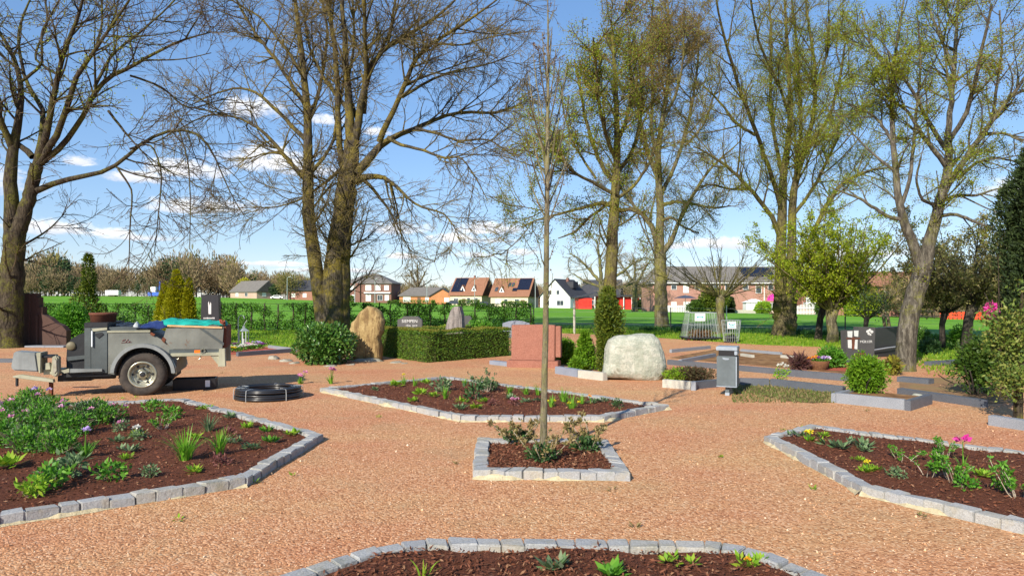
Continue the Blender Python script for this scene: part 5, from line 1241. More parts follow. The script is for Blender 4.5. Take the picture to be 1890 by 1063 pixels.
for px,py,h,lab in ((555,708,.22,'pink flowering plant on the gravel right of the pipe coil'),(611,708,.30,'taller pink flowering plant at the left point of the middle bed')):
    x,y=G(px,py); rt=E('wild_flower',lab,'flowers',(x,y,0)); V,Fc=blades_np(26,h*.7,1.3,.009,.05); O('leaves',mesh_np('leaves',V,Fc),M['plant_iris'],rt)
    cs=[(rng.normal()*.035,rng.normal()*.03,h*rng.uniform(.7,1)) for _ in range(4)]; heads(rt,cs,.06,18,.03,M['petal_pink'])
    for c in cs: MB().tube([(0,0,0),c],.004,4).obj('stem',M['plant'],rt)
x,y=G(1443,708); rt=E('pale_rose_bush','small pale yellow flowering plant in the weedy plot','plant',(x,y,0)); P,r=stems_np(6,.04,.32,.35,.006); V,Fc=tubes_np(P,r,5); O('stem',mesh_np('stem',V,Fc),M['stem'],rt)
V,Fc=foliage((0,0,.2),(.15,.12,.12),130,.06,.016,71,.2,.9,0,.3); O('leaves',mesh_np('leaves',V,Fc),M['plant_lime'],rt); heads(rt,[(-.04,0,.36),(.03,.0,.37),(.1,.02,.33)],.07,16,.03,M['petal_white'])
# flower basket on the kerbed grave
bx,by=G(1514,683); bk=E('flower_basket','round wicker basket of pansies on the red grave gravel','basket',(bx,by+.1,0)); m=MB()
for j in range(9):
    z=.01+j*.024; rr=.15+.08*math.sin(min(1,j/7)*1.4); m.tube([(rr*math.cos(t)+.006*math.sin(t*16+j*3.14),rr*math.sin(t),z) for t in np.linspace(0,2*math.pi,49)],.014,5,False)
m.lathe([(.0001,.0),(.14,.0),(.2,.1),(.215,.18),(.0001,.19)],20); m.obj('wicker',simple('brown_wicker',(.24,.11,.05),(.13,.06,.03),30,.8,.5),bk,0,True)
for fm,dx in (('petal_orange',-.12),('petal_lilac',.1),('petal_white',.14),('petal_purple',.02)):
    heads(bk,[(dx+rng.normal()*.05,rng.normal()*.08,.25+.04*rng.random()) for _ in range(7)],.06,14,.032,M[fm])
V,Fc=foliage((0,0,.21),(.2,.19,.07),260,.06,.016,73,.2,.9,0,.5); O('leaves',mesh_np('leaves',V,Fc),M['plant'],bk)
x,y=G(1588,680); rt=E('grave_candle_holder','brown metal grave light with a yellow candle before the cross headstone','grave light',(x,y,0)); m=MB(); m.box(-.10,.10,-.08,.08,0,.05)
for sx in (-.085,.085): 
    for sy in (-.065,.065): m.box(sx-.012,sx+.012,sy-.012,sy+.012,.051,.33)
m.box(-.1,.1,-.08,.08,.331,.37); m.obj('housing',M['rust'],rt); MB().lathe([(.0001,.05),(.045,.05),(.045,.24),(.0001,.24)],12).obj('candle',M['petal_yellow'],rt)
bush('grave_flowers','mixed small flowers between the cross headstone and the leaning trunk','plant',at(1630,688),(.4,.2,.12),420,.07,.015,M['plant_lime'],seed=81,zc=.12,stem=False,extra=(M['petal_pink'],60))
bush('pale_reed','small yellow leaved plant at the left of the leaning trunk foot','plant',at(1648,692),(.15,.12,.2),260,.09,.018,M['leaf_olive'],seed=83,zc=.2)
# shrub and dark thuja on the right edge
sx_,sy_=G(1879,772); sh=E('evergreen_shrub','loose evergreen shrub on a thin trunk at the right picture edge','shrub',(sx_,sy_,0)); PP=np.array([[(0,0,-.1),(.01,0,.5),(.0,.05,1.0),(.06,.0,1.5),(.1,0,1.9)],[(0.02,0,.4),(-.15,0,.7),(-.3,.1,.95),(-.42,.1,1.2),(-.5,.1,1.5)],[(0,0,.7),(.2,-.1,1.0),(.35,-.1,1.2),(.45,0,1.5),(.5,0,1.7)],[(0,0,.3),(-.2,-.2,.42),(-.36,-.3,.5),(-.5,-.3,.55),(-.6,-.3,.62)]]); PP=PP*np.array([.6,.8,.92]); RR=np.array([[.06,.055,.045,.03,.015],[.03,.028,.022,.015,.008],[.03,.028,.022,.015,.008],[.025,.022,.018,.012,.006]])
V,Fc=tubes_np(PP,RR,8); O('trunk',mesh_np('trunk',V,Fc),M['bark_old'],sh,smooth=True)
Q1,R1=spawn(PP,RR,9,.2,1,.18,.42,(35,80),.5,.012,.004,.15,.2,5); V,Fc=tubes_np(Q1,R1,4); cw=O('crown',mesh_np('crown',V,Fc),M['bark_dark'],sh)
T2=np.repeat(Q1[:,1:].reshape(-1,3),14,0); C=T2+rng.normal(size=T2.shape)*.075; V,Fc=leaf_np(C,rdir(len(C)),.055*rng.uniform(.6,1.3,len(C)),.014); ps=[(V,Fc)]
for c,rad,nn_ in (((-.12,0,1.2),(.27,.3,.38),700),((-.26,-.2,.55),(.26,.25,.25),700),((.15,.0,1.35),(.27,.3,.36),500),((-.05,0,.85),(.32,.3,.34),700)): ps.append(foliage(c,rad,nn_,.06,.016,int(c[0]*100)+90,.35,.9,None,.3,fr=5))
V,Fs=join_np(ps); O('leaves',mesh_np('leaves',V,Fs),leafmat('dull_evergreen_leaves',[(.05,.09,.015),(.10,.16,.025),(.18,.22,.035),(.26,.26,.07)],.55,.2),cw)
bush('thuja_column','tall dark thuja column rising at the right picture edge','conifer',(10.2,13.6,0),(.6,.6,2.4),34000,.10,.017,M['thuja_dark'],shape='col',amp=.24,seed=91,zc=2.3,fr=5)
bush('ground_conifer','low dark spreading conifer at the foot of the right shrub','bush',(G(1836,735)[0],G(1836,735)[1]+.4,0),(.4,.4,.5),2200,.07,.015,M['leaf_dark'],amp=.3,seed=93,zc=.55,fr=5)
bush('boxwood_ball','dark clipped ball beside the small right trunk','bush',(PT(1699,640,22)[0],22,0),(.32,.3,.42),1100,.07,.018,M['laurel'],seed=95,zc=.4)
bush('boxwood_ball','low grey green ball right of the dark clipped one','bush',(PT(1717,645,21)[0],21,0),(.28,.28,.25),800,.07,.018,M['plant_dark'],seed=97,zc=.22)
bush('ivy_bush','green bush at the foot of the right dark tree','bush',(PT(1768,640,23.5)[0],23.5,0),(.3,.3,.4),900,.08,.02,M['plant'],seed=99,zc=.35)
# ------------------------------------------------------------------ houses beyond the field
def brick(name,c1,c2,mortar,sc=1.0):
    T=NT(name); v=T.coord(); s=T.n('ShaderNodeSeparateXYZ'); T.set(s.inputs[0],v); cb=T.n('ShaderNodeCombineXYZ'); T.set(cb.inputs[0],T.math('ADD',s.outputs[0],s.outputs[1])); T.set(cb.inputs[1],s.outputs[2])
    b=T.n('ShaderNodeTexBrick'); T.set(b.inputs['Vector'],cb.outputs[0]); b.inputs['Color1'].default_value=(*c1,1); b.inputs['Color2'].default_value=(*c2,1); b.inputs['Mortar'].default_value=(*mortar,1); b.inputs['Scale'].default_value=4/sc; b.inputs['Mortar Size'].default_value=.012
    c=T.mix(T.ramp(T.noise(v,.5,4,.6),[(.4,0.0),(.7,.3)]),b.outputs[0],tuple(x*.6 for x in c1)); T.bsdf(c,.9,.1); return T.m
def tiles(name,c1,c2):
    T=NT(name); v=T.coord(); w=T.n('ShaderNodeTexWave',bands_direction='Z'); T.set(w.inputs[0],v); w.inputs['Scale'].default_value=1.2; w.inputs['Distortion'].default_value=.4
    c=T.ramp(T.math('ADD',T.math('MULTIPLY',T.noise(v,1.2,5,.7),.7),T.math('MULTIPLY',w.outputs['Fac'],.3)),[(.35,c1),(.62,c2)]); T.bsdf(c,.8,.2,0,T.bump(w.outputs['Fac'],.5,.05)); return T.m
M['brick_red']=brick('red_brick',(.30,.13,.09),(.37,.17,.12),(.34,.28,.24)); M['brick_dark']=brick('dark_brick',(.19,.09,.07),(.25,.12,.09),(.26,.22,.2)); M['brick_orange']=brick('orange_brick',(.48,.19,.075),(.55,.24,.1),(.45,.33,.24))
M['brick_pale']=brick('pale_brick',(.46,.31,.24),(.52,.37,.29),(.5,.43,.37)); M['brick_block']=brick('pink_brick',(.38,.185,.14),(.45,.235,.18),(.42,.35,.3)); M['render_cream']=simple('cream_render',(.66,.57,.42),(.58,.5,.37),.6,.9); M['render_white']=simple('white_render',(.80,.80,.78),(.74,.75,.74),.6,.9)
M['roof_brown']=tiles('brown_roof_tiles',(.22,.10,.06),(.30,.15,.09)); M['roof_dark']=tiles('slate_roof_tiles',(.035,.038,.045),(.07,.07,.078)); M['roof_grey']=tiles('grey_roof_tiles',(.13,.12,.11),(.2,.185,.165)); M['solar']=simple('solar_glass',(.008,.010,.022),(.014,.018,.035),2,.25,spec=.5)
M['frame_white']=simple('white_frames',(.8,.8,.78),(.74,.74,.72),2,.5); M['glass']=simple('dark_window_glass',(.03,.04,.05),(.07,.085,.10),1.2,.12,spec=.6); M['blind']=simple('white_blinds',(.78,.78,.75),(.7,.7,.68),2,.7); M['door']=simple('dark_door',(.10,.06,.04),(.15,.09,.06),3,.6); M['red_paint']=simple('red_painted_boards',(.55,.025,.02),(.65,.05,.03),2,.6); M['magenta']=simple('magenta_cloth',(.75,.04,.36),(.65,.03,.3),3,.7); M['car_blue']=simple('car_paint',(.05,.06,.09),(.06,.07,.1),2,.3)
def window(par,face,W,Dp,u,z,w,h,pane='glass',cross=True):
    t=.07
    fr=MB()
    for a in ((-w/2-t,-w/2,-h/2-t,h/2+t),(w/2,w/2+t,-h/2-t,h/2+t),(-w/2+.001,w/2-.001,-h/2-t,-h/2),(-w/2+.001,w/2-.001,h/2,h/2+t)): fr.box(a[0],a[1],-.09,.0,a[2],a[3])
    if cross and w>1: fr.box(-.03,.03,-.085,-.0,-h/2+.001,h/2-.001)
    f=fr.obj('window',M['frame_white'],par); 
    if face=='f': f.location=(u,-Dp/2-.002,z)
    elif face=='r': f.location=(W/2+.002,u,z); f.rotation_euler=(0,0,R(90))
    elif face=='l': f.location=(-W/2-.002,u,z); f.rotation_euler=(0,0,R(-90))
    MB().box(-w/2+.002,w/2-.002,-.04,-.001,-h/2+.002,h/2-.002).obj('pane',M[pane],f)
def door(par,W,Dp,u,w=1.1,h=2.1,mat='door'): MB().box(u-w/2,u+w/2,-Dp/2-.06,-Dp/2-.002,.02,h).obj('door',M[mat],par)
def gable(name,label,px,base,d,W,Dp,eave,ridge,axis,wall,roof,rz=0,wins=(),doors=(),side=None,over=.45,hip=0.0):
    "ridge along x ('x') or towards the viewer ('y')"
    x,y,z=PT(px,base,d); z=float(gz(x,y)); h=E(name,label,'house',(x,y,z),rz)
    m=MB(); m.box(-W/2,W/2,-Dp/2,Dp/2,-1.2,eave); m.obj('wall',M[wall],h)
    t=.22
    if axis=='x':
        if not hip:
            k=(ridge-eave)
            for s in (-1,1):
                g_=MB(); X0,X1=(W/2-.3,W/2-.0) if s>0 else (-W/2+.0,-W/2+.3)
                g_.add([(X0,-Dp/2,eave+.001),(X1,-Dp/2,eave+.001),(X1,Dp/2,eave+.001),(X0,Dp/2,eave+.001),(X0,0,ridge-.05),(X1,0,ridge-.05)],[(0,3,2,1),(0,1,5,4),(2,3,4,5),(1,2,5),(3,0,4)]); g_.obj('gable_wall',M[side or wall],h)
        L=W/2+over; sl=(ridge-eave)/(Dp/2); yo=Dp/2+over; ze=eave-sl*over; r=MB(); hx=hip
        T0=[(-L,-yo,ze),(L,-yo,ze),(L-hx,0,ridge),(-L+hx,0,ridge),(L,yo,ze),(-L,yo,ze)]; up=[(a,b,c+t) for a,b,c in T0]; N=6
        r.add(T0+up,[(6,7,8,9),(10,11,9,8),(0,3,2,1),(4,2,3,5),(0,1,7,6),(4,5,11,10),(7,1,4,10),(8,7,10),(0,6,11,5),(6,9,11),(1,2,4),(0,5,3)]); rf=r.obj('roof',M[roof],h)
    else:
        for s in (-1,1):
            g_=MB(); Y0,Y1=(Dp/2-.3,Dp/2) if s>0 else (-Dp/2,-Dp/2+.3)
            g_.add([(-W/2,Y0,eave+.001),(W/2,Y0,eave+.001),(0,Y0,ridge-.05),(-W/2,Y1,eave+.001),(W/2,Y1,eave+.001),(0,Y1,ridge-.05)],[(0,1,2),(5,4,3),(0,3,4,1),(1,4,5,2),(2,5,3,0)]); g_.obj('gable_wall',M[side or wall],h)
        L=Dp/2+over; sl=(ridge-eave)/(W/2); xo=W/2+over; ze=eave-sl*over; r=MB()
        T0=[(-xo,-L,ze),(0,-L,ridge),(xo,-L,ze),(-xo,L,ze),(0,L,ridge),(xo,L,ze)]; up=[(a,b,c+t) for a,b,c in T0]
        r.add(T0+up,[(6,9,10,7),(7,10,11,8),(0,1,4,3),(1,2,5,4),(0,6,7,1),(1,7,8,2),(3,4,10,9),(4,5,11,10),(0,3,9,6),(2,8,11,5)]); rf=r.obj('roof',M[roof],h)
    for w_ in wins: window(h,w_[0],W,Dp,*w_[1:5],pane=w_[5] if len(w_)>5 else 'glass')
    for dd in doors: door(h,W,Dp,*dd)
    return h,rf
def slope_box(par,name,mat,W,Dp,eave,ridge,u0,u1,s0,s1,th=.08,lift=.24,front=True):
    "panel lying on the front slope (s: 0 eave .. 1 ridge)"
    f=lambda s:(-Dp/2*(1-s),eave+(ridge-eave)*s); m=MB(); n=Vector((0,-(ridge-eave),Dp/2)).normalized()
    a,b=f(s0),f(s1); q=[]
    for u_,p in ((u0,a),(u1,a),(u1,b),(u0,b)): q.append(Vector((u_,p[0],p[1]))+n*lift)
    q2=[p+n*th for p in q]; m.add([p[:] for p in q+q2],[(3,2,1,0),(4,5,6,7),(0,1,5,4),(1,2,6,5),(2,3,7,6),(3,0,4,7)]); return m.obj(name,mat,par)
def dormer(par,rf,u,W,Dp,eave,ridge,s,w=1.7,h=1.7):
    yb=-Dp/2*(1-s); z0=eave+(ridge-eave)*s; yf=yb-.1; m=MB(); m.prism_xz([(u-w/2,z0+.1),(u+w/2,z0+.1),(u,z0+h+.1)],yf,yf+1.6); o=m.obj('dormer',M['render_white'],rf)
    m=MB(); 
    for s_ in (-1,1): m.prism_xz([(u,z0+h+.1),(u+s_*(w/2+.2),z0-.05),(u+s_*(w/2+.2),z0+.1),(u,z0+h+.28)][::s_],yf-.15,yf+1.9)
    m.obj('dormer_roof',M['roof_brown'],rf); MB().box(u-.25,u+.25,yf-.04,yf-.002,z0+.35,z0+.95).obj('dormer_pane',M['glass'],rf)
def chim(rf,x,y,z,h=1.0,w=.5): MB().box(x-w/2,x+w/2,y-w/2,y+w/2,z-.6,z+h).obj('chimney',M['brick_dark'],rf)
# brown roof pair and white house
HW,HD,HE,HR=10.5,9.5,3.4,8.3
hA,rA=gable('brown_roof_house','brown roofed house with solar panels left and two white dormers',872,562,215,HW,HD,HE,HR,'x','render_cream','roof_brown',R(-22),[('f',-3.2,1.5,1.4,1.3),('f',1.0,1.6,1.0,1.5),('f',3.4,1.6,1.2,1.5),('r',-1.8,5.0,1.0,1.3),('r',.6,5.0,1.0,1.3),('r',0,6.9,.8,.9)],[(-.6,)],side='brick_pale')
slope_box(rA,'solar_panel',M['solar'],HW,HD,HE,HR,-HW/2+.1,-HW/2+4.2,.12,.97); dormer(hA,rA,-1.4,HW,HD,HE,HR,.18); dormer(hA,rA,2.3,HW,HD,HE,HR,.18); chim(rA,.5,.6,8.2)
hB,rB=gable('brown_roof_house','brown roofed house whose solar panels sit beside its right gable',950,567,208,HW+1,HD,HE,HR,'x','render_cream','roof_brown',R(-20),[('f',-3.4,1.6,1.6,1.3,'blind'),('f',-1,1.6,1.0,1.4),('f',2.4,1.6,1.2,1.5),('r',-1.5,1.6,1.0,1.3),('r',0,4.7,1.1,1.5),('r',0,6.7,.8,.9)],[(4.2,)],side='brick_pale')
slope_box(rB,'solar_panel',M['solar'],HW+1,HD,HE,HR,1.9,(HW+1)/2-.1,.3,.97); slope_box(rB,'skylight',M['glass'],HW+1,HD,HE,HR,-1.2,-.4,.5,.72); slope_box(rB,'skylight',M['glass'],HW+1,HD,HE,HR,-.1,.7,.5,.72); slope_box(rB,'skylight',M['solar'],HW+1,HD,HE,HR,.6,2.0,.22,.4); slope_box(rB,'skylight',M['glass'],HW+1,HD,HE,HR,-4.9,-4,.22,.45)
dormer(hB,rB,-2.6,HW+1,HD,HE,HR,.16); MB().box(.9,1.7,-1.3,-.7,6.4,8.0).obj('chimney',M['brick_red'],rB)
hC,rC=gable('white_house','white gabled house with a long slate roof falling to the right',1042,568,200,9.2,12,3.2,7.9,'y','render_white','roof_dark',R(-30),[('f',-1.5,4.3,.9,1.1),('f',.9,4.3,.9,1.1),('f',-2.6,1.4,1.6,1.3),('f',1.6,1.4,2.0,1.3)],())
chim(rC,1,0,7.6,.9,.7); MB().box(1.2,3.2,-1,2.2,5.6,7.4).obj('dormer',M['roof_dark'],rC)
hC2,_=gable('slate_roof_house','dark roofed house half hidden behind the bare field tree',1112,566,215,11,10,3.2,8.2,'x','brick_red','roof_dark',R(-15),[('f',-2,1.5,1.2,1.2),('f',2,1.5,1.2,1.2)])
# hipped villa
hD,rD=gable('brick_villa','two storey dark brick villa with a tall hipped grey roof',688,559,225,15.2,11,6.1,9.0,'x','brick_dark','roof_grey',R(-6),
 [('f',-5.0,4.6,1.5,1.5,'blind'),('f',.3,4.6,1.7,1.6,'blind'),('f',3.4,4.6,1.4,1.5,'blind'),('f',6.1,4.6,1.3,1.4,'blind'),('f',.3,1.5,1.5,1.9,'blind'),('f',4.0,1.5,1.5,1.6,'glass'),('f',6.2,1.5,1.2,1.6,'blind'),('f',-6.8,4.5,.5,1.9,'blind'),('f',-6.6,1.5,.7,1.9,'blind'),('f',-4.4,1.5,.8,1.9,'blind')],[(2.3,1.2,2.3)],hip=6.3)
MB().box(-1.0,7.4,-6.05,-5.52,2.85,3.25).obj('fascia_board',M['frame_white'],hD); MB().box(-7.75,-2.2,-6.1,-5.52,-.5,6.05).obj('corner_bay',M['brick_dark'],hD)
for u,z,w,h in ((-5.0,4.6,1.5,1.5),(-6.9,4.5,.55,2.0),(-6.8,1.5,.7,2.0),(-4.4,1.5,.8,2.0)): f=MB().box(u-w/2,u+w/2,-6.16,-6.102,z-h/2,z+h/2).obj('window',M['blind'],hD)
MB().box(-9.6,-7.8,-4,3,-.5,5.2).obj('side_wing',M['brick_red'],hD); chim(rD,0,0,9,.5,.3)
# orange bungalow
hE,rE=gable('orange_bungalow','orange brick bungalow with a grey roof and a front gable on the right',786,562,225,15.5,9,2.7,5.1,'x','brick_orange','roof_grey',0,[('f',-5.4,1.45,2.2,1.4,'blind'),('f',.9,1.4,1.0,1.3,'blind'),('f',3.6,1.45,2.0,1.4,'blind')],[(-1.6,1.0,2.1)],hip=3.5)
k=MB(); k.prism_xz([(2.4,-.8),(9.6,-.8),(9.6,2.5),(6.0,4.65),(2.4,2.5)],-7.6,-4.0); k.obj('front_gable',M['brick_orange'],hE)
k=MB(); k.prism_xz([(6.0,4.7),(10.2,2.2),(10.2,2.5),(6.0,5.02),(1.8,2.5),(1.8,2.2)],-8.0,-1.0); k.obj('gable_roof',M['roof_dark'],rE); f=MB().box(6.6,8.2,-7.66,-7.602,.7,2.0).obj('window',M['blind'],hE)
# far left houses
hF,rF=gable('pink_brick_house','low pink brick house with its gable end to the right, far across the field',470,551,255,17,9,2.6,6.2,'x','brick_pale','roof_grey',R(-38),[('f',-4,1.4,1.6,1.2,'blind'),('f',2,1.4,1.6,1.2,'glass'),('r',1.2,3.2,1.0,1.2),('r',-1.6,1.4,1.4,1.2,'blind')])
gable('small_brick_house','small dark roofed brick house just left of the big twin trunk',566,555,240,10,9,3.4,6.6,'x','brick_red','roof_dark',R(-10),[('f',-2.5,1.6,1.2,1.2,'blind'),('f',1.5,1.6,1.2,1.2,'blind')]); 
# red pavilion
x,y,z=PT(1128,572,172); z=float(gz(x,y)); pv=E('red_pavilion','long red wooden pavilion with a low dark sloping roof','pavilion',(x,y,z),R(4)); W_=17
m=MB(); m.box(-W_/2,-W_/2+3.2,-3,3,-.5,2.7); m.box(-3.6,1.4,0,3,-.5,3.2); m.box(1.6,W_/2,-2.4,3,-.5,2.9); m.obj('wall',M['red_paint'],pv)
m=MB(); m.add([(-W_/2-.6,-3.6,2.75),(-1.2,-3.6,4.3),(-1.2,3.6,4.3),(-W_/2-.6,3.6,2.75),(-W_/2-.6,-3.6,3.0),(-1.2,-3.6,4.55),(-1.2,3.6,4.55),(-W_/2-.6,3.6,3.0)],[(3,2,1,0),(4,5,6,7),(0,1,5,4),(1,2,6,5),(2,3,7,6),(3,0,4,7)]); m.box(-1.19,W_/2+.8,-3.4,3.6,3.1,3.5); m.obj('roof',M['roof_dark'],pv)
for u in (-4.6,-2.8,.4,2.4,4.4,6.4): MB().box(u-.09,u+.09,-3.1,-2.9,-.5,3.09).obj('post',M['frame_white'],pv)
MB().box(5.0,5.7,-2.5,-2.42,.0,2.2).obj('door',M['frame_white'],pv); MB().box(-.6,1.2,-.08,-.002,.9,2.4).obj('window',M['glass'],pv)
# terrace block on the right
x,y,z=PT(1328,578,137); z=float(gz(x,y)); tb_=E('terrace_block','long two storey pink brick terrace with a grey roof behind the pollards','house',(x,y,z),R(3)); W_,D_,EV,RG=28.5,9,5.7,8.6
MB().box(-W_/2,W_/2,-D_/2,D_/2,-1,EV).obj('wall',M['brick_block'],tb_); L=W_/2+.5; sl=(RG-EV)/(D_/2); ze=EV-sl*.5; r=MB(); T0=[(-L,-D_/2-.5,ze),(L,-D_/2-.5,ze),(L,0,RG),(-L+2.2,0,RG),(L,D_/2+.5,ze),(-L,D_/2+.5,ze)]; up=[(a,b,c+.25) for a,b,c in T0]
r.add(T0+up,[(6,7,8,9),(10,11,9,8),(0,3,2,1),(4,2,3,5),(0,1,7,6),(4,5,11,10),(1,2,8,7),(2,4,10,8),(0,6,11,5),(6,9,11),(0,5,3)]); rT=r.obj('roof',M['roof_grey'],tb_)
slope_box(rT,'solar_panel',M['solar'],W_,D_,EV,RG,3.5,9.6,.3,.92); MB().box(-L,L,-D_/2-.62,-D_/2-.505,ze+.05,ze+.2).obj('gutter',M['frame_white'],tb_)
for u,z0,w,h,p in ((-10.3,4.7,.9,.7,'glass'),(-8.0,4.4,.9,1.3,'blind'),(-5.8,4.7,.9,.7,'glass'),(-2.7,4.4,1.7,1.3,'glass'),(.3,4.7,1.6,1.0,'glass'),(3.4,4.7,.9,.7,'glass'),(5.9,4.3,1.0,1.3,'glass'),(8.2,4.7,.9,.8,'glass'),(11.8,4.2,2.2,1.4,'blind'),
  (-10.3,1.5,.9,.9,'blind'),(-7.8,1.5,1.2,.9,'blind'),(-1.0,1.2,1.4,1.5,'blind'),(5.8,1.3,1.1,1.0,'glass'),(8.2,1.3,.9,.9,'glass'),(11.6,1.3,1.0,1.6,'glass')): window(tb_,'f',W_,D_,u,z0,w,h,p)
MB().box(3.2,4.4,-D_/2-.06,-D_/2-.002,-.6,1.5).obj('door',M['brick_orange'],tb_); MB().box(-L+.9,-L+1.2,-D_/2-.2,-D_/2-.002,0,5).obj('downpipe',M['frame_white'],tb_); MB().box(6.9,7.05,-D_/2-.15,-D_/2-.002,-.5,5.3).obj('downpipe',M['frame_white'],tb_)
MB().lathe([(.0001,-D_/2-.5),(.3,-D_/2-.45),(.36,-D_/2-.38)],14,'y',(9.6,0,1.2)).obj('satellite_dish',M['frame_white'],tb_)
x,y,z=PT(1560,580,128); z=float(gz(x,y)); hG=E('red_terrace','red brick terrace with white porches behind the leafing pollard','house',(x,y,z),R(-4)); MB().box(-9,11,-4,4,-1,5.4).obj('wall',M['brick_red'],hG)
r=MB(); r.add([(-9.5,-4.5,5.1),(11.5,-4.5,5.1),(11.5,0,7.6),(-9.5,0,7.6),(11.5,4.5,5.1),(-9.5,4.5,5.1),(-9.5,-4.5,5.35),(11.5,-4.5,5.35),(11.5,0,7.85),(-9.5,0,7.85),(11.5,4.5,5.35),(-9.5,4.5,5.35)],[(6,7,8,9),(10,11,9,8),(0,3,2,1),(4,2,3,5),(0,1,7,6),(4,5,11,10),(1,2,8,7),(2,4,10,8),(0,6,9,3),(3,9,11,5)]); r.obj('roof',M['roof_brown'],hG)
for u,z0,w,h,p in ((-7.6,3.6,1.3,2.0,'blind'),(-5.2,3.6,1.0,1.4,'glass'),(1.5,3.9,1.2,1.2,'glass'),(5.5,3.9,1.4,1.3,'blind'),(-4.5,1.2,1.4,1.5,'blind'),(4.2,1.3,2.0,1.4,'blind'),(8.5,1.3,1.4,1.4,'blind')): window(hG,'f',20,8,u,z0,w,h,p)
MB().box(-8.8,-6.2,-5.6,-4.05,2.1,2.35).obj('balcony',M['frame_white'],hG); MB().box(-8.8,-6.2,-5.6,-5.5,2.36,3.1).obj('balcony_rail',M['frame_white'],hG)
# garden things in front of the terraces
def simple_at(name,label,cat,px,py,d): x,y,_=PT(px,py,d); return E(name,label,cat,(x,y,float(gz(x,y))))
o=simple_at('garden_parasol','dark blue garden parasol with magenta cloth before the long terrace','parasol',1265,575,128); MB().tube([(0,0,0),(0,0,2.9)],.05,6).obj('pole',M['frame_white'],o); MB().lathe([(2.2,2.5),(1.0,2.9),(.0001,3.1)],8).obj('canopy',M['car_blue'],o); MB().box(1.0,2.6,-.1,.1,.9,2.3).obj('cloth',M['magenta'],o)
o=simple_at('garden_screen','low white garden fence panel under the blue parasol','fence',1252,577,125); m=MB(); [m.box(-2.2+.3*i,-2.0+.3*i,-.04,.04,0,1.2) for i in range(15)]; m.box(-2.3,2.4,.041,.08,.9,1.0); m.obj('panel',M['frame_white'],o)
o=simple_at('garden_hut','white garden hut with pitched top before the long terrace','hut',1391,577,124); MB().box(-1.6,1.6,-1,1,0,1.9).obj('wall',M['render_white'],o); MB().prism_xz([(-1.8,1.9),(1.8,1.9),(0,2.5)],-1.2,1.2).obj('roof',M['render_white'],o)
o=simple_at('picket_gate','white picket fence with an arched top between the trunks','fence',1492,582,118); m=MB(); [m.box(-1.9+.25*i,-1.78+.25*i,-.03,.03,0,1.5+.35*math.sin(i/15*3.14)) for i in range(16)]; m.box(-2,2.1,.031,.06,.4,.5); m.box(-2,2.1,.031,.06,1.1,1.2); m.obj('panel',M['frame_white'],o)
o=simple_at('garden_wall','pale low garden wall in front of the long terrace','wall',1360,581,122); MB().box(-4,4.6,-.15,.15,-.3,.55).obj('wall',M['concrete'],o)
o=simple_at('red_wall','low cream wall with brick top before the long terrace gable','wall',1440,584,121); MB().box(-3,4,-.15,.15,-.3,.4).obj('wall',M['brick_pale'],o)
for px,d,h,lab in ((1425,128,3.6,'magenta parasol left of the twin mossy trunk'),(1461,126,3.7,'folded magenta parasol seen between the twin mossy trunks')):
    o=simple_at('garden_parasol',lab,'parasol',px,578,d); MB().tube([(0,0,0),(0,0,h)],.05,6).obj('pole',M['frame_white'],o); MB().lathe([(.9,h-1.3),(.8,h-.6),(.0001,h)],8).obj('canopy',M['magenta'],o)
o=simple_at('flag_pole','white flagpole showing between the twin mossy trunks','flagpole',1456,580,120); MB().tube([(0,0,0),(0,0,7)],.12,6).obj('pole',M['frame_white'],o); MB().box(-.3,.3,-.05,.05,3.1,3.9).obj('banner',M['petal_orange'],o)
o=simple_at('construction_fence','orange red barrier fence at the far right edge of the field','fence',1795,588,100); m=MB(); [m.box(-4.5+.6*i,-4.1+.6*i,-.04,.04,0,1.1) for i in range(16)]; m.box(-4.6,5.2,.041,.08,.3,.5); m.box(-4.6,5.2,.041,.08,.8,.95); m.obj('panel',simple('orange_red_plastic',(.7,.1,.03),(.6,.06,.03),3,.6),o)
bush('rhododendron','magenta flowering shrub behind the right dark tree','bush',(PT(1832,575,99)[0],99,float(gz(PT(1832,575,99)[0],99))),(.9,.9,1.1),420,.4,.15,M['petal_mag'],seed=113,zc=1.3)
# lamp posts, cars, hedges by the houses
for i,(px,py,d,h,lab) in enumerate([(655,560,200,8,'slim lamp post in front of the brick villa left side'),(692,560,200,7,'curved lamp post in front of the villa door'),(788,561,200,8,'lamp post in front of the orange bungalow'),(876,563,190,7.5,'lamp post with a double head before the first brown roofed house'),(988,567,180,7.5,'curved lamp post between the brown roof and white houses'),(530,554,215,7,'lamp post near the pink brick house')]):
    o=simple_at('street_lamp',lab,'street lamp',px,py,d); MB().tube([(0,0,-.5),(0,0,h-.6),(.15,0,h-.15),(.6,0,h)],[.11,.09,.08,.06],6).obj('pole',M['galv'],o); MB().box(.4,1.1,-.12,.12,h-.03,h+.1).obj('lamp_head',M['galv'],o)
for px,py,d,lab in ((1590,0,0,''),)[:0]: pass
for px,d,cm,lab in ((893,195,'car_blue','dark blue car parked before the first brown roofed house'),(838,205,'car_blue','dark car parked beside the orange bungalow'),(512,235,'frame_white','pale car parked far left of the twin trunk')):
    o=simple_at('parked_car',lab,'car',px,560,d); MB().prism_xz([(-2.1,.35),(2.1,.35),(2.15,.8),(1.3,.9),(.8,1.4),(-.9,1.42),(-1.5,.95),(-2.1,.85)],-.85,.85).obj('body',M[cm],o,.05); MB().prism_xz([(-1.2,.98),(1.1,.95),(.72,1.33),(-.85,1.35)],-.87,.87).obj('window',M['glass'],o)
    for a in (-1.3,1.3):
        for b in (-.86,.70): MB().lathe([(.0001,0),(.33,0),(.33,.16),(.0001,.16)],12,'y',(a,b,.33)).obj('wheel',M['tyre'],o)
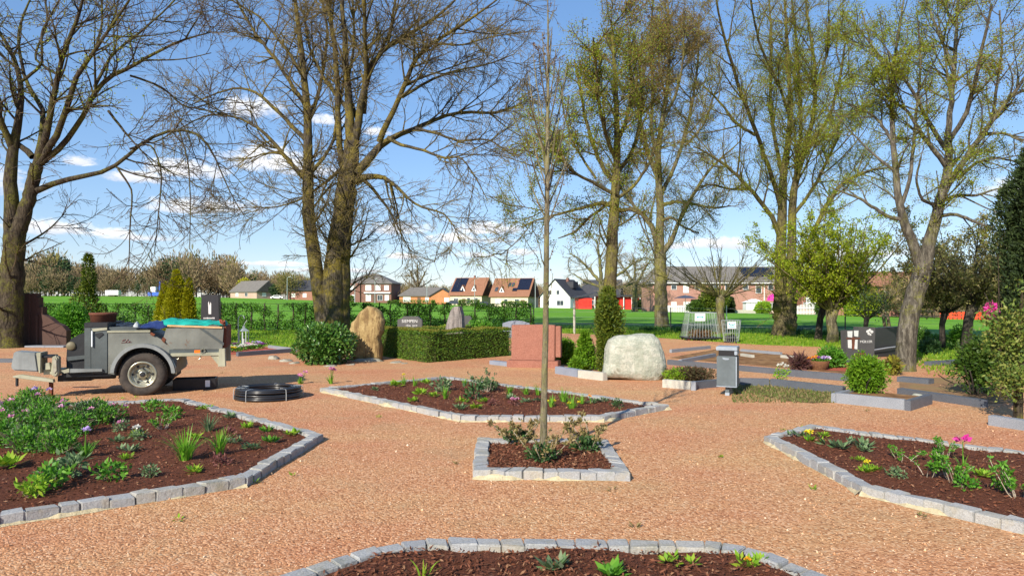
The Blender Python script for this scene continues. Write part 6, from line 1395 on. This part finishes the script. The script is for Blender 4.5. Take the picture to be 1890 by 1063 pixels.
for px,d,w,h,lab in ((866,190,4.2,1.5,'clipped garden hedge before the first brown roofed house'),(949,185,5.0,1.5,'clipped garden hedge before the second brown roofed house'),(645,205,1.6,1.7,'round garden hedge right of the twin trunk'),(760,195,10,1.0,'long low hedge in front of the bungalow')):
    x,y,_=PT(px,562,d); z=float(gz(x,y)); V,Fc=foliage((0,0,h/2),(w/2*1.25,.6,h/2),1500,.35,.13,px,.04,.5,None,.2,'box'); o=O('garden_hedge',mesh_np('garden_hedge',V,Fc),M['hedge'],None,(x,y,z)); tag(o,lab,'hedge')
for px,d,rad,mt,lab in ((1318,118,(2.6,2,2.2),'yew','big rounded green garden bush before the long terrace'),(1290,119,(1.6,1.4,1.1),'leaf_dark','small dark garden bush left of the big rounded one'),(1345,121,(1.0,1,1.6),'thuja_dark','dark garden conifer behind the cage pollard'),(1408,116,(1.4,1,1.0),'plant_lime','pale garden shrub before the white hut'),(1600,105,(3.0,2,2.4),'leaf_spring','yellow green garden bush right of the leafing pollard'),(1575,112,(1.4,1.2,1.3),'plant_lime','bright yellow forsythia behind the leafing pollard'),(1520,114,(1.4,1.3,1.5),'leaf_dark','dark garden bush behind the leafing pollard'),(1180,165,(1.6,1.5,1.3),'thuja_dark','dark shrub at the right end of the red pavilion'),(1210,150,(2.4,1.6,.9),'leaf_dark','low hedge plant left of the long terrace')):
    x,y,_=PT(px,578,d); bush('garden_bush',lab,'bush',(x,y,float(gz(x,y))),rad,2200,.38,.12,M[mt],seed=px,zc=rad[2]*.8,amp=.25,fr=1.3)
# ------------------------------------------------------------------ woodland on the horizon
def forest(name,pxs,topf,d0,d1,n,mats,weights,seed):
    r=np.random.default_rng(seed); Vs=[];mi=[]
    for i in range(n):
        px=r.uniform(*pxs); d=r.uniform(d0,d1); x=(px-CX)/F*d; z=float(gz(x,d)); ht=EYE+(HOR-topf(px))*d/F-z; ht*=r.uniform(.80,1.08); k=r.choice(len(mats),p=weights)
        w=ht*r.uniform(.22,.36); 
        if k==1: w*=.8
        m=int(420 if k!=1 else 340); c=np.array([x,d,z+ht*.56])
        D=unit(r.normal(size=(m,3))); rr=r.random(m)**.45; P=D*rr[:,None]*lump(D,.25,int(r.integers(1e6)),2.5)[:,None]*np.array([w,w,ht*.46]); P[:,2]+= -.0
        if k==1: dv=unit(D+r.normal(size=(m,3))*.6); L=ht*.075; Wd=ht*.026
        else: dv=unit(D*.7+np.array([0,0,.9])+r.normal(size=(m,3))*.35); L=ht*.13; Wd=ht*.011
        V,_=leaf_np(c+P,dv,L*r.uniform(.6,1.3,m),np.full(m,Wd)); Vs.append(V); mi+= [k]*m
        # trunk
        t=.012*ht; T=np.array([[x-t,d,z-1],[x+t,d,z-1],[x+t*.5,d,z+ht*.75],[x-t*.5,d,z+ht*.75]]); Vs.append(T); mi.append(len(mats))
        T=T+np.array([0,0,0]); T[:,1]=d+np.array([-t,t,t*.5,-t*.5]); T[:,0]=x; Vs.append(T); mi.append(len(mats))
    V=np.concatenate(Vs); Fc=np.arange(len(V)).reshape(-1,4); o=O(name,mesh_np(name,V,Fc,mi),[M[k] for k in mats]+[M['bark_dark']]); return tag(o,kind='stuff')
topL=lambda p: float(np.interp(p,[-400,0,40,70,100,130,170,240,275,300,330,360,400,430,460,500,540,600],[480,492,488,478,474,488,495,498,500,485,474,470,474,482,496,502,505,510]))
topM=lambda p: float(np.interp(p,[500,540,600,700,760,830,900,1000,1100,1250,1500,1700,1900,2300],[505,508,516,521,524,528,529,529,527,520,512,505,500,495]))
forest('woodland',(-500,440),topL,262,330,330,['wood_brown','wood_green','wood_olive'],[.72,.18,.1],3)
forest('woodland_edge',(-500,300),lambda p:topL(p)+22,256,266,110,['wood_brown','wood_green','wood_olive'],[.6,.3,.1],5)
forest('distant_woods',(380,1300),topM,300,420,380,['wood_brown','wood_green','wood_olive'],[.68,.12,.2],4)
forest('scrub_woods',(1230,2300),lambda p:topM(p)+10,150,200,160,['wood_brown','wood_green','wood_olive'],[.6,.1,.3],6)
forest('scrub_thicket',(1600,2300),lambda p:float(np.interp(p,[1600,1680,1760,1850,2300],[548,510,500,520,500])),100,135,110,['wood_brown','wood_green','wood_olive'],[.5,.05,.45],8)
def lone(name,label,px,d,top,rad,mats,n,L,W,seed):
    x=(px-CX)/F*d; z=float(gz(x,d)); ht=EYE+(HOR-top)*d/F-z; rt=E(name,label,'tree',(x,d,z)); MB().tube([(0,0,-.5),(.1,0,ht*.3),(0,.1,ht*.6)],[ht*.03,ht*.022,ht*.01],7).obj('trunk',M['bark_dark'],rt)
    V,Fc=foliage((0,0,ht*.6),(rad,rad,ht*.4),n,L,W,seed,.25,.8,.3,.8); O('crown',mesh_np('crown',V,Fc),M[mats],rt)
lone('willow','bright yellow round willow by the far pink house',451,262,515,2.3,'willow',1500,.6,.2,1)
lone('budding_tree','olive budding tree rising beyond the small brick house',530,235,500,4.2,'wood_olive',1600,1.0,.09,2)
lone('garden_conifer','dark shrub right of the far pink house',508,240,526,1.6,'wood_green',500,.7,.25,3)
# small white and blue things at the far wood edge
o=simple_at('white_trailer','small white trailer parked at the far wood edge','trailer',209,549,255); MB().box(-2.4,2.4,-1,1,.5,2.2).obj('body',M['frame_white'],o,.1); MB().box(-1,1,-1.05,1.05,0,.49).obj('wheels',M['tyre'],o)
o=simple_at('blue_machine','blue and white farm machine at the far wood edge','machine',288,549,255); MB().box(-2.6,2.6,-1,1,.3,1.6).obj('body',simple('machine_blue',(.05,.12,.5),(.07,.16,.55),2,.4),o,.1); MB().box(-1.8,.2,-.8,.8,1.61,3.6).obj('cab',M['frame_white'],o,.1); MB().tube([(1.2,0,1.6),(1.4,0,5.5)],.25,6).obj('spout',simple('machine_blue',(.05,.12,.5),(.07,.16,.55),2,.4),o)
# ------------------------------------------------------------------ big trees
tree('lime_tree','dark mossy tree with drooping low branch at the left picture edge',24,[
 [(18,648,44),(20,560,40),(25,480,36),(28,430,36)],
 [(25,440,30),(20,370,23),(17,316,22),(24,275,17),(40,200,11),(40,145,9),(20,90,7),(0,60,5),(-30,20,3)],
 [(30,435,30),(48,385,24),(60,340,22),(68,305,22)],
 [(24,275,14),(5,230,10),(-20,150,8),(-40,60,5)],
 [(68,305,16),(85,262,13),(92,215,11),(104,150,9),(120,90,8),(145,30,6),(165,-40,3)],
 [(68,305,14),(78,250,10),(84,200,9),(60,180,7),(40,120,6),(30,60,5),(60,-10,3)],
 [(70,305,13),(112,275,10),(150,225,9),(175,165,8),(192,140,8),(235,130,7),(290,95,5),(340,72,4),(390,60,2)],
 [(70,305,14),(108,245,11),(125,200,10),(140,140,8),(176,92,6),(200,60,5),(232,80,4)][:6]+[(225,20,4),(260,-30,3)],
 [(175,160,6),(205,100,5),(260,60,4),(320,5,3),(350,-30,2)],
 [(68,352,12),(100,338,10),(150,324,9),(190,320,8),(218,312,7),(240,275,6),(290,245,6),(330,235,5),(380,243,4),(400,300,3),(430,370,2),(452,400,1.5)],
 [(240,275,4),(280,260,3),(300,320,3),(292,400,2),(285,470,1.5)],[(330,237,3),(348,300,2.5),(352,380,2),(350,460,1.5)],[(218,312,4),(245,350,3),(240,420,2.5),(238,490,1.5)],
 [(60,290,12),(30,262,9),(0,235,7),(-40,200,5),(-90,150,4)],
 [(200,205,5),(235,250,4),(245,270,3)][:2]+[(240,255,3),(280,300,2),(300,330,1.5)],
 [(110,140,5),(60,110,4),(90,40,4),(80,-20,3)],[(176,92,5),(190,40,4),(185,-30,3)],[(40,150,6),(80,120,5),(75,60,4),(110,0,3)],
 [(240,140,4),(300,160,4),(345,205,3),(420,180,2),(470,200,1.5)]],3,M['bark_old'],M['twig_brown'],
 [('leaf_olive',.5,4,.07,.022,reg_px(-60,170,0,80,50)),('leaf_spring',.5,4,.075,.024,reg_px(120,230,110,170,30)),('leaf_spring',.5,4,.075,.024,reg_px(0,50,200,240,20))],
 cfg=dict(l1=1.9,l2=2.5,l3=3.6,l0=.5,l0len=(1.6,4.0),up1=.3,up2=-.1,up3=-.35,tip=.0065,l1len=(.9,3.2),l2len=(.4,1.6),l3len=(.25,.8),yd=.5,wig=.12))
tree('maple_tree','huge bare twin trunked tree with drooping twigs behind the laurel',35.5,[
 [(600,604,26),(589,545,26),(581,497,27),(573,430,24),(569,395,22),(566,340,19),(569,300,18),(569,226,15),(562,141,12),(552,60,9),(544,0,7),(538,-60,4)],
 [(616,608,46),(615,550,42),(618,497,40),(626,430,36),(632,380,34),(640,335,36),(646,300,32),(648,262,26)],
 [(637,606,18),(637,540,18),(636,480,20),(637,440,24),(640,395,22),(650,350,20)],
 [(648,270,22),(645,220,16),(641,141,12),(636,60,9),(630,-10,7),(626,-60,4)],
 [(650,285,18),(662,230,14),(668,180,12),(680,130,10),(700,95,8),(739,70,7),(780,50,6),(815,28,5),(850,-10,3)],
 [(655,320,20),(680,300,15),(704,262,13),(716,254,12),(742,246,10),(767,237,8),(800,222,7),(829,209,6),(880,205,6),(915,214,5),(953,196,3),(990,175,2)],
 [(700,262,12),(720,215,10),(739,180,9),(755,130,8),(770,100,7),(800,78,6),(852,48,5),(890,20,4),(930,-10,2)],
 [(640,330,14),(628,290,12),(624,240,11),(624,169,10),(618,90,9),(612,40,8),(596,-30,6)],
 [(672,210,8),(676,150,8),(674,80,7),(672,0,6),(676,-50,4)],
 [(655,335,15),(682,322,11),(712,328,8),(730,340,6),(750,365,5),(766,380,4),(800,388,3.5),(822,392,3),(840,420,2),(850,445,1.5)],
 [(569,330,12),(556,330,9),(535,300,8),(513,271,7),(490,245,6),(462,226,5),(430,214,4),(400,208,3.5),(370,215,2.5),(330,240,2)],
 [(568,262,10),(545,240,8),(513,205,7),(490,185,6),(473,169,5),(440,160,4),(400,172,3),(360,190,2)],
 [(566,200,9),(535,150,7),(502,102,6),(475,70,5),(455,34,5),(430,-10,3)],[(560,140,7),(520,80,5),(480,30,4),(440,10,3),(400,-20,2)],
 [(569,226,8),(590,170,7),(600,110,6),(605,50,5),(590,-20,4)],[(574,320,8),(598,290,6),(615,265,6),(622,220,6),(634,150,5)],
 [(716,254,8),(740,270,6),(780,275,5),(830,300,4),(845,280,3),(880,330,2),(900,370,1.5)],[(767,237,6),(800,245,5),(850,262,4),(900,255,3),(950,290,2)],
 [(742,180,6),(790,150,5),(840,130,4),(900,120,3),(950,100,2)],[(640,200,8),(600,150,6),(570,90,5),(560,20,4)],[(662,230,8),(640,160,6),(655,80,5),(650,-10,4)],
 [(690,120,6),(720,60,5),(730,0,4),(740,-40,3)],[(646,300,9),(610,330,6),(590,345,5),(550,372,3.5),(500,385,2.5),(450,380,1.5)],[(800,80,4),(850,85,3),(900,70,2.5),(960,60,1.5)],
 [(668,330,8),(690,350,6),(720,390,4),(740,430,2.5),(760,470,1.5)]],3,M['bark_big'],M['twig_big'],
 [('bud_brown',.35,2,.06,.02,None)],
 cfg=dict(l1=1.7,l2=2.3,l3=3.4,l0=.42,l0len=(2.5,6.0),up1=.3,up2=.0,up3=-.15,tip=.0085,l1len=(1.2,4.4),l2len=(.6,2.2),l3len=(.35,1.1),l1r=.07,yd=.5,s1=.22))
tree('leafing_tree','slender trunked leafing tree rising behind the yew column',27,[
 [(1122,640,26),(1125,560,24),(1127,500,23),(1131,420,20),(1133,380,19),(1138,330,15),(1141,290,13),(1139,220,10),(1136,150,8),(1132,100,6),(1128,40,4)],
 [(1132,380,10),(1110,372,8),(1080,384,6),(1050,390,5),(1020,398,4),(985,408,3),(962,420,2)],[(1134,390,9),(1160,385,7),(1185,395,5),(1200,420,3)],
 [(1136,340,9),(1112,310,8),(1095,270,7),(1080,220,6),(1070,160,5),(1060,110,3)],[(1138,320,9),(1165,290,8),(1180,240,7),(1185,180,6),(1180,110,5),(1185,60,3)],
 [(1138,300,8),(1118,250,7),(1105,190,6),(1100,120,5),(1095,70,3)],[(1140,260,7),(1160,210,6),(1165,150,5),(1160,80,4)],[(1136,360,8),(1100,340,6),(1060,320,5),(1030,290,4),(1010,250,2)],
 [(1125,375,7),(1090,400,5),(1060,430,4),(1030,440,2)],[(1135,370,7),(1170,345,6),(1200,300,5),(1215,250,3)],[(1100,330,5),(1060,270,4),(1040,210,3),(1035,150,2)]],1,M['bark_mossy'],M['twig_olive'],
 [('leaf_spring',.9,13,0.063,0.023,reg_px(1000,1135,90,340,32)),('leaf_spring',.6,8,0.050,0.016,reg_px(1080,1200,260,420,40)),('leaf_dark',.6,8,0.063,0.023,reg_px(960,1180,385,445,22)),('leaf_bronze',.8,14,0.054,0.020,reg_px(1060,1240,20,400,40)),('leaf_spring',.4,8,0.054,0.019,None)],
 cfg=dict(haze=.13,tw=1.7,l1=1.9,l2=2.8,l3=4.2,up1=.5,up2=.15,up3=0,tip=.009,l1len=(.9,2.6),l2len=(.4,1.4),yd=.7,l0=.5,l0len=(1.8,4.2)))
tree('alder_tree','pale lichened trunk forking above the white boulder, bronze catkins',41,[
 [(1222,606,27),(1220,560,24),(1219,510,23),(1218,470,22)],[(1218,478,18),(1219,420,15),(1219,361,14),(1212,289,11),(1220,235,9),(1231,181,8),(1237,60,5),(1232,0,3)],
 [(1215,468,13),(1208,430,10),(1201,412,9),(1185,395,7),(1171,383,6),(1150,350,5),(1130,330,3)],[(1222,468,12),(1233,460,10),(1246,425,8),(1261,391,7),(1280,360,6),(1300,325,5),(1318,303,4),(1345,280,3),(1365,262,2)],
 [(1215,330,9),(1195,280,7),(1180,220,6),(1175,150,5),(1170,60,3)],[(1219,361,8),(1245,310,7),(1265,250,6),(1280,180,5),(1290,100,4),(1290,30,3)],[(1213,290,7),(1200,240,6),(1205,170,5),(1200,80,4),(1205,0,3)],
 [(1225,220,6),(1250,170,5),(1262,110,4),(1262,30,3)],[(1219,380,8),(1245,372,6),(1285,378,5),(1320,385,4),(1350,380,2)],[(1216,410,7),(1240,400,5),(1262,420,4),(1290,430,2.5)],[(1231,190,5),(1215,120,4),(1225,40,3)],
 [(1265,270,5),(1300,230,4),(1320,170,3)]],2,M['bark_pale'],M['twig_olive'],
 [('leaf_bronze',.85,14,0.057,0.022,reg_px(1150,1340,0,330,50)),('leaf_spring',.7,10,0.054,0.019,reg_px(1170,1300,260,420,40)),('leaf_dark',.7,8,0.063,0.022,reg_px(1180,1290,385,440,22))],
 cfg=dict(haze=.13,tw=1.7,l1=2.1,l2=2.6,l3=3.8,up1=.5,up2=.2,up3=.1,tip=.0095,l1len=(.9,2.8),l2len=(.4,1.5),yd=.7))
tree('maple_tree','twin stemmed yellow mossed tree between cage and leafing pollard',31.5,[
 [(1446,622,42),(1448,580,40),(1450,540,42)],[(1441,560,22),(1440,512,21),(1441,450,18),(1443,391,17),(1446,313,13),(1461,229,9),(1455,120,7),(1448,0,4)],[(1459,560,21),(1462,512,19),(1461,430,15),(1462,361,14),(1470,310,11),(1491,271,9),(1505,200,7),(1510,140,6),(1490,40,4),(1485,-20,3)],
 [(1440,440,10),(1431,412,9),(1408,375,8),(1382,349,7),(1358,320,6),(1334,301,5),(1310,285,4),(1280,270,2)],[(1443,391,9),(1425,325,8),(1408,280,7),(1394,241,7),(1370,180,6),(1352,120,5),(1330,50,4),(1320,-10,2)],
 [(1466,520,12),(1480,475,10),(1491,446,9),(1515,400,8),(1539,355,7),(1560,332,6),(1587,319,5),(1635,309,3),(1670,308,2)],[(1446,330,8),(1430,260,7),(1420,180,6),(1425,90,5),(1420,0,3)],
 [(1470,310,8),(1480,240,7),(1475,160,6),(1470,80,5),(1460,-10,3)],[(1491,271,7),(1530,220,6),(1550,150,5),(1560,80,3)],[(1462,400,7),(1500,350,6),(1530,290,5),(1555,240,3)],[(1394,250,6),(1360,230,5),(1330,190,4),(1300,160,3)],
 [(1461,229,6),(1440,160,5),(1400,80,4),(1385,0,3)],[(1382,349,5),(1350,350,4),(1310,340,3),(1290,345,2)],[(1508,160,5),(1530,90,4),(1530,20,3)]],3,M['bark_mossy'],M['twig_olive'],
 [('leaf_spring',.8,10,0.054,0.019,reg_px(1440,1570,120,350,60)),('leaf_olive',.6,8,0.044,0.016,None),('leaf_bronze',.5,10,0.044,0.016,reg_px(1290,1450,20,260,60)),('leaf_spring',.3,7,0.048,0.016,None)],
 cfg=dict(haze=.13,tw=1.7,l1=1.9,l2=2.5,l3=3.6,up1=.55,up2=.25,up3=.15,tip=.008,l1len=(1.0,3.2),l2len=(.4,1.6),yd=.6))
tree('maple_tree','leaning grey trunk beside the black grave wall, wide mossy crown',16.2,[
 [(1669,690,37),(1671,640,34),(1681,570,33),(1697,520,32),(1706,490,31)],[(1706,494,26),(1713,460,23),(1722,425,20),(1730,395,19),(1740,350,17),(1750,319,16),(1752,280,13)],
 [(1701,497,20),(1691,460,18),(1677,430,17),(1665,405,15),(1659,391,14),(1654,325,11),(1646,241,9),(1645,180,7),(1648,120,6),(1660,60,4),(1668,0,3)],
 [(1751,290,13),(1749,241,11),(1755,180,9),(1762,120,8),(1764,60,6),(1768,0,5),(1770,-40,3)],[(1745,345,14),(1766,320,11),(1790,280,10),(1812,250,9),(1832,222,8),(1852,196,7),(1890,146,5),(1920,100,3)],
 [(1748,310,10),(1735,289,9),(1712,262,8),(1695,238,7),(1678,205,5),(1650,190,4),(1620,165,3)],[(1750,280,9),(1726,248,8),(1708,215,7),(1695,190,6),(1675,150,5),(1658,135,4),(1620,100,3),(1590,60,2)],
 [(1662,405,8),(1641,402,7),(1615,385,6),(1587,366,5),(1565,358,4),(1530,345,2)],[(1659,391,8),(1680,340,7),(1685,280,6),(1690,210,5),(1700,130,4),(1695,40,3)],[(1752,260,9),(1785,210,8),(1800,150,7),(1815,80,5),(1830,10,4)],
 [(1762,130,6),(1740,80,5),(1720,30,4),(1700,-20,3)],[(1738,370,8),(1770,360,6),(1800,362,5),(1835,350,3),(1860,345,2)],[(1728,400,8),(1765,395,6),(1800,410,5),(1830,420,3)],[(1735,380,7),(1700,370,5),(1690,330,4),(1700,290,3)],
 [(1832,222,6),(1840,160,5),(1850,90,4),(1845,20,3)],[(1646,260,6),(1620,220,5),(1590,200,4),(1560,190,2)],[(1812,250,6),(1850,245,5),(1890,260,4),(1930,260,3)],[(1650,150,5),(1610,90,4),(1590,20,3)],[(1768,330,7),(1800,300,5),(1840,290,4),(1880,300,3)]],3,M['bark_lean'],M['twig_olive'],
 [('leaf_spring',.8,15,0.037,0.013,reg_px(1560,1780,20,260,70)),('leaf_olive',.7,16,0.031,0.012,None),('leaf_bronze',.6,16,0.035,0.013,reg_px(1790,1890,0,150,50)),('leaf_spring',.3,14,0.031,0.012,None)],
 cfg=dict(haze=.07,tw=1.9,l0=1.3,l0len=(.9,2.8),l1=2.2,l2=3.6,l3=5.0,up1=.3,up2=.15,up3=.05,tip=.0045,l1len=(.5,1.7),l2len=(.25,.85),l3len=(.14,.4),l1r=.032,yd=.6))
# pollards and small trees
def pollard(name,label,px,py,d,head,stems,h,spread,barkm,twigm,leafs,w=20,seed=1,lean=0,trunk=None):
    # short thick trunk with a burst of straight young rods
    bx,by,_=PT(px,py,d); bz=float(gz(bx,by)); rt=E(name,label,'tree',(bx,by,bz)); hz=EYE+(HOR-head)*d/F-bz; r0=w*d/F/2
    pts=trunk or [(0,0,-.1),(.03,0,hz*.3),(-.03+lean*.5,.03,hz*.65),(lean,0,hz)]; MB().tube(pts,[r0*1.35,r0*1.02,r0*.95,r0*1.25],12).obj('trunk',barkm,rt,0,True)
    r=np.random.default_rng(seed); th=r.uniform(0,2*np.pi,stems); e=r.uniform(0,1,stems)**.7; n=7; P=np.zeros((stems,n,3)); P[:,0]=np.stack([lean+np.cos(th)*r0*.7,np.sin(th)*r0*.7,np.full(stems,hz-.08)],1)
    dd=unit(np.stack([np.cos(th)*e*spread,np.sin(th)*e*spread,np.ones(stems)],1)); L=h*r.uniform(.6,1.05,stems)
    for j in range(1,n): dd=unit(dd+r.normal(size=(stems,3))*.07+np.array([0,0,.05])); P[:,j]=P[:,j-1]+dd*(L/(n-1))[:,None]
    Rr=np.linspace(1,.25,n)[None,:]*min(r0*.2,.045)*r.uniform(.6,1.2,(stems,1)); Q,Qr=spawn(P,Rr,3.4,.1,1,.35,1.3,(25,60),.55,.015,.006,.3,.14,5); Q3,Q3r=spawn(Q,Qr,4,.1,1,.2,.6,(25,60),.7,.008,.005,.1,.15,4)
    V,Fs=join_np([tubes_np(P,Rr,6),tubes_np(Q,Qr,4)]); cw=O('crown',mesh_np('crown',V,Fs),barkm,rt,smooth=True); V,Fc=tubes_np(Q3,Q3r,3); O('twig_sprays',mesh_np('twig_sprays',V,Fc),twigm,cw)
    if leafs:
        T=np.concatenate([Q[:,2],Q[:,4],Q3[:,1],Q3[:,3]]); m,frac,per,s=leafs; T=T[r.random(len(T))<frac]; C=np.repeat(T,per,0)+r.normal(size=(len(T)*per,3))*.06; V,Fc=leaf_np(C,rdir(len(C)),s*r.uniform(.6,1.3,len(C)),s*.3); O('leaves',mesh_np('leaves',V,Fc),M[m],cw)
    return rt
pollard('pollard_tree','leafing pollard with knobbly pale trunk left of the cross headstone',1536,634,26.5,570,60,4.3,1.3,M['bark_pale'],M['twig_olive'],('leaf_spring',1.0,7,.085),19,3)
pollard('small_tree','thin dark trunk leaning against the leafing pollard',1510,628,28,566,12,2.2,.9,M['bark_dark'],M['twig_olive'],('leaf_spring',.6,3,.08),12,5,.25)
pollard('pollard_tree','bare pollard with wide spreading rods behind the wire cage',1330,604,33,545,34,3.4,2.8,M['bark_pale'],M['twig_olive'],None,15,7)
pollard('small_tree','dark leaning forked tree right of the leaning grey trunk',1783,646,22.5,560,40,3.4,2.0,M['bark_dark'],M['twig_olive'],('scrub',1.0,7,.085),17,9,.25)
pollard('small_tree','small dark twisted trunk between the leaning trunk and the forked tree',1738,640,23.5,575,34,2.8,1.9,M['bark_dark'],M['twig_olive'],('scrub',1.0,7,.085),10,11,.12)
pollard('standard_shrub','loose flowering shrub with bent stems behind the cross headstone',1600,640,25,585,14,1.2,1.6,M['bark_dark'],M['twig_olive'],('plant_grey',.8,3,.08),8,13)
for px,lab in ((1632,'slim bare stake tree left of the leaning trunk'),(1640,'second slim bare stake tree nearest the leaning trunk')): pollard('sapling',lab,px,618,31,560,8,1.6,.8,M['bark_pale'],M['twig_pale'],('leaf_olive',.6,3,.07),6,px)
tree('field_tree','wide bare grey tree standing before the red pavilion',112,[[(1114,572,14),(1112,540,12),(1110,520,11)],[(1110,522,7),(1090,500,5),(1070,478,3),(1052,468,2)],[(1110,522,8),(1108,490,6),(1104,460,4),(1100,440,2)],[(1112,522,7),(1128,495,5),(1140,465,3),(1145,445,2)],[(1112,525,6),(1145,505,5),(1170,485,3),(1192,475,2)],[(1110,530,5),(1080,520,4),(1058,505,2)],[(1113,530,5),(1150,530,4),(1185,515,2)]],1,M['bark_pale'],M['twig_pale'],None,
 cfg=dict(l1=1.3,l2=1.6,l3=1.8,up1=.4,up2=.1,tip=.022,l0=.12,l1len=(1.5,4.5),l2len=(.8,2.2),l3len=(.5,1.4),l1r=.1,yd=.7,s1=.2))
tree('field_tree','second bare tree right of the red pavilion tree, finer twigs',125,[[(1172,574,12),(1172,545,10),(1171,525,9)],[(1171,527,6),(1155,500,4),(1140,480,2)],[(1171,525,6),(1172,495,4),(1168,470,2)],[(1173,527,6),(1188,500,4),(1200,480,2)],[(1173,530,5),(1195,520,3),(1205,505,2)]],1,M['bark_pale'],M['twig_pale'],None,
 cfg=dict(l1=1.4,l2=1.6,l3=1.8,up1=.4,up2=.1,tip=.022,l0=.12,l1len=(1.5,4.0),l2len=(.8,2.2),l3len=(.5,1.4),l1r=.1,yd=.7,s1=.2))
tree('field_tree','pale bare tree rising between the villa and the orange bungalow',260,[[(771,560,7),(770,540,6),(770,528,5)],[(770,530,4),(762,512,3),(756,498,2)],[(770,530,4),(771,505,3),(770,488,2)],[(771,530,4),(780,512,3),(786,500,2)],[(770,535,3),(752,522,2),(744,514,1.5)],[(770,535,3),(785,525,2),(797,516,1.5)]],1,M['bark_pale'],M['twig_pale'],None,
 cfg=dict(l1=.9,l2=1.0,l3=1.0,up1=.5,up2=.2,tip=.05,l0=.12,l1len=(2,5),l2len=(1.2,3),l3len=(.8,1.8),l1r=.16,yd=.7,s1=.2))
# the young tree in the square pit
d=7.52
tree('young_tree','tall straight young tree with pale trunk planted in the square pit',d,[
 [(1003,830,15),(1004,760,14),(1006,640,13),(1008,540,12),(1009,430,11),(1010,350,11),(1011,280,10),(1011,200,7),(1012,120,5),(1012,60,4),(1011,0,2.5),(1010,-40,1.5)]]+
 [[(1010,y,4.0),(1010+s*w*.35,y-h*.25,3.2),(1010+s*w*.75,y-h*.6,2.4),(1010+s*w,y-h,1.5)] for y,s,w,h in ((415,1,36,120),(408,-1,40,110),(385,1,48,150),(380,-1,44,160),(350,-1,36,150),(345,1,40,170),(320,1,28,160),(310,-1,34,170),(290,-1,40,150),(280,1,36,160),(250,-1,26,150),(245,1,24,140),(210,1,16,120),(200,-1,16,110),(150,-1,9,90),(140,1,9,90),(362,1,24,130),(330,-1,18,140))],1,M['bark_young'],M['twig_red'],[('bud_brown',.9,3,.022,.009,None)],base_z=.05,
 cfg=dict(rf=.86,haze=.01,l0=.4,l0len=(.4,1.1),l1=5,l2=5.5,l3=7,up1=.45,up2=.3,up3=.2,tip=.0016,l1len=(.15,.5),l2len=(.08,.26),l3len=(.05,.14),l1r=.008,yd=.8,s1=.25,ang1=(18,45),wig=.09))
